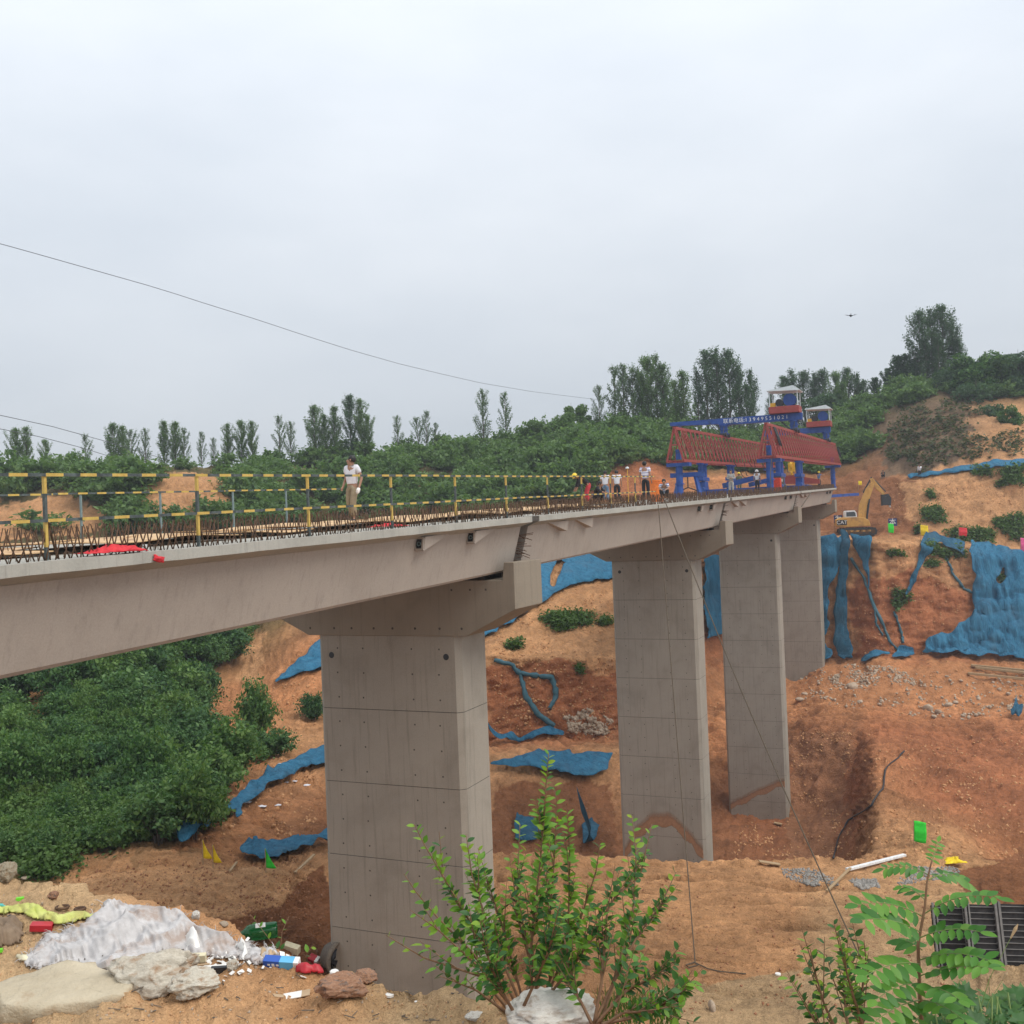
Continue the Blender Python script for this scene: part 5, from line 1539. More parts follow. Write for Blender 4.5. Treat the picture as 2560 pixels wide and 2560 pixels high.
STAND = dict(pel=(0, 0, .95), spi=(0, -.01, 1.13), che=(0, 0, 1.31), nek=(0, 0, 1.455), jaw=(0, .03, 1.53), cra=(0, .01, 1.60), top=(0, .0, 1.655), nos=(0, .125, 1.575),
             shL=(-.175, 0, 1.40), shR=(.175, 0, 1.40), elL=(-.235, -.03, 1.12), elR=(.235, -.03, 1.12), wrL=(-.25, .05, .88), wrR=(.25, .05, .88),
             hiL=(-.09, 0, .91), hiR=(.09, 0, .91), knL=(-.10, .03, .50), knR=(.10, .03, .50), anL=(-.105, -.02, .09), anR=(.105, -.02, .09), toL=(-.12, .15, .035), toR=(.12, .15, .035))
def skin_obj(name, V, E, R, mat, parent, root=0, sub=1):
    me = bpy.data.meshes.new(name); me.from_pydata([tuple(map(float, v)) for v in V], E, []); me.update()
    o = obj(name, me, mat, parent)
    o.modifiers.new('skin', 'SKIN')
    for i, r in enumerate(R):
        d = me.skin_vertices[0].data[i]; d.radius = r if hasattr(r, '__len__') else (r, r); d.use_root = (i == root)
    o.modifiers['skin'].use_smooth_shade = True
    s = o.modifiers.new('sub', 'SUBSURF'); s.levels = sub; s.render_levels = sub
    return o
def lerp(a, b, t): return tuple(np.array(a) * (1 - t) + np.array(b) * t)
def person(loc, rz, label, pose=None, shirt='white_cotton', pants='black_cotton', sleeve=.55, helmet=None, H=1.72, glove=False, group=None, hat_hair=True):
    J = dict(STAND); J.update(pose or {})
    e = tag(empty('person', loc, rz), label, 'person', group)
    k = H / 1.72
    e.scale = (k, k, k)
    names = ['pel', 'spi', 'che', 'nek', 'jaw', 'cra', 'top', 'nos', 'shL', 'elL', 'wrL', 'shR', 'elR', 'wrR', 'hiL', 'knL', 'anL', 'toL', 'hiR', 'knR', 'anR', 'toR']
    V = [J[n] for n in names]; ix = {n: i for i, n in enumerate(names)}
    R = [(.13, .10), (.12, .09), (.15, .10), .052, (.066, .072), (.078, .092), (.055, .065), .016, .062, .042, .027, .062, .042, .027, .085, .056, .040, .030, .085, .056, .040, .030]
    E = [(ix[a], ix[b]) for a, b in [('pel', 'spi'), ('spi', 'che'), ('che', 'nek'), ('nek', 'jaw'), ('jaw', 'cra'), ('cra', 'top'), ('jaw', 'nos'), ('che', 'shL'), ('shL', 'elL'), ('elL', 'wrL'), ('che', 'shR'), ('shR', 'elR'), ('elR', 'wrR'),
                                     ('pel', 'hiL'), ('hiL', 'knL'), ('knL', 'anL'), ('anL', 'toL'), ('pel', 'hiR'), ('hiR', 'knR'), ('knR', 'anR'), ('anR', 'toR')]]
    for s in 'LR':                                     # palm, four fingers, thumb
        w = np.array(J['wr' + s]); d = w - np.array(J['el' + s]); d /= np.linalg.norm(d)
        side = np.cross(d, (0, 0, 1)) if abs(d[2]) < .8 else np.array((0, 1.0, 0)); side /= np.linalg.norm(side)
        nrm = np.cross(side, d)
        b = len(V); V.append(w + d * .06); R.append((.034, .018)); E.append((ix['wr' + s], b))
        for q in range(4):
            o_ = (q - 1.5) * .019; ln = (.075, .085, .08, .06)[q]
            V.append(w + d * .10 + side * o_); R.append(.009); V.append(w + d * (.10 + ln * .6) + side * o_ * 1.05 + nrm * .012); R.append(.008)
            E += [(b, len(V) - 2), (len(V) - 2, len(V) - 1)]
        V.append(w + d * .055 + side * .042 + nrm * .01); R.append(.010); V.append(w + d * .09 + side * .055 + nrm * .02); R.append(.009)
        E += [(b, len(V) - 2), (len(V) - 2, len(V) - 1)]
    skin_obj('body', V, E, R, 'skin', e)
    # shirt
    sn = ['pel', 'spi', 'che', 'nekb', 'shL', 'slL', 'shR', 'slR']
    P = {n: J[n] for n in ('pel', 'spi', 'che', 'shL', 'shR')}
    P['nekb'] = lerp(J['che'], J['nek'], .72); P['pel'] = lerp(J['pel'], J['spi'], .1)
    V = [P['pel'], P['spi'], P['che'], P['nekb'], P['shL']]; R = [(.165, .128), (.158, .122), (.178, .128), .078, .083]; E = [(0, 1), (1, 2), (2, 3), (2, 4)]
    def arm(s, start):
        if sleeve <= 1: V.append(lerp(J['sh' + s], J['el' + s], sleeve)); R.append(.072); E.append((start, len(V) - 1))
        else:
            V.append(J['el' + s]); R.append(.060); E.append((start, len(V) - 1)); V.append(lerp(J['el' + s], J['wr' + s], sleeve - 1)); R.append(.045); E.append((len(V) - 2, len(V) - 1))
    arm('L', 4); V.append(P['shR']); R.append(.083); E.append((2, len(V) - 1)); arm('R', len(V) - 1)
    skin_obj('shirt', V, E, R, shirt, e, 1)
    V = [lerp(J['pel'], J['spi'], .25), J['pel']]; R = [(.150, .118), (.155, .122)]; E = [(0, 1)]
    for s in 'LR':
        V.append(J['hi' + s]); R.append(.108); E.append((1, len(V) - 1)); V.append(J['kn' + s]); R.append(.082); E.append((len(V) - 2, len(V) - 1)); V.append(lerp(J['kn' + s], J['an' + s], .88)); R.append(.070); E.append((len(V) - 2, len(V) - 1))
    skin_obj('trousers', V, E, R, pants, e, 1)
    for s in 'LR':
        skin_obj('shoe', [np.array(J['an' + s]) - (0, 0, .035), lerp(J['an' + s], J['to' + s], .55), J['to' + s]], [(0, 1), (1, 2)], [(.055, .055), (.052, .05), (.046, .036)], 'shoe', e)
    c = np.array(J['cra']); up = np.array(J['top']) - np.array(J['jaw']); up /= np.linalg.norm(up)
    fw = np.array(J['nos']) - c; fw -= up * (fw @ up); fw /= np.linalg.norm(fw)
    hv = MB()
    if helmet:
        rt = np.cross(fw, up); Rm = np.stack([rt, fw, up], 1)
        hv.lathe([(.118, -.01), (.122, .03), (.108, .085), (.07, .125), (0, .14)], 16, c + up * .015, Rm)
        hv.lathe([(.118, -.012), (.150, -.016), (.150, -.006), (.118, .0)], 16, c + up * .015 + fw * .015, Rm)
        hv.build('helmet', helmet, e, smooth=True)
    rt = np.cross(fw, up); Rm = np.stack([rt, fw, up], 1)
    hr = MB(); hr.lathe([(.080, -.055), (.098, -.02), (.101, .03), (.085, .085), (.05, .112), (0, .12)], 14, c - fw * .022 + up * (-.005), Rm); hr.build('hair', 'hair', e, smooth=True)
    for sd in (-1, 1):
        er = MB(); er.lathe([(0, -.012), (.022, -.008), (.026, .008), (0, .012)], 8, c + rt * sd * .088 - up * .03, np.stack([up, fw, rt * sd], 1)); er.build('ear', 'skin', e, smooth=True)
    if glove:
        g = MB(); w = np.array(J['wrL']); d = w - np.array(J['elL']); d /= np.linalg.norm(d)
        g.lathe([(.0, 0), (.045, .01), (.055, .06), (.05, .12), (.02, .16), (0, .165)], 10, w - d * .01, np.stack([np.cross(d, (0, 1, 0)), np.cross(d, np.cross(d, (0, 1, 0))), d], 1)); g.build('glove', 'glove', e, smooth=True)
    return e
def rzface(dx, dy): return math.atan2(-dx, dy)        # the figure's own front is +Y
def deck(s, n, up=0): return B(s, n, zd(s) + up)
# walking man
person(deck(22.6, 14.0, .13), rzface(-.55, -.83), 'man in white polo and khaki trousers walking on the plywood, looking left', dict(
    nos=(.10, .085, 1.575), jaw=(.012, .03, 1.53), wrL=(-.27, .06, .86), elL=(-.27, -.06, 1.12), elR=(.25, -.05, 1.14), wrR=(.22, .10, .93), knL=(-.10, .10, .52), anL=(-.10, .06, .09), toL=(-.13, .22, .035), anR=(.11, -.16, .10), toR=(.13, .0, .035)), 'white_cotton', 'khaki', .6, H=1.74, glove=True)
bend = dict(pel=(0, -.05, .86), spi=(0, .10, 1.02), che=(0, .27, 1.14), nek=(0, .40, 1.20), jaw=(0, .48, 1.20), cra=(0, .53, 1.24), top=(0, .57, 1.28), nos=(0, .60, 1.16), shL=(-.17, .33, 1.18), shR=(.17, .33, 1.18), elL=(-.2, .40, .92), elR=(.2, .42, .92), wrL=(-.15, .5, .70), wrR=(.15, .52, .70), hiL=(-.09, -.05, .83), hiR=(.09, -.05, .83), knL=(-.11, .07, .47), knR=(.11, .07, .47), anL=(-.11, -.03, .09), anR=(.11, -.03, .09))
person(deck(44.2, 15.0, .12), rzface(-1, -.15), 'worker in yellow helmet, black top and red trousers bending over on the deck', bend, 'black_cotton', 'red_cotton', 1.8, 'helmet_yellow', 1.80)
squat = dict(pel=(0, -.10, .30), spi=(0, -.03, .48), che=(0, .08, .66), nek=(0, .15, .79), jaw=(0, .21, .85), cra=(0, .21, .92), top=(0, .20, .975), nos=(0, .325, .87), shL=(-.17, .10, .74), shR=(.17, .10, .74), elL=(-.22, .28, .56), elR=(.22, .28, .56), wrL=(-.12, .46, .50), wrR=(.12, .46, .50), hiL=(-.1, -.08, .29), hiR=(.1, -.08, .29), knL=(-.17, .30, .50), knR=(.17, .30, .50), anL=(-.14, .05, .09), anR=(.14, .05, .09), toL=(-.16, .22, .035), toR=(.16, .22, .035))
person(deck(44.9, 14.8, .12), rzface(.8, -.5), 'person in dark clothes squatting beside the yellow-helmeted worker', squat, 'black_cotton', 'black_cotton', 1.5)
person(deck(48.4, 15.5, .1), rzface(.3, .95), 'person in white T-shirt and jeans with a dark shoulder strap, seen from behind', dict(jaw=(0, .06, 1.50), cra=(0, .07, 1.57), top=(0, .08, 1.62), nos=(0, .18, 1.53)), 'white_cotton', 'denim', .6, H=1.64)
person(deck(50.0, 15.4, .1), rzface(.1, 1), 'person in white T-shirt and black trousers seen from behind on the deck', dict(jaw=(0, .06, 1.50), cra=(0, .07, 1.57), top=(0, .08, 1.62), nos=(0, .18, 1.53)), 'white_cotton', 'black_cotton', .6, H=1.66)
person(deck(44.4, 12.35, .14), rzface(.45, .9), 'man in violet-striped white T-shirt and black trousers standing at the railing end', dict(nos=(.06, .11, 1.575)), 'striped_violet', 'black_cotton', .6, H=1.80)
person(deck(49.0, 12.7, .12), rzface(-.2, -1), 'man in blue-striped shirt sitting low on the deck beside the orange tub', squat, 'striped_blue', 'black_cotton', .7)
armf = dict(elL=(-.25, .05, 1.12), elR=(.25, .05, 1.12), wrL=(.02, .22, 1.16), wrR=(-.02, .24, 1.12))
person(deck(69.5, 13.4, .05), rzface(-.25, -1), 'worker in grey work clothes standing with folded arms under the red truss', armf, 'grey_work', 'grey_work', 1.7, H=1.74)
person(deck(86.0, 15.9, .1), rzface(-.3, -1), 'worker in camouflage and yellow helmet behind the blue rail beam', None, 'camo', 'camo', 1.8, 'helmet_yellow', 1.7)
person(deck(80.4, 13.5, .1), rzface(.5, .8), 'worker in white shirt with pale helmet behind the gantry leg', None, 'white_cotton', 'black_cotton', .6, 'helmet_white', 1.75)
person(deck(113.0, 12.5, .1), rzface(.9, .3), 'worker in blue shirt and yellow helmet reaching to the rear gantry leg', dict(elR=(.2, .28, 1.3), wrR=(.15, .52, 1.35)), 'blue_work', 'black_cotton', .6, 'helmet_yellow', 1.75)
h = hit(2300, 1196, 80)
if h: person(h[0] + Vector((0, 0, .02)), rzface(-.6, -.8), 'person in white shirt and black trousers on the upper earth bench by the blue strip', dict(elL=(-.2, .2, 1.2), wrL=(-.05, .35, 1.3)), 'white_cotton', 'black_cotton', 1.7, H=1.75)
h = hit(2209, 1196, 80)
if h: person(h[0] + Vector((0, 0, .02)), rzface(-.6, -.8), 'person in dark clothes squatting at the foot of the bare hillside', squat, 'black_cotton', 'black_cotton', 1.5)
# survey receiver on a pole beside the two
e = tag(empty('survey_pole', deck(50.6, 15.0)), 'thin survey pole with a white receiver beside the person in white', 'survey pole')
m = MB(); m.tube([(0, 0, 0), (0, 0, 1.8)], .015, 6); m.build('pole', 'hook_yellow', e); m = MB(); m.lathe([(0, 1.8), (.09, 1.8), (.09, 1.86), (0, 1.9)], 12); m.build('receiver', 'white_paint', e)

# ---------------------------------------------------------------- excavator
mat_mottle('cat_yellow', (0.50, 0.27, 0.07), (0.62, 0.36, 0.10), 2.2, 0.55, 0.1, 0.01, c3=(0.36, 0.20, 0.08), s3=.9)
mat_plain('glass_dark', (0.05, 0.06, 0.065), 0.1, spec=.6)
h = hit(2150, 1338, 90)
EX = h[0].copy() if h else Vector((40, 116, -3)); EX.y += 1.2; EX.z = gz(EX.x, EX.y)
ex = tag(empty('excavator', EX, math.radians(-12)), 'yellow tracked excavator with raised boom and hanging bucket on the earth bench', 'excavator')
for y in (-1.15, 1.15):
    m = MB(); prof = []
    for a in np.linspace(-PI/2, PI/2, 8): prof.append((1.75 + .45 * math.cos(a), .45 + .45 * math.sin(a)))
    for a in np.linspace(PI/2, 3*PI/2, 8): prof.append((-1.75 + .45 * math.cos(a), .45 + .45 * math.sin(a)))
    m.prism(prof, 1, y - .27, y + .27); tk = m.build('track', 'dark_iron', ex)
    m = MB()
    for q in range(26):
        t = q / 26 * (2 * 3.5 + 2*PI*.45)
        if t < 3.5: P = (-1.75 + t, .915, 0)
        elif t < 3.5 + PI*.45: a = PI/2 - (t - 3.5) / .45; P = (1.75 + .465*math.cos(a), .45 + .465*math.sin(a), PI/2 - a)
        elif t < 7 + PI*.45: P = (1.75 - (t - 3.5 - PI*.45), -.015, 0)
        else: a = -PI/2 - (t - 7 - PI*.45) / .45; P = (-1.75 + .465*math.cos(a), .45 + .465*math.sin(a), PI/2 - a)
        m.box((P[0], y, P[1]), (.17, .6, .05), rotm(0, P[2], 0))
    tag(m.build('track_pad', 'dark_iron', tk), kind='stuff')
    for x in np.linspace(-1.75, 1.75, 6):
        m = MB(); m.lathe([(0, -.29), (.25, -.29), (.25, .29), (0, .29)], 12, (x, y, .42), rotm(PI/2, 0, 0)); m.build('roller', 'steel_rust', tk)
    m = MB(); m.box((0, y, .52), (3.0, .58, .22)); m.build('track_frame', 'cat_yellow', tk)
m = MB(); m.box((0, 0, .75), (1.9, 1.8, .35)); m.build('undercarriage', 'dark_iron', ex)
m = MB(); m.prism([(-2.15, 1.15), (-2.35, 1.5), (-2.3, 2.05), (-1.9, 2.2), (.2, 2.2), (.9, 2.05), (1.35, 1.75), (1.5, 1.1), (-1.9, 1.02)], 1, -1.3, 1.3); m.build('house', 'cat_yellow', ex, bevel=.06)
m = MB(); m.prism([(-2.45, 1.2), (-2.45, 1.98), (-2.1, 2.06), (-1.45, 2.06), (-1.45, 1.12), (-2.2, 1.12)], 1, -1.34, 1.34); m.build('counterweight', 'helmet_white' if False else 'cat_yellow', ex, bevel=.05)
m = MB(); m.box((-1.78, -1.352, 1.6), (1.15, .01, .62)); m.build('decal_panel', 'black_paint', ex)
t = obj('lettering', text_mesh('CAT', .62, 'lettering'), 'white_paint', ex, (-1.78, -1.37, 1.6), (PI/2, 0, 0))
m = MB(); m.prism([(-1.35, 2.2), (-1.35, 2.85), (-1.2, 3.0), (-.25, 3.0), (-.05, 2.7), (-.02, 2.2)], 1, .25, 1.2); cabo = m.build('cab', 'white_paint', ex, bevel=.03)
m = MB(); m.prism([(-1.35, 2.2), (-1.35, 2.85), (-1.2, 3.0), (-.25, 3.0), (-.05, 2.7), (-.02, 2.2)], 1, -1.22, -.3); cabo = m.build('cab', 'white_paint', ex, bevel=.03)
m = MB(); m.prism([(-1.22, 2.3), (-1.22, 2.82), (-.32, 2.86), (-.16, 2.64), (-.14, 2.3)], 1, -1.235, -1.222); m.build('window', 'glass_dark', cabo)
m = MB(); m.prism([(.55, 1.75), (.25, 2.05), (.4, 3.6), (1.25, 5.6), (1.95, 6.35), (2.25, 6.2), (2.1, 5.6), (1.35, 3.6), (1.1, 1.9)], 1, -.28, .28); bo = m.build('boom', 'cat_yellow', ex, bevel=.03)
m = MB(); m.tube([(1.2, -.4, 1.75), (1.6, -.4, 4.3)], .085, 8); m.tube([(1.2, .4, 1.75), (1.6, .4, 4.3)], .085, 8); m.build('boom_cylinder', 'dark_iron', bo)
m = MB(); m.tube([(.95, 0, 5.1), (2.0, 0, 6.95)], .09, 8); m.build('stick_cylinder', 'dark_iron', bo)
m = MB(); m.prism([(1.75, 6.75), (2.1, 6.85), (2.4, 6.45), (3.5, 4.75), (3.3, 4.6), (2.0, 6.05)], 1, -.2, .2); st = m.build('stick', 'cat_yellow', ex, bevel=.02)
m = MB(); m.tube([(2.35, 0, 6.55), (3.55, 0, 5.15)], .07, 8); m.build('bucket_cylinder', 'dark_iron', st)
m = MB(); m.prism([(2.95, 4.75), (3.75, 4.85), (4.1, 4.3), (4.0, 3.45), (3.85, 3.45), (3.85, 4.2), (3.55, 4.55), (3.05, 4.45)], 1, -.55, .55)
m.bb((3.05, -.56, 3.5), (3.95, -.5, 4.5)); m.bb((3.05, .5, 3.5), (3.95, .56, 4.5)); m.bb((3.0, -.55, 3.45), (3.08, .55, 4.5)); bk = m.build('bucket', 'dark_iron', ex)
for q in np.linspace(-.48, .48, 5):
    m = MB(); m.bar((3.92, q, 3.48), (3.95, q, 3.22), .09, .07); m.build('tooth', 'white_paint', bk)

# ---------------------------------------------------------------- slogan boards and pennants
mat_plain('sign_blue', (0.020, 0.035, 0.13), 0.5)
mat_plain('flag_green', (0.03, 0.62, 0.04), 0.7); mat_plain('flag_yellow', (0.78, 0.56, 0.01), 0.7); mat_plain('flag_red', (0.66, 0.03, 0.04), 0.7); mat_plain('flag_pink', (0.72, 0.10, 0.28), 0.7)
mat_mottle('bamboo', (0.30, 0.20, 0.11), (0.42, 0.30, 0.17), 9, 0.7, 0.1)
def sign(px, py_top, py_bot, ground_y, ch, label):
    hh = hit(px, ground_y, 80)
    P = hh[0]; d = P.y
    k = d / FPX
    z0 = ray(px, py_bot); zb = z0[2] / z0[1] * d - P.z; zt = ray(px, py_top); zt = zt[2] / zt[1] * d - P.z
    e = tag(empty('slogan_board', P, math.radians(-6)), label, 'sign')
    w = 21 * k
    m = MB(); m.box((0, 0, (zb + zt) / 2), (w, .04, zt - zb)); m.build('board', 'sign_blue', e)
    for x in (-w * .42,):
        m = MB(); m.bar((x, .05, -.3), (x, .05, zt), .07); m.build('post', 'bamboo', e)
    obj('lettering', text_mesh(ch, (zt - zb) * .92, 'lettering'), 'white_paint', e, (0, -.03, (zb + zt) / 2), (PI/2, 0, 0))
sign(2097, 1288, 1307, 1338, '为', 'dark blue board with a white character standing left of the excavator')
sign(2233, 1296, 1315, 1338, '本', 'dark blue board with a white character behind the green pennant')
def pennant(px, y_top, y_bot, y_ground, w, mat, label, shape='tri', dmin=20, lean=0.0, group=None, d=None):
    hh = hit(px, y_ground, dmin)
    if hh is None: return
    P = hh[0]; dd = P.y; k = dd / FPX
    zt = (y_ground - y_top) * k; zb = (y_ground - y_bot) * k; W = w * k
    e = tag(empty('pennant', P), label, 'flag', group)
    m = MB(); m.tube([(0, 0, -.25), (lean * .5, 0, zt * .5), (lean, 0, zt)], .012 + .006 * k / .02, 5); m.build('stick', 'bamboo', e)
    nx, ny = 7, 8
    V, F = [], []
    for a in range(nx):
        for b in range(ny):
            u, v = a / (nx - 1), b / (ny - 1)
            ww = W * (v * .95 + .05 if shape == 'tri' else 1.0)
            x = u * ww + lean * (1 - v * .3); z = zt - (zt - zb) * v - (u * .12 * (zt - zb) if shape != 'tri' else u * .05 * (zt - zb))
            V.append((x, .10 * W * math.sin(u * 4 + v * 2.5) + .05 * W * math.sin(v * 9), z))
    for a in range(nx - 1):
        for b in range(ny - 1): q = a * ny + b; F.append((q, q + ny, q + ny + 1, q + 1))
    m = MB(); m.add(V, F); o = m.build('cloth', mat, e, smooth=True)
    so = o.modifiers.new('thickness', 'SOLIDIFY'); so.thickness = .006
pennant(508, 2100, 2146, 2160, 24, 'flag_yellow', 'yellow pennant on a stick, left one of the pair beside the scrub', 'tri')
pennant(533, 2112, 2156, 2168, 22, 'flag_yellow', 'yellow pennant on a stick, right one of the pair beside the blue strip', 'tri')
pennant(665, 2122, 2170, 2182, 26, 'flag_green', 'green pennant on a stick in front of the half buried blue strip', 'tri')
pennant(2284, 2052, 2104, 2118, 30, 'flag_green', 'bright green pennant standing alone on the tan spur', 'rect', lean=.05)
pennant(2106, 1322, 1341, 1348, 18, 'flag_red', 'red flag at the bench edge beside the last pier', 'tri', 80)
pennant(2221, 1308, 1331, 1345, 14, 'flag_green', 'lime green flag under the right slogan board', 'rect', 80)
pennant(2302, 1312, 1339, 1352, 19, 'flag_yellow', 'square yellow flag on the bench edge', 'rect', 80)
pennant(2398, 1318, 1339, 1352, 20, 'flag_red', 'square red flag above the big blue net', 'rect', 80)
pennant(2553, 1344, 1378, 1395, 20, 'flag_pink', 'pink flag above the big blue net', 'rect', 80)
pennant(2146, 1202, 1212, 1222, 9, 'flag_yellow', 'small yellow flag on the dug slope behind the excavator', 'rect', 80)
hh = hit(2385, 2160, 20)
cloth_blob('fallen_flag', hh[0] + Vector((0, 0, .05)), .75, .5, .25, 'flag_yellow', 'fallen yellow flag lying on the edge of the tan work area', 'flag', seed=31, res=(16, 10))

# ---------------------------------------------------------------- wires, drone, ropes
def wire(pts, r, label):
    P = [ray(x, y) / ray(x, y)[1] * d for x, y, d in pts]
    P = np.array(P)
    t = np.concatenate([[0], np.cumsum(np.linalg.norm(np.diff(P, axis=0), axis=1))])
    Q = [np.array([np.interp(u, t, P[:, k]) for k in range(3)]) for u in np.linspace(0, t[-1], 40)]
    m = MB(); m.tube(Q, r, 6); return tag(m.build('overhead_wire', 'cable', None), label, 'wire')
def wd(x, x0, x1, d0, d1): return 1 / ((1 - (x - x0) / (x1 - x0)) / d0 + (x - x0) / (x1 - x0) / d1)
wire([(x, y, wd(x, -200, 1500, 55, 152)) for x, y in [(-200, 556), (0, 609), (150, 651), (280, 688), (400, 722), (520, 761), (640, 798), (760, 838), (880, 876), (1000, 910), (1100, 934), (1200, 957), (1330, 979), (1500, 1000)]], .02, 'long overhead wire crossing the sky down to the ridge trees')
wire([(x, y, wd(x, -200, 420, 90, 150)) for x, y in [(-200, 1010), (0, 1038), (130, 1066), (260, 1102), (420, 1150)]], .035, 'upper thin wire beside the fuller poplars')
wire([(x, y, wd(x, -200, 320, 90, 150)) for x, y in [(-200, 1045), (0, 1072), (100, 1092), (200, 1118), (320, 1155)]], .035, 'lower thin wire beside the fuller poplars')
dp = ray(2127, 789) * 60
dr = tag(empty('drone', dp, .6), 'small dark drone hovering in the sky above the hill', 'drone')
m = MB(); m.box((0, 0, 0), (.20, .10, .07)); m.box((0, 0, -.05), (.06, .06, .05)); m.build('body', 'dark_iron', dr, bevel=.01)
for sx in (-1, 1):
    for sy in (-1, 1):
        m = MB(); m.tube([(sx*.05, sy*.03, 0), (sx*.20, sy*.17, .03)], .014, 5); m.build('arm', 'dark_iron', dr)
        m = MB(); m.box((sx*.20, sy*.17, .055), (.22, .02, .008), rotm(0, 0, .5 * sx * sy)); m.build('propeller', 'dark_iron', dr)
def rope_line(a_px, a_n, g_px, label, sag=.25, r=.018):
    s_, z_ = pix_on_n(a_px[0], a_px[1], a_n); A = B(s_, a_n, z_)
    hh = hit(g_px[0], g_px[1], 20); G = np.array(hh[0][:])
    P = [A * (1 - t) + G * t + np.array((0, 0, -sag * 4 * t * (1 - t))) for t in np.linspace(0, 1, 24)]
    m = MB(); m.tube(P, r, 6); return m, G, label
m, G1, _ = rope_line((1646, 1262), 11.36, (1738, 2408), '', .1)
Pg = [np.array(hit(x, y, 20)[0][:]) + (0, 0, .04) for x, y in [(1738, 2408), (1715, 2416), (1722, 2422), (1745, 2416), (1738, 2410), (1770, 2425), (1800, 2432), (1865, 2438)]]
m.tube(Pg, .018, 6)
tag(m.build('guy_rope', 'rope', None), 'rope hanging steeply from the deck edge to a coil on the sand', 'rope')
m, _, _ = rope_line((1663, 1254), 11.36, (2152, 2397), '', .45, .024); tag(m.build('guy_rope', 'rope', None), 'slanting rope stretched from the deck edge to the sandy work area', 'rope')
m = MB(); a = B(*((119.0,) + (11.35,) + (zd(119) - .1,))); 
s1, z1 = pix_on_n(2027, 1232, 11.3); s2, z2 = pix_on_n(2001, 1270, 11.55)
m.tube([B(s1, 11.3, z1), B(s2, 11.55, z2)], .05, 6); tag(m.build('strap', 'rope', None), 'dark strap slung slantwise over the edge of the last girder', 'strap')

# ---------------------------------------------------------------- work area things
hh = hit(2200, 2152, 20)
def plank(p0, p1, w, t, mat, name, label, lift=.12, cat='pole', group=None):
    a = np.array(hit(*p0, 20)[0][:]) + (0, 0, lift); b = np.array(hit(*p1, 20)[0][:]) + (0, 0, lift)
    m = MB(); m.bar((0, 0, 0), b - a, w, t); return tag(m.build(name, mat, None, loc=a, bevel=.008), label, cat, group)
plank((2118, 2184), (2262, 2147), .16, .09, 'white_paint', 'white_pole', 'long white pole lying on the work area beside the gravel', .16)
plank((2068, 2240), (2126, 2182), .10, .06, 'bamboo', 'timber', 'thin brown timber lying against the end of the white pole', .18, 'timber')
plank((1898, 2158), (1950, 2166), .25, .05, 'bamboo', 'timber', 'short grey-brown board at the edge of the work area', .08, 'timber')
plank((575, 2185), (592, 2162), .08, .06, 'bamboo', 'timber', 'thin stick lying on the soil left of the green pennant', .1, 'timber')
plank((738, 2192), (786, 2146), .10, .07, 'bamboo', 'timber', 'pale slanting stick on the dirt heap beside the nearest pier', .15, 'timber')
for k, (a, b) in enumerate([((2428, 1668), (2640, 1688)), ((2438, 1678), (2640, 1700)), ((2420, 1688), (2640, 1710))]):
    o = plank(a, b, .35, .22, 'bamboo', 'timber', 'long brown timber in the stack at the foot of the big blue net', .2 + .2 * (k % 2), 'timber', 'timber stack at the cliff foot')
plank((1935, 2060), (1955, 2064), .3, .1, 'bamboo', 'timber', 'short board half sunk in the brown slope', .1, 'timber')
# steel formwork panels
mat_mottle('form_black', (0.018, 0.016, 0.016), (0.045, 0.04, 0.038), 6, 0.6, 0.2)
mat_mottle('form_grey', (0.15, 0.145, 0.14), (0.26, 0.25, 0.235), 5, 0.6, 0.2, metal=.2)
for k, px in enumerate((2385, 2468, 2545)):
    hh = hit(px, 2416, 20); P = np.array(hh[0][:])
    e = tag(empty('formwork_panel', P, math.radians(-10)), ['steel formwork panel half hidden behind the feathery sapling', 'middle black steel formwork panel with grey stiffeners', 'black steel formwork panel at the end of the row'][k], 'formwork')
    W, Hh = .96, 1.62
    tilt = rotm(math.radians(-16), 0, 0)
    def tb(name, c, d, mat, par):
        m = MB(); m.box(np.array(c), d); mm = m.build(name, mat, par); mm.rotation_euler = (math.radians(-16), 0, 0); return mm
    tb('face_sheet', (0, .03, Hh/2), (W, .012, Hh), 'form_black', e)
    for z in np.linspace(.12, Hh - .06, 10): tb('rib', (0, 0, z), (W, .06, .018), 'form_grey', e)
    for x in (-W/2 + .05, W/2 - .08):
        s_ = tb('stiffener', (x, -.06, Hh/2 + .04), (.055, .10, Hh + .08), 'form_grey', e)
        tb('stiffener', (x + .09, -.06, Hh/2 + .04), (.04, .10, Hh + .08), 'form_grey', e)

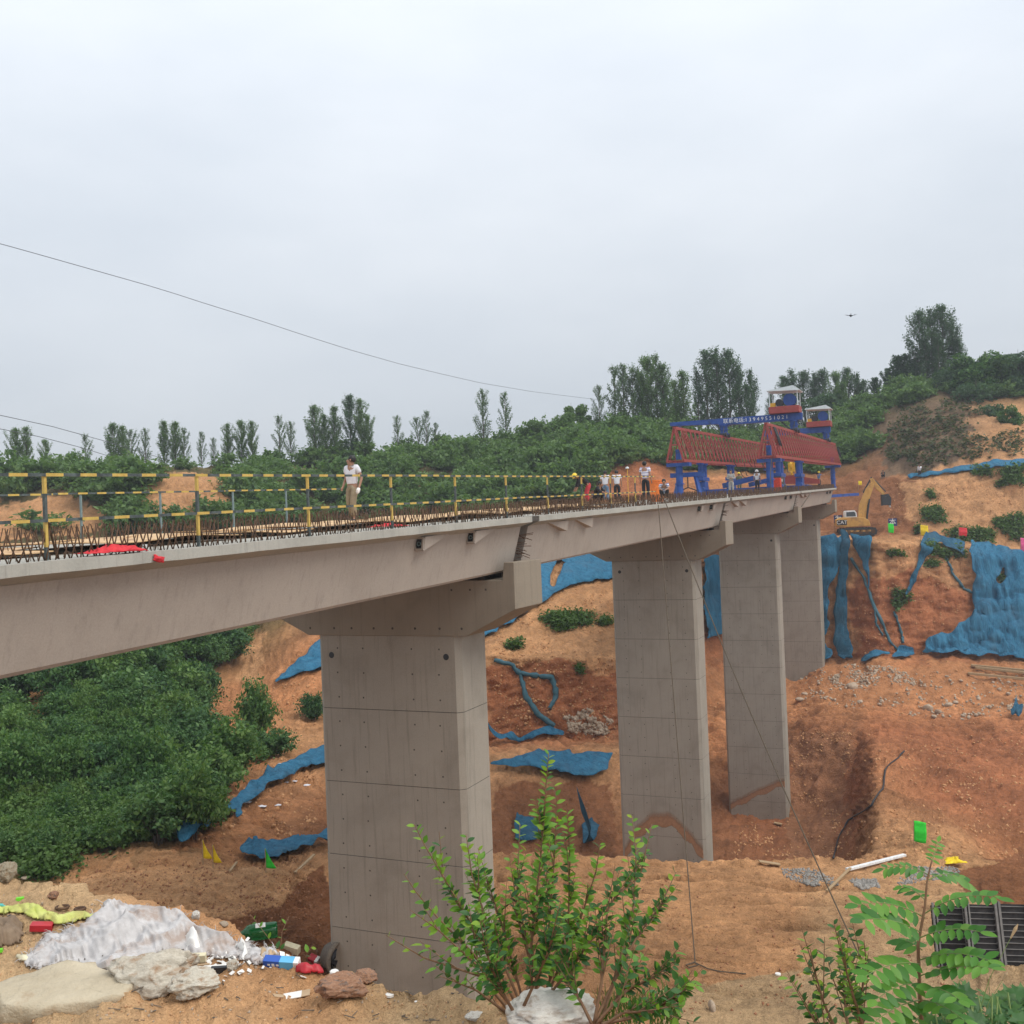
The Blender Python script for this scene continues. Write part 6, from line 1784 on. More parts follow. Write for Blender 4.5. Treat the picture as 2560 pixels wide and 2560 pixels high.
# stones
mat_mottle('stone_pale', (0.33, 0.25, 0.18), (0.50, 0.40, 0.30), 3, 0.9, 0.6, 0.03)
mat_mottle('stone_red', (0.27, 0.12, 0.06), (0.38, 0.19, 0.10), 3, 0.9, 0.6, 0.03)
def rock_mesh(name, seed, sub=2, rough=.35, flat=.7, mat='stone_pale', crisp=True):
    bm = bmesh.new(); bmesh.ops.create_icosphere(bm, subdivisions=sub, radius=1)
    co = np.array([v.co[:] for v in bm.verts])
    r = 1 + rough * fbm(co * 1.1 + seed * 3.1, 4, .55, seed=seed)
    co = co * r[:, None]
    rng = np.random.default_rng(seed)
    if crisp:
        for _ in range(7):                    # planar breaks
            nrm = rng.normal(size=3); nrm /= np.linalg.norm(nrm); dd = rng.uniform(.55, .85)
            ex_ = np.clip(co @ nrm - dd, 0, None); co = co - ex_[:, None] * nrm * .9
    co[:, 2] *= flat
    for v, c in zip(bm.verts, co): v.co = c
    me = bpy.data.meshes.new(name); bm.to_mesh(me); bm.free()
    me.polygons.foreach_set('use_smooth', np.ones(len(me.polygons), dtype=bool))
    me.materials.append(M[mat]); return me
ROCK = [rock_mesh('stone', k, 2, mat='stone_pale' if k < 4 else 'stone_red') for k in range(6)]
def stone_at(px, py, w, label, group, dmin, k=None, name='stone'):
    hh = hit(px, py, dmin)
    if hh is None: return
    s = w * hh[0].y / FPX / 2
    o = obj(name, ROCK[random.randrange(4) if k is None else k], None, None, hh[0] + Vector((0, 0, s * .3)), (random.uniform(-.3, .3), random.uniform(-.3, .3), random.uniform(0, 6)))
    o.scale = (s, s * random.uniform(.7, 1.0), s * random.uniform(.7, 1.1))
    return tag(o, label, 'stone', group)
for px, py, w in [(2132, 1722, 34), (2012, 1738, 20), (2000, 1752, 26), (2003, 1700, 14), (2318, 1776, 36), (2345, 1782, 22), (2372, 1766, 24), (2388, 1758, 20), (2335, 1793, 16), (2412, 1788, 16), (2475, 1768, 12), (2520, 1736, 14), (2440, 1790, 14), (2405, 1800, 14), (2262, 1704, 12), (2090, 1690, 12), (2180, 1690, 10), (2240, 1735, 10), (2300, 1745, 11), (2355, 1745, 10), (1992, 1678, 10), (2150, 1755, 12)]:
    stone_at(px, py, w, 'pale broken stone in the rubble between the blue nets and the haul road', 'stones in the rubble', 60)
for px, py, w in [(2072, 2040, 16), (2000, 2080, 10), (2030, 2095, 8), (1998, 1958, 6), (2025, 2055, 7), (1418, 1834, 14), (1460, 1800, 10), (1440, 1790, 8)]:
    stone_at(px, py, w, 'reddish clod lying on the brown pit slope', 'clods on the pit slopes', 45, 4)
def gravel(name, polys, n, s0, s1, mat, label, dmin, seed, soft_=26):
    rng = np.random.default_rng(seed); V, F = [], []; off = 0
    base = np.array([(1,0,0),(-1,0,0),(0,1,0),(0,-1,0),(0,0,.8),(0,0,-.8)], float); fc = np.array([(0,2,4),(2,1,4),(1,3,4),(3,0,4),(2,0,5),(1,2,5),(3,1,5),(0,3,5)])
    for poly in polys:
        xs_ = [p[0] for p in poly]; ys_ = [p[1] for p in poly]
        want = n // len(polys)
        X_ = rng.uniform(min(xs_), max(xs_), want * 7); Y_ = rng.uniform(min(ys_), max(ys_), want * 7)
        ok = inpoly(X_, Y_, poly)
        if soft_: ok &= fbm(np.stack([X_ / soft_, Y_ / soft_ * 1.6, np.full(len(X_), float(seed))], 1), 3, seed=seed) > rng.uniform(-.5, .45, len(X_))
        for x, y in list(zip(X_[ok], Y_[ok]))[:want]:
            hh = hit(x, y, dmin)
            if hh is None: continue
            s = s0 + (s1 - s0) * rng.uniform(0, 1) ** 2.2
            V.append(base * rng.uniform(.6, 1.3, (6, 3)) * s @ rotm(*rng.uniform(0, 6, 3)).T + np.array(hh[0][:])); F.append(fc + off); off += 6
    return tag(obj(name, mesh_np(name, np.concatenate(V), np.concatenate(F)), mat), label, None, None, 'stuff')
mat_mottle('clod_tan', (0.40, 0.20, 0.09), (0.60, 0.33, 0.16), 1.2, 0.95, 0.5, 0.03)
gravel('clods', [[(1232, 1480), (1540, 1460), (1540, 1640), (1232, 1640)], [(1232, 1640), (1540, 1640), (1540, 1850), (1232, 1850)], [(2130, 1350), (2440, 1380), (2420, 1640), (2150, 1640)], [(2100, 1830), (2560, 1850), (2560, 2150), (2080, 2150)], [(500, 1740), (790, 1700), (790, 2100), (460, 2100)], [(2200, 1210), (2560, 1190), (2560, 1380), (2230, 1340)], [(1700, 1640), (2560, 1650), (2560, 1850), (1700, 1850)], [(1990, 1830), (2130, 1830), (2100, 2150), (1820, 2140)]],
       6400, .03, .16, 'clod_tan', 'loose tan clods on the benches and slopes', 30, 11, 40)
mat_mottle('gravel_grey', (0.20, 0.19, 0.175), (0.36, 0.34, 0.31), 2, 0.9, 0)
gravel('gravel', [[(1955, 2172), (2030, 2172), (2085, 2195), (2098, 2212), (2030, 2216), (1962, 2196)], [(2120, 2200), (2190, 2198), (2200, 2220), (2140, 2224)], [(2290, 2168), (2410, 2168), (2400, 2184), (2340, 2200), (2250, 2214), (2240, 2200)]], 2600, .02, .085, 'gravel_grey', 'grey crushed stone spilled on the work area', 20, 1)
gravel('rubble', [[(1990, 1668), (2560, 1690), (2560, 1800), (2240, 1790), (2100, 1770), (1990, 1740)], [(2120, 1660), (2240, 1668), (2330, 1715), (2110, 1720), (2060, 1700)], [(1410, 1790), (1470, 1770), (1530, 1800), (1530, 1835), (1430, 1838)]], 2000, .03, .26, 'stone_pale', 'loose rubble on the slope below the blue nets', 50, 2)
gravel('clods', [[(1985, 1830), (2200, 1850), (2080, 2150), (1985, 2140)], [(2400, 1850), (2560, 1870), (2560, 2140), (2420, 2100)], [(430, 2290), (600, 2230), (805, 2190), (805, 2380)], [(1240, 1970), (1530, 1960), (1530, 2140), (1240, 2140)], [(2060, 1200), (2290, 1200), (2260, 1330), (2060, 1330)]], 900, .025, .08, 'stone_red', 'brown soil clods on the freshly dug slopes', 20, 3)
gravel('clods', [[(1250, 2180), (2350, 2180), (2400, 2540), (1350, 2540)], [(150, 2180), (780, 2100), (780, 2300), (300, 2260)]], 1500, .02, .07, 'stone_red', 'small clods scattered on the work area', 20, 4)
for k, (px, py, w) in enumerate([(700, 1912, 9), (735, 1955, 9), (715, 1958, 7), (765, 1965, 12), (620, 2008, 9), (695, 2015, 8), (655, 2018, 10), (770, 1912, 10), (760, 1918, 9)]):
    hh = hit(px, py, 20)
    cloth_blob('white_rag', hh[0] + Vector((0, 0, .03)), .028 * w * 1.3, .028 * w, .07, 'white_cotton', 'small white rag on the tan slope by the blue strip', 'rag', 'white rags on the tan slope', seed=40 + k, res=(8, 6))
# ---------------------------------------------------------------- foreground bank: rubbish, stones, plants
mat_mottle('slab_rock', (0.40, 0.335, 0.235), (0.54, 0.465, 0.34), 6, 0.92, 0.8, 0.02, c3=(0.36, 0.24, 0.14), s3=3.0, grit=30)
mat_mottle('rough_concrete', (0.40, 0.36, 0.29), (0.58, 0.53, 0.44), 9, 0.95, 1.0, 0.0035, c3=(0.33, 0.22, 0.14), s3=2, grit=16)
mat_mottle('white_rock', (0.52, 0.48, 0.43), (0.68, 0.64, 0.58), 6, 0.92, 0.9, 0.003, c3=(0.40, 0.33, 0.27), s3=2.5, grit=16)
mat_mottle('brick_lump', (0.24, 0.12, 0.07), (0.38, 0.22, 0.14), 9, 0.95, 1.0, 0.003, c3=(0.13, 0.11, 0.10), s3=2.5, grit=18)
mat_mottle('white_fibre', (0.38, 0.36, 0.35), (0.56, 0.54, 0.53), 14, 0.95, 0.35, 0.004, c3=(0.36, 0.29, 0.25), s3=7, grit=120)
mat_mottle('yellow_cloth', (0.42, 0.46, 0.10), (0.58, 0.60, 0.20), 9, 0.9, 0.6, 0.005, c3=(0.40, 0.36, 0.12), s3=7, grit=90)
mat_mottle('brown_leather', (0.085, 0.070, 0.055), (0.17, 0.14, 0.11), 14, 0.75, 0.6, 0.004, grit=60)
mat_mottle('tan_canvas', (0.15, 0.105, 0.07), (0.25, 0.18, 0.12), 14, 0.85, 0.6, 0.004, grit=80)
mat_mottle('crumb', (0.40, 0.23, 0.12), (0.55, 0.34, 0.19), 9, .95, 0)
mat_plain('box_blue', (0.03, 0.10, 0.42), 0.5); mat_plain('box_cyan', (0.12, 0.42, 0.66), 0.5); mat_plain('pack_red', (0.42, 0.02, 0.03), 0.45); mat_plain('lime', (0.16, 0.58, 0.03), 0.5); mat_plain('teal', (0.10, 0.45, 0.42), 0.6)
mat_mottle('card', (0.36, 0.25, 0.15), (0.50, 0.37, 0.24), 8, 0.9, 0.3, 0.004); mat_mottle('cream_foam', (0.60, 0.54, 0.36), (0.70, 0.64, 0.46), 9, 0.85, 0.4, .004); mat_plain('paper_white', (0.74, 0.72, 0.68), 0.8)
m_, nt_, p_ = new_mat('green_glass')
p_.inputs['Base Color'].default_value = (0.010, 0.20, 0.045, 1); p_.inputs['Roughness'].default_value = 0.12; p_.inputs['Transmission Weight'].default_value = 0.55; p_.inputs['IOR'].default_value = 1.45
def fg(px, py):
    h_ = hit(px, py); return np.array(h_[0][:]), np.array(h_[1][:])
def scl(P): return P[1] / FPX           # metres per photo pixel there
# large stones
def fg_rock(px, py_base, w, hgt, depth, mat, label, seed, rz=0, flat=1.0, name='rock', sub=5, rough=.25, crisp=True, sink=.12):
    P, _ = fg(px, py_base); k = scl(P)
    me = rock_mesh(name, seed, sub, rough, 1.0, mat, crisp)
    o = obj(name, me, None, None, P + np.array((0, depth * k * .35, hgt * k * (.5 - sink))), (0, 0, rz))
    o.scale = (w * k / 2 / 1.02, depth * k / 2 / 1.02, hgt * k / 2 / 1.02)
    n_ = len(me.vertices); co_ = np.zeros(n_ * 3, np.float32); me.vertices.foreach_get('co', co_); co_ = co_.reshape(-1, 3).astype(float)
    co_ *= (1 + .10 * fbm(co_ * 2.6 + seed, 4, .6, seed=seed, ridged=True) + .05 * fbm(co_ * 11 + seed, 3, .6, seed=seed + 2))[:, None]
    me.vertices.foreach_set('co', co_.astype(np.float32).ravel()); me.update()
    return tag(o, label, 'rock')
# flat slab in the corner: outline of its own, broken edges
def slab(px, py, w, dpt, thick, rz, mat, label, seed):
    P, _ = fg(px, py); k = scl(P)
    bm = bmesh.new()
    nx, ny = 26, 18
    poly = [(-.5, -.1), (-.30, -.52), (.02, -.48), (.5, -.16), (.46, .12), (.05, .5), (-.28, .36)]
    V = {}
    top, bot = [], []
    ring = []
    pts = []
    for i in range(len(poly)):
        a, b = np.array(poly[i]), np.array(poly[(i+1) % len(poly)])
        for t in np.linspace(0, 1, 9)[:-1]: pts.append(a * (1-t) + b * t)
    pts = np.array(pts); pts *= (1 + .04 * fbm(np.c_[pts * 5, np.full(len(pts), seed)], 3, seed=seed))[:, None]
    W, Dd, T = w * k, dpt * k, thick * k
    rings = []
    for f, z in ((.0, 1.0), (.35, 1.0), (.7, 1.0), (.955, 1.0), (.99, .95), (1.0, .72), (.985, .38), (.95, 0)):
        q = pts * max(f, .001)
        co = np.c_[q[:, 0] * W, q[:, 1] * Dd, np.full(len(q), T * z)]
        co += .012 * np.c_[fbm(co * 14 + seed, 4, seed=1), fbm(co * 14 + 5, 4, seed=2), fbm(co * 14 + 9, 4, seed=3) * (.6 if z == 1 else 1.2)]
        rings.append([bm.verts.new(c) for c in co])
    for a, b in zip(rings[:-1], rings[1:]):
        for i in range(len(a)): bm.faces.new((a[i], a[(i+1) % len(a)], b[(i+1) % len(a)], b[i]))
    bm.faces.new(rings[0]); bmesh.ops.recalc_face_normals(bm, faces=bm.faces)
    me = bpy.data.meshes.new('rock'); bm.to_mesh(me); bm.free(); me.polygons.foreach_set('use_smooth', np.ones(len(me.polygons), dtype=bool))
    o = obj('rock_slab', me, mat, None, P - np.array((0, 0, .01)), (math.radians(4), math.radians(3), rz))
    return tag(o, label, 'rock')
slab(168, 2503, 345, 225, 54, -.12, 'slab_rock', 'large flat pale rock slab lying on the sand', 3)
fg_rock(372, 2498, 200, 118, 120, 'rough_concrete', 'rough grey lump of broken concrete leaning on the white fibre cloth', 11, .1, rough=.30)
fg_rock(482, 2496, 118, 70, 90, 'rough_concrete', 'smaller brownish concrete lump beside the rough grey one', 14, .4, rough=.28)
fg_rock(852, 2500, 135, 58, 80, 'brick_lump', 'dark broken brick lump in front of the old boot', 17, .2, rough=.30)
fg_rock(915, 2462, 60, 34, 50, 'brick_lump', 'small dark stone behind the broken brick lump', 18, .9)
fg_rock(1385, 2600, 215, 95, 150, 'white_rock', 'big rounded whitish boulder below the leafy shrub', 21, .1, rough=.18, crisp=False, sink=.1)
fg_rock(1190, 2553, 56, 18, 40, 'white_rock', 'small flat white stone on the sand beside the boulder', 24, .2)
fg_rock(8, 2210, 50, 52, 60, 'slab_rock', 'pale boulder at the edge of the bank beside the scrub', 25, .3)
fg_rock(132, 2250, 28, 22, 26, 'brick_lump', 'small reddish stone behind the yellow cloth', 26, .3)
fg_rock(488, 2300, 24, 22, 24, 'white_rock', 'small white stone on the crest of the bank behind the fibre cloth', 27, .5)
fg_rock(576, 2428, 28, 32, 26, 'rough_concrete', 'small upright grey stone beside the cream foam board', 28, .2)
fg_rock(478, 2490, 14, 10, 12, 'white_rock', 'tiny grey pebble in front of the concrete lumps', 29, .2)
for k, (x, y, w) in enumerate([(60, 2200, 22), (95, 2195, 14), (105, 2262, 12), (560, 2315, 26), (800, 2425, 16), (700, 2500, 12), (1010, 2540, 10), (1780, 2525, 40), (380, 2515, 14), (640, 2420, 10), (250, 2180, 12)]):
    P, _ = fg(x, y); s = w * scl(P) / 2
    o = obj('stone', ROCK[k % 6], None, None, P + np.array((0, 0, s * .4)), (k, k * 2, k)); o.scale = (s, s * .8, s * .7)
    tag(o, 'small loose stone lying on the sandy bank', 'stone', 'loose stones on the bank')

# crumpled cloth on the bank: height folds over the soil
def fcloth(name, outline, mat, label, seed, hgt=.06, res=5, cat='cloth', fold=2.2, thick=.006, frays=0, rot=.6, crests=()):
    xs_ = [p[0] for p in outline]; ys_ = [p[1] for p in outline]
    gx = np.arange(min(xs_) - res, max(xs_) + 2 * res, res); gy = np.arange(min(ys_) - res, max(ys_) + 2 * res, res * .7)
    GX, GY = np.meshgrid(gx, gy, indexing='ij')
    q = np.stack([GX.ravel() / 30, GY.ravel() / 22, np.full(GX.size, seed)], 1)
    ins = inpoly(GX.ravel() + 9 * fbm(q, 3, seed=seed), GY.ravel() + 6 * fbm(q + 4, 3, seed=seed + 1), outline)
    idx = -np.ones(GX.size, int); V = []; VP = []
    for k in np.nonzero(ins)[0]:
        h_ = hit(GX.ravel()[k], GY.ravel()[k])
        if h_ is None or h_[0].y > 8: continue
        idx[k] = len(V); V.append(h_[0][:]); VP.append((GX.ravel()[k], GY.ravel()[k]))
    VP = np.array(VP); V = np.array(V); o0 = V.mean(0)
    c, s_ = math.cos(rot), math.sin(rot)
    Q = np.stack([(V[:, 0] * c + V[:, 1] * s_) * fold * 2.6, (-V[:, 0] * s_ + V[:, 1] * c) * fold, np.full(len(V), seed * 1.7)], 1)
    f1 = .45 * fbm(Q, 2, .42, seed=seed, ridged=True) + .65 * fbm(V * np.array((3.6, 2.6, 0)) * fold * .8 + .35 * fbm(V * 4, 2, seed=9)[:, None] + seed, 2, .45, seed=seed + 11, ridged=True)
    bigf = fbm(V * 2.2 + seed, 2, seed=seed + 5)
    up = hgt * np.clip(.45 + .55 * f1 + .5 * bigf, .02, 2.0)
    jq = np.c_[VP / 26, np.full(len(VP), float(seed))]
    PX = VP[:, 0] + 7 * fbm(jq, 2, seed=3); PY = VP[:, 1] + 5 * fbm(jq + 8, 2, seed=4)
    for line, ampc, wdt in crests:                      # the larger folds, each with its own crest line
        dmin_ = np.full(len(VP), 1e9)
        for (ax, ay), (bx, by) in zip(line[:-1], line[1:]):
            ex_, ey_ = bx - ax, (by - ay) * 1.9
            t_ = np.clip(((PX - ax) * ex_ + (PY - ay) * 1.9 * ey_) / (ex_ * ex_ + ey_ * ey_), 0, 1)
            dmin_ = np.minimum(dmin_, np.hypot(PX - ax - t_ * ex_, (PY - ay) * 1.9 - t_ * ey_))
        up = up + ampc * np.exp(-dmin_ / wdt)
    # edges lie down
    I_ = idx.reshape(GX.shape); inner = np.zeros(len(V))
    for d_ in range(1, 5):
        ok = np.zeros_like(I_, bool)
        ok[d_:-d_, d_:-d_] = (I_[d_:-d_, d_:-d_] >= 0) & (I_[2*d_:, d_:-d_] >= 0) & (I_[:-2*d_, d_:-d_] >= 0) & (I_[d_:-d_, 2*d_:] >= 0) & (I_[d_:-d_, :-2*d_] >= 0)
        inner[I_[ok]] += .25
    V = V + np.stack([.010 * fbm(Q * 2, 3, seed=2), .010 * fbm(Q * 2 + 3, 3, seed=3), .006 + up * (.12 + .88 * inner)], 1)
    F = []
    for a in range(I_.shape[0] - 1):
        for b in range(I_.shape[1] - 1):
            f = (I_[a, b], I_[a+1, b], I_[a+1, b+1], I_[a, b+1])
            if min(f) >= 0: F.append(f)
    me = mesh_np(name, V - o0, np.array(F), True)
    bm = bmesh.new(); bm.from_mesh(me)
    bmesh.ops.delete(bm, geom=[v for v in bm.verts if not v.link_faces], context='VERTS'); bmesh.ops.recalc_face_normals(bm, faces=bm.faces)
    edge_v = [v.co.copy() for v in bm.verts if v.is_boundary]
    bm.to_mesh(me); bm.free()
    e = tag(empty(name, o0), label, cat) if frays else None
    o = obj('sheet' if frays else name, me, mat, e, None if frays else o0)
    so = o.modifiers.new('thickness', 'SOLIDIFY'); so.thickness = thick
    if frays:
        rr = random.Random(seed); fm = MB()
        for _ in range(frays):
            v = np.array(rr.choice(edge_v)[:]); d_ = np.array((rr.gauss(0, 1), rr.gauss(0, 1), abs(rr.gauss(0, .7)))); d_ /= np.linalg.norm(d_)
            l = rr.uniform(.015, .05)
            fm.tube([v, v + d_ * l * .6, v + d_ * l + np.array((0, 0, -.008))], [.0016, .0012, .0006], 3, False)
        tag(fm.build('loose_fibre', mat, e), kind='stuff')
        return e
    return tag(o, label, cat)
fcloth('fibre_cloth', [(60, 2405), (120, 2330), (205, 2320), (255, 2262), (335, 2268), (420, 2282), (470, 2300), (500, 2320), (590, 2345), (640, 2365), (630, 2385), (560, 2400), (470, 2390), (420, 2385), (330, 2420), (235, 2432), (150, 2420), (80, 2430)],
       'white_fibre', 'large torn white fibre cloth heaped over the rubbish', 5, .014, 3.2, fold=2.0, frays=220, rot=.9, crests=[([(90, 2425), (200, 2385), (300, 2350), (318, 2325)], .022, 19), ([(318, 2325), (400, 2365), (420, 2385)], .025, 16), ([(318, 2325), (345, 2300), (430, 2295)], .025, 24), ([(255, 2270), (300, 2266), (340, 2272)], .025, 39), ([(105, 2340), (140, 2375), (165, 2390)], .020, 13), ([(300, 2350), (285, 2400), (262, 2420)], .017, 13), ([(450, 2310), (440, 2345), (415, 2365)], .022, 13), ([(470, 2330), (540, 2345), (580, 2352)], .017, 18), ([(210, 2330), (240, 2345), (290, 2340)], .015, 13)])
fcloth('fibre_cloth', [(70, 2400), (130, 2345), (200, 2330), (200, 2380), (150, 2415), (80, 2418)], 'white_fibre', 'frayed white fibre scrap at the end of the heap beside the red carton', 15, .02, 4.0, fold=3.0, frays=110, rot=.3)
fcloth('fibre_cloth', [(590, 2360), (630, 2350), (680, 2370), (700, 2400), (640, 2415), (600, 2400)], 'white_fibre', 'shredded white fibre tuft beside the green bottle', 25, .02, 4.0, fold=4.0, frays=110, rot=.3)
fcloth('yellow_cloth', [(-40, 2262), (20, 2266), (60, 2262), (110, 2275), (125, 2290), (200, 2285), (265, 2288), (235, 2300), (160, 2312), (90, 2306), (50, 2292), (-40, 2285)], 'yellow_cloth', 'long crumpled yellow-green cloth behind the white fibre heap', 7, .011, 3.5, fold=3.0, rot=.2)
fcloth('teal_cloth', [(-60, 2258), (10, 2260), (30, 2268), (0, 2272), (-60, 2270)], 'teal', 'small teal scrap at the end of the yellow-green cloth', 9, .02, 4)
# green bottle
P, _ = fg(645, 2352); k = scl(P)
e = tag(empty('glass_bottle', P + np.array((0, 0, 22 * k)), math.radians(14)), 'dark green bottle with a white label lying on its side', 'bottle')
R0 = 20 * k; Lb = 96 * k
rot = rotm(0, PI/2, 0)
m = MB(); m.lathe([(0, -.47*Lb), (R0*.28, -.47*Lb), (R0*.30, -.40*Lb), (R0*.55, -.34*Lb), (R0*.92, -.26*Lb), (R0, -.18*Lb), (R0, .44*Lb), (R0*.93, .5*Lb), (0, .47*Lb)], 24, (0, 0, 0), rot); m.build('glass', 'green_glass', e, smooth=True)
m = MB(); prof = [(R0*1.012, -.05*Lb), (R0*1.012, .22*Lb)]
V, F = [], []
for a in np.linspace(-2.3, .2, 14):
    for x in (-.05*Lb, .20*Lb): V.append((x, R0*1.015*math.cos(a), -R0*1.015*math.sin(a)))
for i in range(13): F.append((2*i, 2*i+1, 2*i+3, 2*i+2))
m.add(V, F); m.build('label_paper', 'paper_white', e, smooth=True)
m = MB(); m.lathe([(0, -.60*Lb), (R0*.34, -.60*Lb), (R0*.34, -.46*Lb), (0, -.46*Lb)], 14, (0, 0, 0), rot); m.build('cap', 'paper_white', e)
# toothpaste-sized carton, blue and cyan
def carton(name, px, py, L, D_, H_, rz, cols, label, tilt=(0, 0), cat='box', lid=None):
    P, _ = fg(px, py); k = scl(P)
    e = tag(empty(name, P + np.array((0, 0, H_ * k * .35)), rz), label, cat); e.rotation_euler = (tilt[0], tilt[1], rz)
    n = len(cols); x = -L * k / 2
    for i, (w, c) in enumerate(cols):
        m = MB(); m.bb((x, -D_ * k / 2, -H_ * k / 2), (x + w * L * k, D_ * k / 2, H_ * k / 2)); m.build('panel' if n > 1 else 'carton', c, e, bevel=.0015); x += w * L * k
    return e
e = carton('paste_box', 705, 2415, 90, 22, 24, -.12, [(.46, 'box_blue'), (.40, 'box_cyan'), (.14, 'paper_white')], 'blue and cyan paper carton lying on the rubbish', (.35, .05))
P, _ = fg(705, 2415); k = scl(P)
tm = text_mesh('PREP', 15 * k, 'print', .0004); 
m = MB(); [m.box((-30*k + 11*k*q, -11.2*k, 1*k), (7*k, .001, (5 + 3*(q % 2))*k)) for q in range(3)]; m.build('print_mark', 'paper_white', e)
carton('red_carton', 105, 2322, 52, 24, 16, .15, [(1, 'pack_red')], 'small red carton between the yellow cloth and the white fibre', (.1, .1))
carton('cigarette_pack', 785, 2408, 26, 18, 20, -.3, [(.7, 'pack_red'), (.3, 'paper_white')], 'crushed red and white packet beside the old boot', (.4, .3))
carton('foam_board', 490, 2402, 50, 14, 20, .05, [(1, 'cream_foam')], 'cream foam block beside the rough concrete lump', (.2, .0), 'foam')
carton('foam_board', 730, 2378, 40, 16, 20, -.3, [(1, 'cream_foam')], 'pale yellow foam scrap above the blue carton', (.3, .2), 'foam')
carton('wood_strip', 495, 2415, 56, 8, 5, .1, [(1, 'card')], 'thin brown wooden strip under the cream foam block', (0, 0), 'wood')
carton('grey_board', 548, 2420, 76, 12, 7, .08, [(1, 'paper_white')], 'narrow pale board with dark underside beside the upright stone', (.2, .0), 'board')
carton('dark_carton', 548, 2432, 40, 14, 18, .05, [(1, 'black_paint')], 'black carton tucked under the narrow pale board', (0, 0))
carton('lime_lid', 50, 2250, 18, 10, 8, .3, [(1, 'lime')], 'lime green plastic lid on the sand behind the yellow cloth', (0, 0), 'lid')
carton('lime_lid', -5, 2380, 22, 10, 9, .2, [(1, 'lime')], 'lime green plastic scrap below the old jacket', (0, 0), 'lid')
carton('flat_card', 740, 2488, 70, 26, 3, .1, [(.7, 'paper_white'), (.3, 'card')], 'torn flat printed card leaning on the broken brick lump', (.15, -.1), 'card')
carton('flat_card', 690, 2490, 40, 12, 3, -.1, [(1, 'card')], 'brown cardboard strip in front of the torn printed card', (.1, .1), 'card')
fcloth('red_wrapper', [(735, 2422), (760, 2412), (800, 2420), (812, 2436), (780, 2444), (745, 2438)], 'pack_red', 'crumpled dark red wrapper in front of the old boot', 12, .03, 3.5, 'wrapper', fold=5)
fcloth('white_plastic', [(460, 2345), (500, 2335), (515, 2365), (500, 2395), (465, 2385)], 'paper_white', 'bright white plastic bag half under the fibre cloth', 13, .05, 3.5, 'bag', fold=4)
fcloth('white_plastic', [(590, 2370), (612, 2360), (620, 2400), (596, 2402)], 'paper_white', 'white folded paper standing among the scraps', 16, .06, 3.5, 'paper', fold=4)
fcloth('clear_plastic', [(635, 2378), (660, 2362), (690, 2372), (685, 2398), (650, 2400)], 'card', 'crumpled clear brownish plastic cup behind the blue carton', 18, .04, 3.5, 'plastic', fold=6)
m = MB(); P, _ = fg(836, 2440); k = scl(P); m.lathe([(0, 0), (11*k, 0), (11*k, 12*k), (9*k, 14*k), (0, 14*k)], 18); tag(m.build('plastic_disc', 'paper_white', None, loc=P, smooth=False), 'thick white round plastic disc behind the brick lump', 'plastic disc')
for x, y, w in [(975, 2490, 11), (1945, 2437, 7), (1040, 2505, 4)]:
    P, _ = fg(x, y); k = scl(P); m = MB(); m.lathe([(0, 0), (w*k, 0), (w*k, w*.5*k), (0, w*.5*k)], 14); tag(m.build('plastic_disc', 'paper_white', None, loc=P), 'small white plastic disc lying on the sand', 'plastic disc', 'white discs on the sand')
# tyre-like rings
for x, y, w, lab in [(156, 2272, 30, 'small brown rusty ring behind the yellow cloth'), (200, 2276, 24, 'thin brown rubber ring beside the white lid')]:
    P, _ = fg(x, y); k = scl(P); m = MB()
    m.tube([(w/2*k*math.cos(a), w/2*k*math.sin(a)*.8, 4*k) for a in np.linspace(0, 2*PI, 20)], 3.5*k, 6, False); tag(m.build('rusty_ring', 'steel_rust', None, loc=P), lab, 'ring')
# old boot
P, _ = fg(838, 2428); k = scl(P) * 1.25
e = tag(empty('old_boot', P, math.radians(-48)), 'worn brown boot lying on its side with the opening facing out', 'boot')
def ring_tube(name, rings, mat, n=16):
    V, F = [], []
    for (c, rx, rz_, a) in rings:
        for q in range(n):
            t = 2*PI*q/n
            w = 1 + .06 * math.sin(3*t + c[0]*50)
            V.append((c[0] + rx*math.sin(a)*math.cos(t)*w, c[1] + rx*math.cos(a)*math.cos(t)*w, c[2] + rz_*math.sin(t)*w))
    for i in range(len(rings)-1):
        for q in range(n): F.append((i*n+q, i*n+(q+1) % n, (i+1)*n+(q+1) % n, (i+1)*n+q))
    m = MB(); m.add(V, F); return m.build(name, mat, e, smooth=True)
u = k
ring_tube('upper', [((-38*u, 10*u, 22*u), 2*u, 3*u, .2), ((-36*u, 8*u, 22*u), 18*u, 20*u, .2), ((-20*u, 4*u, 26*u), 24*u, 25*u, .1), ((0, 0, 30*u), 28*u, 29*u, 0), ((18*u, -3*u, 33*u), 31*u, 33*u, -.1), ((30*u, -6*u, 35*u), 33*u, 35*u, -.2), ((34*u, -7*u, 35*u), 29*u, 31*u, -.2), ((22*u, -3*u, 33*u), 25*u, 26*u, -.1), ((4*u, 0, 31*u), 20*u, 21*u, 0), ((-8*u, 2*u, 30*u), 2*u, 2*u, 0)], 'brown_leather')
ring_tube('cuff', [((26*u, -6*u, 35*u), 34*u, 36*u, -.2), ((32*u, -8*u, 36*u), 37*u, 38*u, -.2), ((38*u, -9*u, 36*u), 35*u, 36*u, -.2), ((37*u, -9*u, 36*u), 30*u, 31*u, -.2), ((30*u, -7*u, 35*u), 29*u, 30*u, -.2)], 'brown_leather')
ring_tube('lining', [((33*u, -6*u, 40*u), 24*u, 14*u, .3), ((36*u, -8*u, 46*u), 22*u, 12*u, .5), ((30*u, -5*u, 30*u), 18*u, 12*u, .1), ((22*u, -3*u, 36*u), 8*u, 6*u, 0)], 'black_cotton')
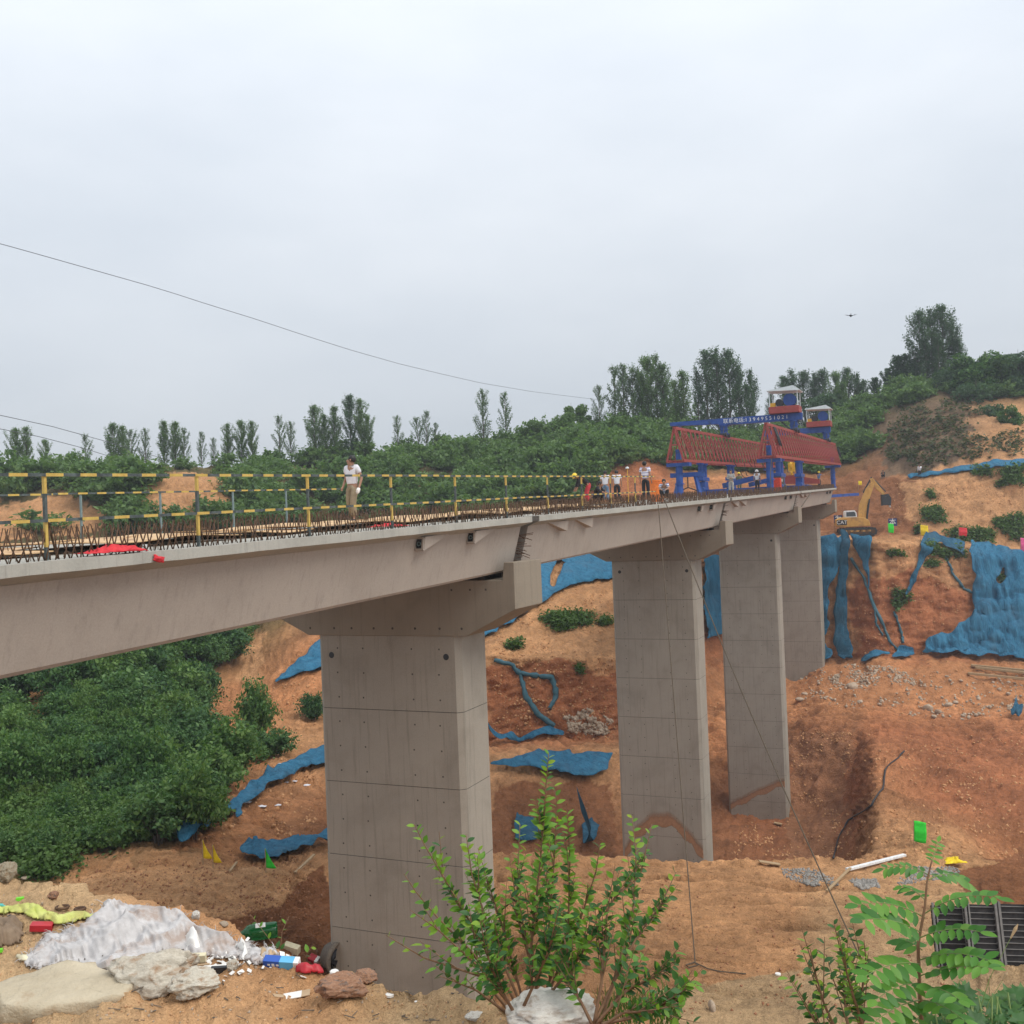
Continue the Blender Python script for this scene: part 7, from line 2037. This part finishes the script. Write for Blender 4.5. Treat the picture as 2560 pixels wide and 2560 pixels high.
m = MB(); m.box((-18*u, 14*u, 20*u), (44*u, 8*u, 34*u), rotm(0, 0, .1)); m.build('sole', 'tan_canvas', e, bevel=.004)
# old jacket at the frame edge
fcloth('old_jacket', [(-60, 2310), (30, 2300), (62, 2318), (66, 2340), (50, 2360), (0, 2372), (-60, 2378)], 'tan_canvas', 'crumpled old brown jacket beside the yellow cloth', 21, .045, 4.5, 'jacket', fold=2.0)
m = MB(); P, _ = fg(30, 2300); k = scl(P); m.bar((-8*k, 0, 10*k), (10*k, -4*k, 4*k), 10*k, 6*k); tag(m.build('black_buckle', 'black_paint', None, loc=P), 'black plastic buckle on the old jacket', 'buckle')
fcloth('pale_rag', [(35, 2395), (80, 2388), (86, 2408), (50, 2412)], 'cream_foam', 'pale cream rag at the end of the fibre heap', 22, .02, 4, 'rag')
# twigs and crumbs on the sand
rr = random.Random(3); tw = MB()
for _ in range(150):
    x, y = rr.uniform(-20, 1250), rr.uniform(2330, 2558)
    if y < 2300 + max(0, x - 300) * .22: continue
    P, _ = fg(x, y); 
    if P[1] > 7: continue
    a = rr.uniform(0, 6.28); l = rr.uniform(.01, .06)
    tw.tube([P + (0, 0, .004), P + (l*math.cos(a), l*math.sin(a), .008)], rr.uniform(.0012, .003), 4)
tag(tw.build('twigs', 'bark', None), 'dry twigs strewn over the sandy bank', None, None, 'stuff')
gravel('crumbs', [[(-30, 2210), (250, 2255), (480, 2330), (700, 2440), (1000, 2480), (1270, 2530), (1270, 2558), (-30, 2558)]], 900, .002, .008, 'crumb', 'soil crumbs and grit on the sandy bank', 0, 8)
gravel('crumbs', [[(-30, 2210), (250, 2255), (480, 2330), (700, 2440), (1000, 2480), (1270, 2530), (1270, 2558), (-30, 2558)]], 350, .002, .009, 'stone_pale', 'pale grit on the sandy bank', 0, 9)
# litter scraps around the heap
sc_ = MB()
for _ in range(120):
    x, y = rr.gauss(560, 130), rr.gauss(2395, 22)
    P, _ = fg(x, y)
    if P[1] > 6: continue
    s_ = rr.uniform(.008, .03)
    sc_.box(P + (0, 0, .008), (s_, s_ * rr.uniform(.3, .9), .002), rotm(rr.uniform(-.6, .6), rr.uniform(-.6, .6), rr.uniform(0, 6)))
tag(sc_.build('litter_scraps', 'paper_white', None), 'white paper scraps scattered among the rubbish', None, None, 'stuff')

# ---------------------------------------------------------------- leafy plants
mat_leaf('leaf_shrub', [(0.070, 0.195, 0.028), (0.120, 0.275, 0.038), (0.185, 0.345, 0.048), (0.27, 0.42, 0.065)], 0.4, .45, .35, perobj=.75)
mat_leaf('leaf_shrub_dark', [(0.028, 0.092, 0.024), (0.052, 0.140, 0.034), (0.085, 0.185, 0.042)], 0.3, .45, .35, perobj=.7)
mat_leaf('leaf_yellow', [(0.20, 0.36, 0.045), (0.30, 0.42, 0.05)], 0.45, .5, .3, perobj=.8)
mat_leaf('leaf_robinia', [(0.035, 0.135, 0.020), (0.060, 0.195, 0.028), (0.11, 0.28, 0.04), (0.17, 0.35, 0.05)], 0.4, .4, .4, perobj=.8)
mat_mottle('twig', (0.16, 0.085, 0.05), (0.26, 0.16, 0.09), 20, .8, .2, .002)
mat_plain('green_stem', (0.16, 0.22, 0.06), .6)
def leaf_mesh(name, w, mat, fold=.25, droop=.12, tip=1.0):
    """one leaf of length 1 along +X, folded along the midrib"""
    V, F = [], []
    us = [0, .12, .32, .55, .78, .93, 1.0]; ws = [0.02, .52, .95, 1.0, .66, .25, 0.0]
    for u, q in zip(us, ws):
        z = -droop * u * u
        V += [(u, -w/2*q, z + fold*w/2*q), (u, 0, z), (u, w/2*q, z + fold*w/2*q)]
    for i in range(6):
        b = i * 3; F += [(b, b+1, b+4, b+3), (b+1, b+2, b+5, b+4)]
    me = mesh_np(name, V, F, True); me.materials.append(M[mat]); return me
LEAF = {k: leaf_mesh('leaf', .52, k) for k in ('leaf_shrub', 'leaf_shrub_dark', 'leaf_yellow')}
LFT = leaf_mesh('leaflet', .46, 'leaf_robinia', .12, .06)
def frame_from(d, up):
    x = np.array(d) / np.linalg.norm(d); y = np.cross(up, x); y /= max(np.linalg.norm(y), 1e-6); z = np.cross(x, y)
    return np.stack([x, y, z], 1)
def stem_curve(px_pts, d0, d1):
    """stem given by photo points; its distance runs from d0 at the root to d1 at the tip"""
    pts = np.array(px_pts, float); L = np.concatenate([[0], np.cumsum(np.hypot(*np.diff(pts, axis=0).T))]); L /= L[-1]
    out = []
    for t in np.linspace(0, 1, 26):
        x = np.interp(t, L, pts[:, 0]); y = np.interp(t, L, pts[:, 1]); d = d0 + (d1 - d0) * t
        r = ray(x, y); out.append(r / r[1] * d)
    return np.array(out)
def shrub(name, label, stems, leaf_len, budget, seed, kinds=('leaf_shrub', 'leaf_shrub_dark', 'leaf_yellow'), step=.016, root=None, r0=.006):
    rr = random.Random(seed)
    base = stems[0][0][0] if root is None else root
    e = tag(empty(name, base), label, 'shrub')
    stuffV, stuffF, off = {k: [] for k in kinds}, {k: [] for k in kinds}, {k: 0 for k in kinds}
    nobj = 0
    def put(P, d, sc, kind, singly):
        nonlocal nobj
        upv = np.array((rr.gauss(0, .5), rr.gauss(0, .5) - .25, 1.0)); upv /= np.linalg.norm(upv)
        R = frame_from(d, upv)
        if singly and nobj < budget:
            o = obj('leaf', LEAF[kind], None, e); o.matrix_local = Matrix.Translation(Vector(P - base)) @ Matrix(R.tolist()).to_4x4() @ Matrix.Scale(sc, 4); nobj += 1
        else:
            me = LEAF[kind]; co = np.array([v.co[:] for v in me.vertices]) * sc @ R.T + (P - base)
            stuffV[kind].append(co); stuffF[kind].append(np.array([p.vertices[:] for p in me.polygons]) + off[kind]); off[kind] += len(co)
    for si, (C, dens, kindw, sub) in enumerate(stems):
        m = MB(); m.tube([p - base for p in C], list(np.linspace(r0 * (1 if sub else .6), .0012, len(C))), 6); m.build('stem', 'twig', e, smooth=True)
        seg = np.linalg.norm(np.diff(C, axis=0), axis=1); tot = seg.sum(); cum = np.concatenate([[0], np.cumsum(seg)])
        t = tot * (.12 if not sub else .30); side = 1
        while t < tot:
            P = np.array([np.interp(t, cum, C[:, k]) for k in range(3)])
            i = min(len(C)-2, np.searchsorted(cum, t)); dirn = C[min(i+1, len(C)-1)] - C[i-1 if i else 0]; dirn /= np.linalg.norm(dirn)
            f = t / tot
            lat = np.cross(dirn, (rr.gauss(0, .25), -1 + rr.gauss(0, .3), rr.gauss(0, .25))); lat /= np.linalg.norm(lat)
            d = dirn * rr.uniform(.35, .85) + lat * side * rr.uniform(.7, 1.1) + np.array((0, rr.uniform(-.4, .4), 0))
            kind = rr.choices(kinds, [kindw[0] * (.5 + f), kindw[1] * (1.4 - f), kindw[2] * (f ** 2) * 1.4])[0]
            put(P, d, leaf_len * rr.uniform(.65, 1.15) * (1.05 - .35 * f), kind, True)
            side = -side; t += step * rr.uniform(.6, 1.3) / dens
        # side twigs
        if sub:
            for q in range(int(sub * 1.5)):
                f = rr.uniform(.18, .8); i = int(f * (len(C)-1)); P = C[i]; dirn = C[min(i+2, len(C)-1)] - C[i]; dirn /= max(np.linalg.norm(dirn), 1e-6)
                sd = np.array((rr.uniform(-1, 1), rr.uniform(-.8, .8), rr.uniform(.2, .9))); d = dirn * 1.2 + sd * .5; d /= np.linalg.norm(d)
                ln = rr.uniform(.08, .24) * (1.15 - f * .7)
                T = np.array([P + d * ln * u + np.array((0, 0, .05 * u * u * ln)) for u in np.linspace(0, 1, 6)])
                m = MB(); m.tube([p - base for p in T], list(np.linspace(.0022, .0008, 6)), 4); m.build('twig', 'twig', e)
                tt = .15
                while tt < 1.0:
                    p_ = P + d * ln * tt; lat = np.cross(d, (rr.gauss(0, .4), -1, rr.gauss(0, .4))); lat /= np.linalg.norm(lat)
                    kind = rr.choices(kinds, [kindw[0], kindw[1] * 1.1, kindw[2] * f])[0]
                    put(p_, d * .6 + lat * side * .9, leaf_len * rr.uniform(.55, 1.0), kind, False); side = -side; tt += .020 / ln * rr.uniform(.7, 1.2)
    for kx in kinds:
        if stuffV[kx]:
            o = obj('foliage', mesh_np('foliage', np.concatenate(stuffV[kx]), np.concatenate(stuffF[kx]), True), kx, e); tag(o, kind='stuff')
    return e
S = stem_curve; KW = (1.0, .55, .5); KD = (.6, 1.3, .15)
shrub('leafy_shrub', 'big leafy shrub with many slender stems in front of the nearest pier', [
    (S([(1300, 2530), (1240, 2410), (1130, 2230), (1060, 2110), (1035, 2060)], 3.6, 3.5), 1.0, KW, 9),
    (S([(1290, 2530), (1180, 2380), (1090, 2290), (1040, 2230), (1010, 2185)], 3.6, 3.4), .7, KW, 4),
    (S([(1290, 2530), (1200, 2420), (1090, 2320), (1025, 2275)], 3.6, 3.4), .6, KW, 3),
    (S([(1280, 2535), (1200, 2440), (1060, 2395), (965, 2338)], 3.55, 3.3), .5, (1, .4, .5), 2),
    (S([(1270, 2535), (1190, 2475), (1100, 2440)], 3.5, 3.3), .8, KD, 3),
    (S([(1310, 2530), (1230, 2340), (1180, 2190), (1165, 2085)], 3.65, 3.7), 1.2, KW, 10),
    (S([(1315, 2530), (1260, 2330), (1215, 2190), (1195, 2120)], 3.7, 3.8), 1.1, KW, 9),
    (S([(1320, 2530), (1330, 2330), (1350, 2160), (1362, 2000), (1372, 1882)], 3.7, 3.6), 1.5, (1.2, .4, .6), 12),
    (S([(1325, 2530), (1370, 2350), (1385, 2160), (1392, 2010), (1385, 1960)], 3.7, 3.7), 1.0, KW, 9),
    (S([(1345, 2530), (1420, 2330), (1425, 2150), (1418, 2030)], 3.7, 3.5), 1.5, (1.2, .4, .7), 11),
    (S([(1350, 2530), (1450, 2300), (1490, 2180), (1500, 2110)], 3.7, 3.6), 1.0, KW, 8),
    (S([(1305, 2535), (1330, 2420), (1290, 2280), (1300, 2060)], 3.6, 3.9), .9, KW, 9),
    (S([(1330, 2535), (1430, 2420), (1470, 2360), (1530, 2300)], 3.5, 3.3), .8, KW, 7),
    (S([(1300, 2535), (1340, 2450), (1370, 2380), (1400, 2260)], 3.4, 3.2), 1.0, KD, 8),
    (S([(1290, 2540), (1250, 2470), (1215, 2380), (1200, 2300)], 3.4, 3.2), 1.1, KD, 9),
], .043, 300, 1)
shrub('leafy_shrub', 'darker leafy shrub with a red-brown stem growing beside the whitish boulder', [
    (S([(1485, 2560), (1505, 2450), (1518, 2280), (1530, 2250), (1600, 2190), (1630, 2060)], 3.3, 3.4), .8, KD, 10),
    (S([(1490, 2550), (1560, 2400), (1600, 2330), (1650, 2270), (1690, 2180)], 3.3, 3.5), .9, KD, 9),
    (S([(1490, 2560), (1560, 2480), (1640, 2440), (1700, 2390)], 3.3, 3.3), 1.0, KD, 8),
    (S([(1500, 2560), (1540, 2440), (1585, 2260), (1590, 2130), (1580, 2040)], 3.4, 3.7), .9, KW, 9),
    (S([(1480, 2560), (1440, 2480), (1420, 2400), (1410, 2330)], 3.3, 3.4), 1.0, KD, 9),
    (S([(1505, 2560), (1600, 2540), (1690, 2500), (1720, 2460)], 3.2, 3.1), 1.1, KD, 8),
    (S([(1500, 2570), (1560, 2530), (1650, 2530), (1700, 2560)], 3.1, 3.0), 1.2, KD, 7),
], .039, 280, 2)
shrub('leafy_shrub', 'slim upright shrub stems left of the feathery sapling', [
    (S([(2180, 2640), (2130, 2480), (2100, 2370), (2085, 2310)], 2.9, 2.8), 1.5, (1.0, .8, .2), 5),
    (S([(2120, 2640), (2060, 2510), (2035, 2420), (2025, 2370)], 2.9, 2.9), .9, KD, 4),
    (S([(2100, 2640), (2040, 2560), (2010, 2510)], 2.8, 2.8), .9, KD, 3),
    (S([(2170, 2640), (2150, 2520), (2165, 2400), (2160, 2350)], 3.0, 3.0), 1.0, KD, 4),
    (S([(2140, 2640), (2115, 2540), (2110, 2450), (2140, 2390)], 2.9, 3.0), 1.2, KD, 5),
], .034, 180, 3)
shrub('leafy_shrub', 'small seedling sprouting beside the green bottle', [
    (S([(700, 2385), (660, 2330), (625, 2285)], 4.5, 4.6), .5, KW, 0), (S([(700, 2385), (705, 2330), (722, 2292)], 4.5, 4.6), .4, KW, 0), (S([(762, 2395), (775, 2372), (785, 2360)], 4.3, 4.3), .7, KW, 0)], .035, 60, 4, r0=.002)

# feathery sapling: compound leaves on a thin stem
rr = random.Random(9)
ST = S([(2310, 2640), (2300, 2500), (2295, 2360), (2312, 2270), (2318, 2200), (2330, 2150)], 2.7, 2.75)
base = ST[0]
rob = tag(empty('feathery_sapling', base), 'feathery sapling with compound leaves of rounded leaflets in the foreground', 'sapling')
m = MB(); m.tube([p - base for p in ST], list(np.linspace(.007, .002, len(ST))), 7); m.build('stem', 'twig', rob, smooth=True)
def frond(p0, p1, d0, d1, n, ll, sag=10, curl=0):
    """compound leaf from photo point p0 to p1"""
    pts = []
    for t in np.linspace(0, 1, 9):
        x = p0[0] + (p1[0] - p0[0]) * t; y = p0[1] + (p1[1] - p0[1]) * t - sag * 4 * t * (1 - t)
        d = d0 + (d1 - d0) * t; r = ray(x, y); pts.append(r / r[1] * d)
    C = np.array(pts)
    e2 = MB(); e2.tube([p - base for p in C], list(np.linspace(.0018, .0007, 9)), 5); fr = e2.build('frond', 'green_stem', rob)
    for i in range(n):
        t = .16 + .84 * i / (n - .5)
        k = t * 8; a = min(7, int(k)); P = C[a] + (C[a+1] - C[a]) * (k - a) if a < 8 else C[8]
        dirn = C[min(8, a+1)] - C[a]; dirn /= np.linalg.norm(dirn)
        pl = np.array((0, -.45, 1.0)) + np.array((rr.gauss(0, .15), rr.gauss(0, .15), 0)); pl /= np.linalg.norm(pl)
        lat = np.cross(pl, dirn); lat /= np.linalg.norm(lat)
        for sd in (-1, 1):
            d = lat * sd + dirn * rr.uniform(.25, .5) + np.array((0, 0, -rr.uniform(.05, .35)))
            R = frame_from(d, pl)
            o = obj('leaflet', LFT, None, fr); sc = ll * rr.uniform(.85, 1.1) * (1 - .25 * abs(t - .5))
            o.matrix_local = Matrix.Translation(Vector(P - base)) @ Matrix(R.tolist()).to_4x4() @ Matrix.Scale(sc, 4)
    t_ = C[8] - C[7]; t_ /= np.linalg.norm(t_)
    o = obj('leaflet', LFT, None, fr); o.matrix_local = Matrix.Translation(Vector(C[8] - base)) @ Matrix(frame_from(t_, np.array((0, -.4, 1))).tolist()).to_4x4() @ Matrix.Scale(ll, 4)
for a in [((2310, 2285), (2495, 2245), 2.75, 2.6, 9, .042, 22), ((2312, 2295), (2145, 2262), 2.75, 2.65, 8, .046, 18), ((2300, 2330), (2155, 2300), 2.72, 2.55, 7, .052, 14), ((2298, 2345), (2450, 2330), 2.72, 2.6, 7, .045, 14),
          ((2322, 2200), (2440, 2225), 2.75, 2.8, 8, .036, 26), ((2325, 2190), (2210, 2172), 2.75, 2.8, 7, .036, 14), ((2328, 2160), (2345, 2105), 2.75, 2.8, 5, .024, 0), ((2300, 2400), (2470, 2400), 2.72, 2.55, 8, .048, 16), ((2298, 2410), (2165, 2440), 2.72, 2.5, 7, .052, 14),
          ((2298, 2440), (2480, 2420), 2.72, 2.5, 8, .044, 12), ((2300, 2460), (2190, 2500), 2.72, 2.5, 6, .05, 14), ((2302, 2470), (2400, 2500), 2.72, 2.5, 6, .05, 12), ((2305, 2500), (2180, 2560), 2.72, 2.5, 7, .05, 12), ((2305, 2500), (2420, 2560), 2.72, 2.5, 6, .048, 12), ((2312, 2250), (2250, 2215), 2.75, 2.9, 5, .034, 8), ((2305, 2375), (2240, 2350), 2.72, 2.85, 6, .045, 8), ((2300, 2540), (2260, 2600), 2.72, 2.5, 5, .05, 4)]:
    frond(*a)

# ground creeper with lobed leaves in the corner
def lobed_leaf():
    V = [(0, 0, 0)]; n = 15
    for i in range(n):
        a = -2.5 + 5.0 * i / (n - 1); r = (.95 if i % 3 == 1 else .55) * (1 - .25 * abs(a) / 2.5); V.append((r * math.cos(a) + .1, r * math.sin(a), -.12 * r * r + .05 * math.sin(i * 1.7)))
    me = mesh_np('leaf', V, [(0, i, i + 1) for i in range(1, n)], True); me.materials.append(M['leaf_shrub_dark']); return me
LOB = lobed_leaf()
cre = tag(empty('creeper', S([(2480, 2600), (2481, 2601)], 2.8, 2.8)[0]), 'low creeper with lobed dark green leaves filling the bank edge beside the sapling', 'creeper')
cb = np.array(cre.location[:])
for _ in range(290):
    x = rr.uniform(2320, 2620); top_ = 2475 + max(0, 2420 - x) * .5 + 18 * math.sin(x / 30); y = rr.uniform(top_, 2640)
    d = 3.1 - (y - top_) / 165 * .6 + rr.uniform(-.15, .15)
    r = ray(x, y); P = r / r[1] * d
    nrm = np.array((rr.gauss(0, .4), -.6 + rr.gauss(0, .35), 1.0)); nrm /= np.linalg.norm(nrm)
    xd = np.cross(nrm, (rr.gauss(0, 1), rr.gauss(0, 1), rr.gauss(0, 1))); xd /= np.linalg.norm(xd)
    o = obj('leaf', LOB, None, cre); o.matrix_local = Matrix.Translation(Vector(P - cb)) @ Matrix(frame_from(xd, nrm).tolist()).to_4x4() @ Matrix.Scale(rr.uniform(.024, .042), 4)
m = MB()
for _ in range(26):
    x = rr.uniform(2330, 2600); P0 = S([(x, 2640), (x, 2641)], 2.75, 2.75)[0]; P1 = S([(x + rr.uniform(-40, 40), rr.uniform(2480, 2560)), (x, 2641)], 2.85, 2.8)[0]
    m.tube([P0 - cb, (P0 + P1) / 2 - cb + (0, 0, .02), P1 - cb], .0018, 4)
m.build('stem', 'green_stem', cre)
# grass stalks with seed heads
for x0, x1, y1, lab in [(2420, 2545, 2310, 'tall foxtail grass stalk bending over the formwork panels'), (2500, 2470, 2440, 'short green grass blade above the creeper'), (2440, 2520, 2430, 'bent grass stalk with a pale seed head above the creeper'), (2380, 2412, 2405, 'thin upright grass stalk beside the sapling leaves')]:
    C = S([(x0, 2620), ((x0 + x1) / 2 - 8, (2620 + y1) / 2 - 20), (x1, y1)], 2.85, 2.9)
    e = tag(empty('grass_stalk', C[0]), lab, 'grass')
    m = MB(); m.tube([p - C[0] for p in C], list(np.linspace(.0016, .0006, len(C))), 4); m.build('stalk', 'green_stem', e)
    m = MB(); m.tube([C[-4] - C[0], C[-2] - C[0], C[-1] - C[0]], [.002, .005, .001], 6); m.build('seed_head', 'bamboo', e)
# clump of grass behind the shrub
gm = MB()
for _ in range(160):
    x = rr.uniform(1500, 1700); y = rr.uniform(2490, 2560); P = S([(x, y + 30), (x, y + 31)], 3.6, 3.6)[0]
    d = np.array((rr.gauss(0, .3), rr.gauss(0, .3), 1)); l = rr.uniform(.05, .14)
    side = np.array((d[2], 0, -d[0])); side /= np.linalg.norm(side)
    gm.add([P - side * .002, P + side * .002, P + d * l * .6 + side * .0015, P + d * l + np.array((.03, 0, -.01)) * rr.uniform(-1, 1), P + d * l * .6 - side * .0015], [(0, 1, 2, 3, 4)])
tag(gm.build('grass', 'leaf_grass', None), 'thin green grass at the foot of the shrub', None, None, 'stuff')
# ---------------------------------------------------------------- the air
hz_mat = bpy.data.materials.new('haze'); hz_mat.use_nodes = True
hn = hz_mat.node_tree; hn.nodes.remove(hn.nodes['Principled BSDF'])
pv = hn.nodes.new('ShaderNodeVolumePrincipled'); pv.inputs['Density'].default_value = 0.00045; pv.inputs['Color'].default_value = (0.86, 0.92, 1.0, 1); pv.inputs['Anisotropy'].default_value = 0.0
hn.links.new(pv.outputs[0], hn.nodes['Material Output'].inputs['Volume'])
M['haze'] = hz_mat
m = MB(); m.bb((-7000, -40, -45), (7000, 5300, 52)); tag(m.build('haze', 'haze', None), 'thin bluish haze over the valley', None, None, 'stuff')
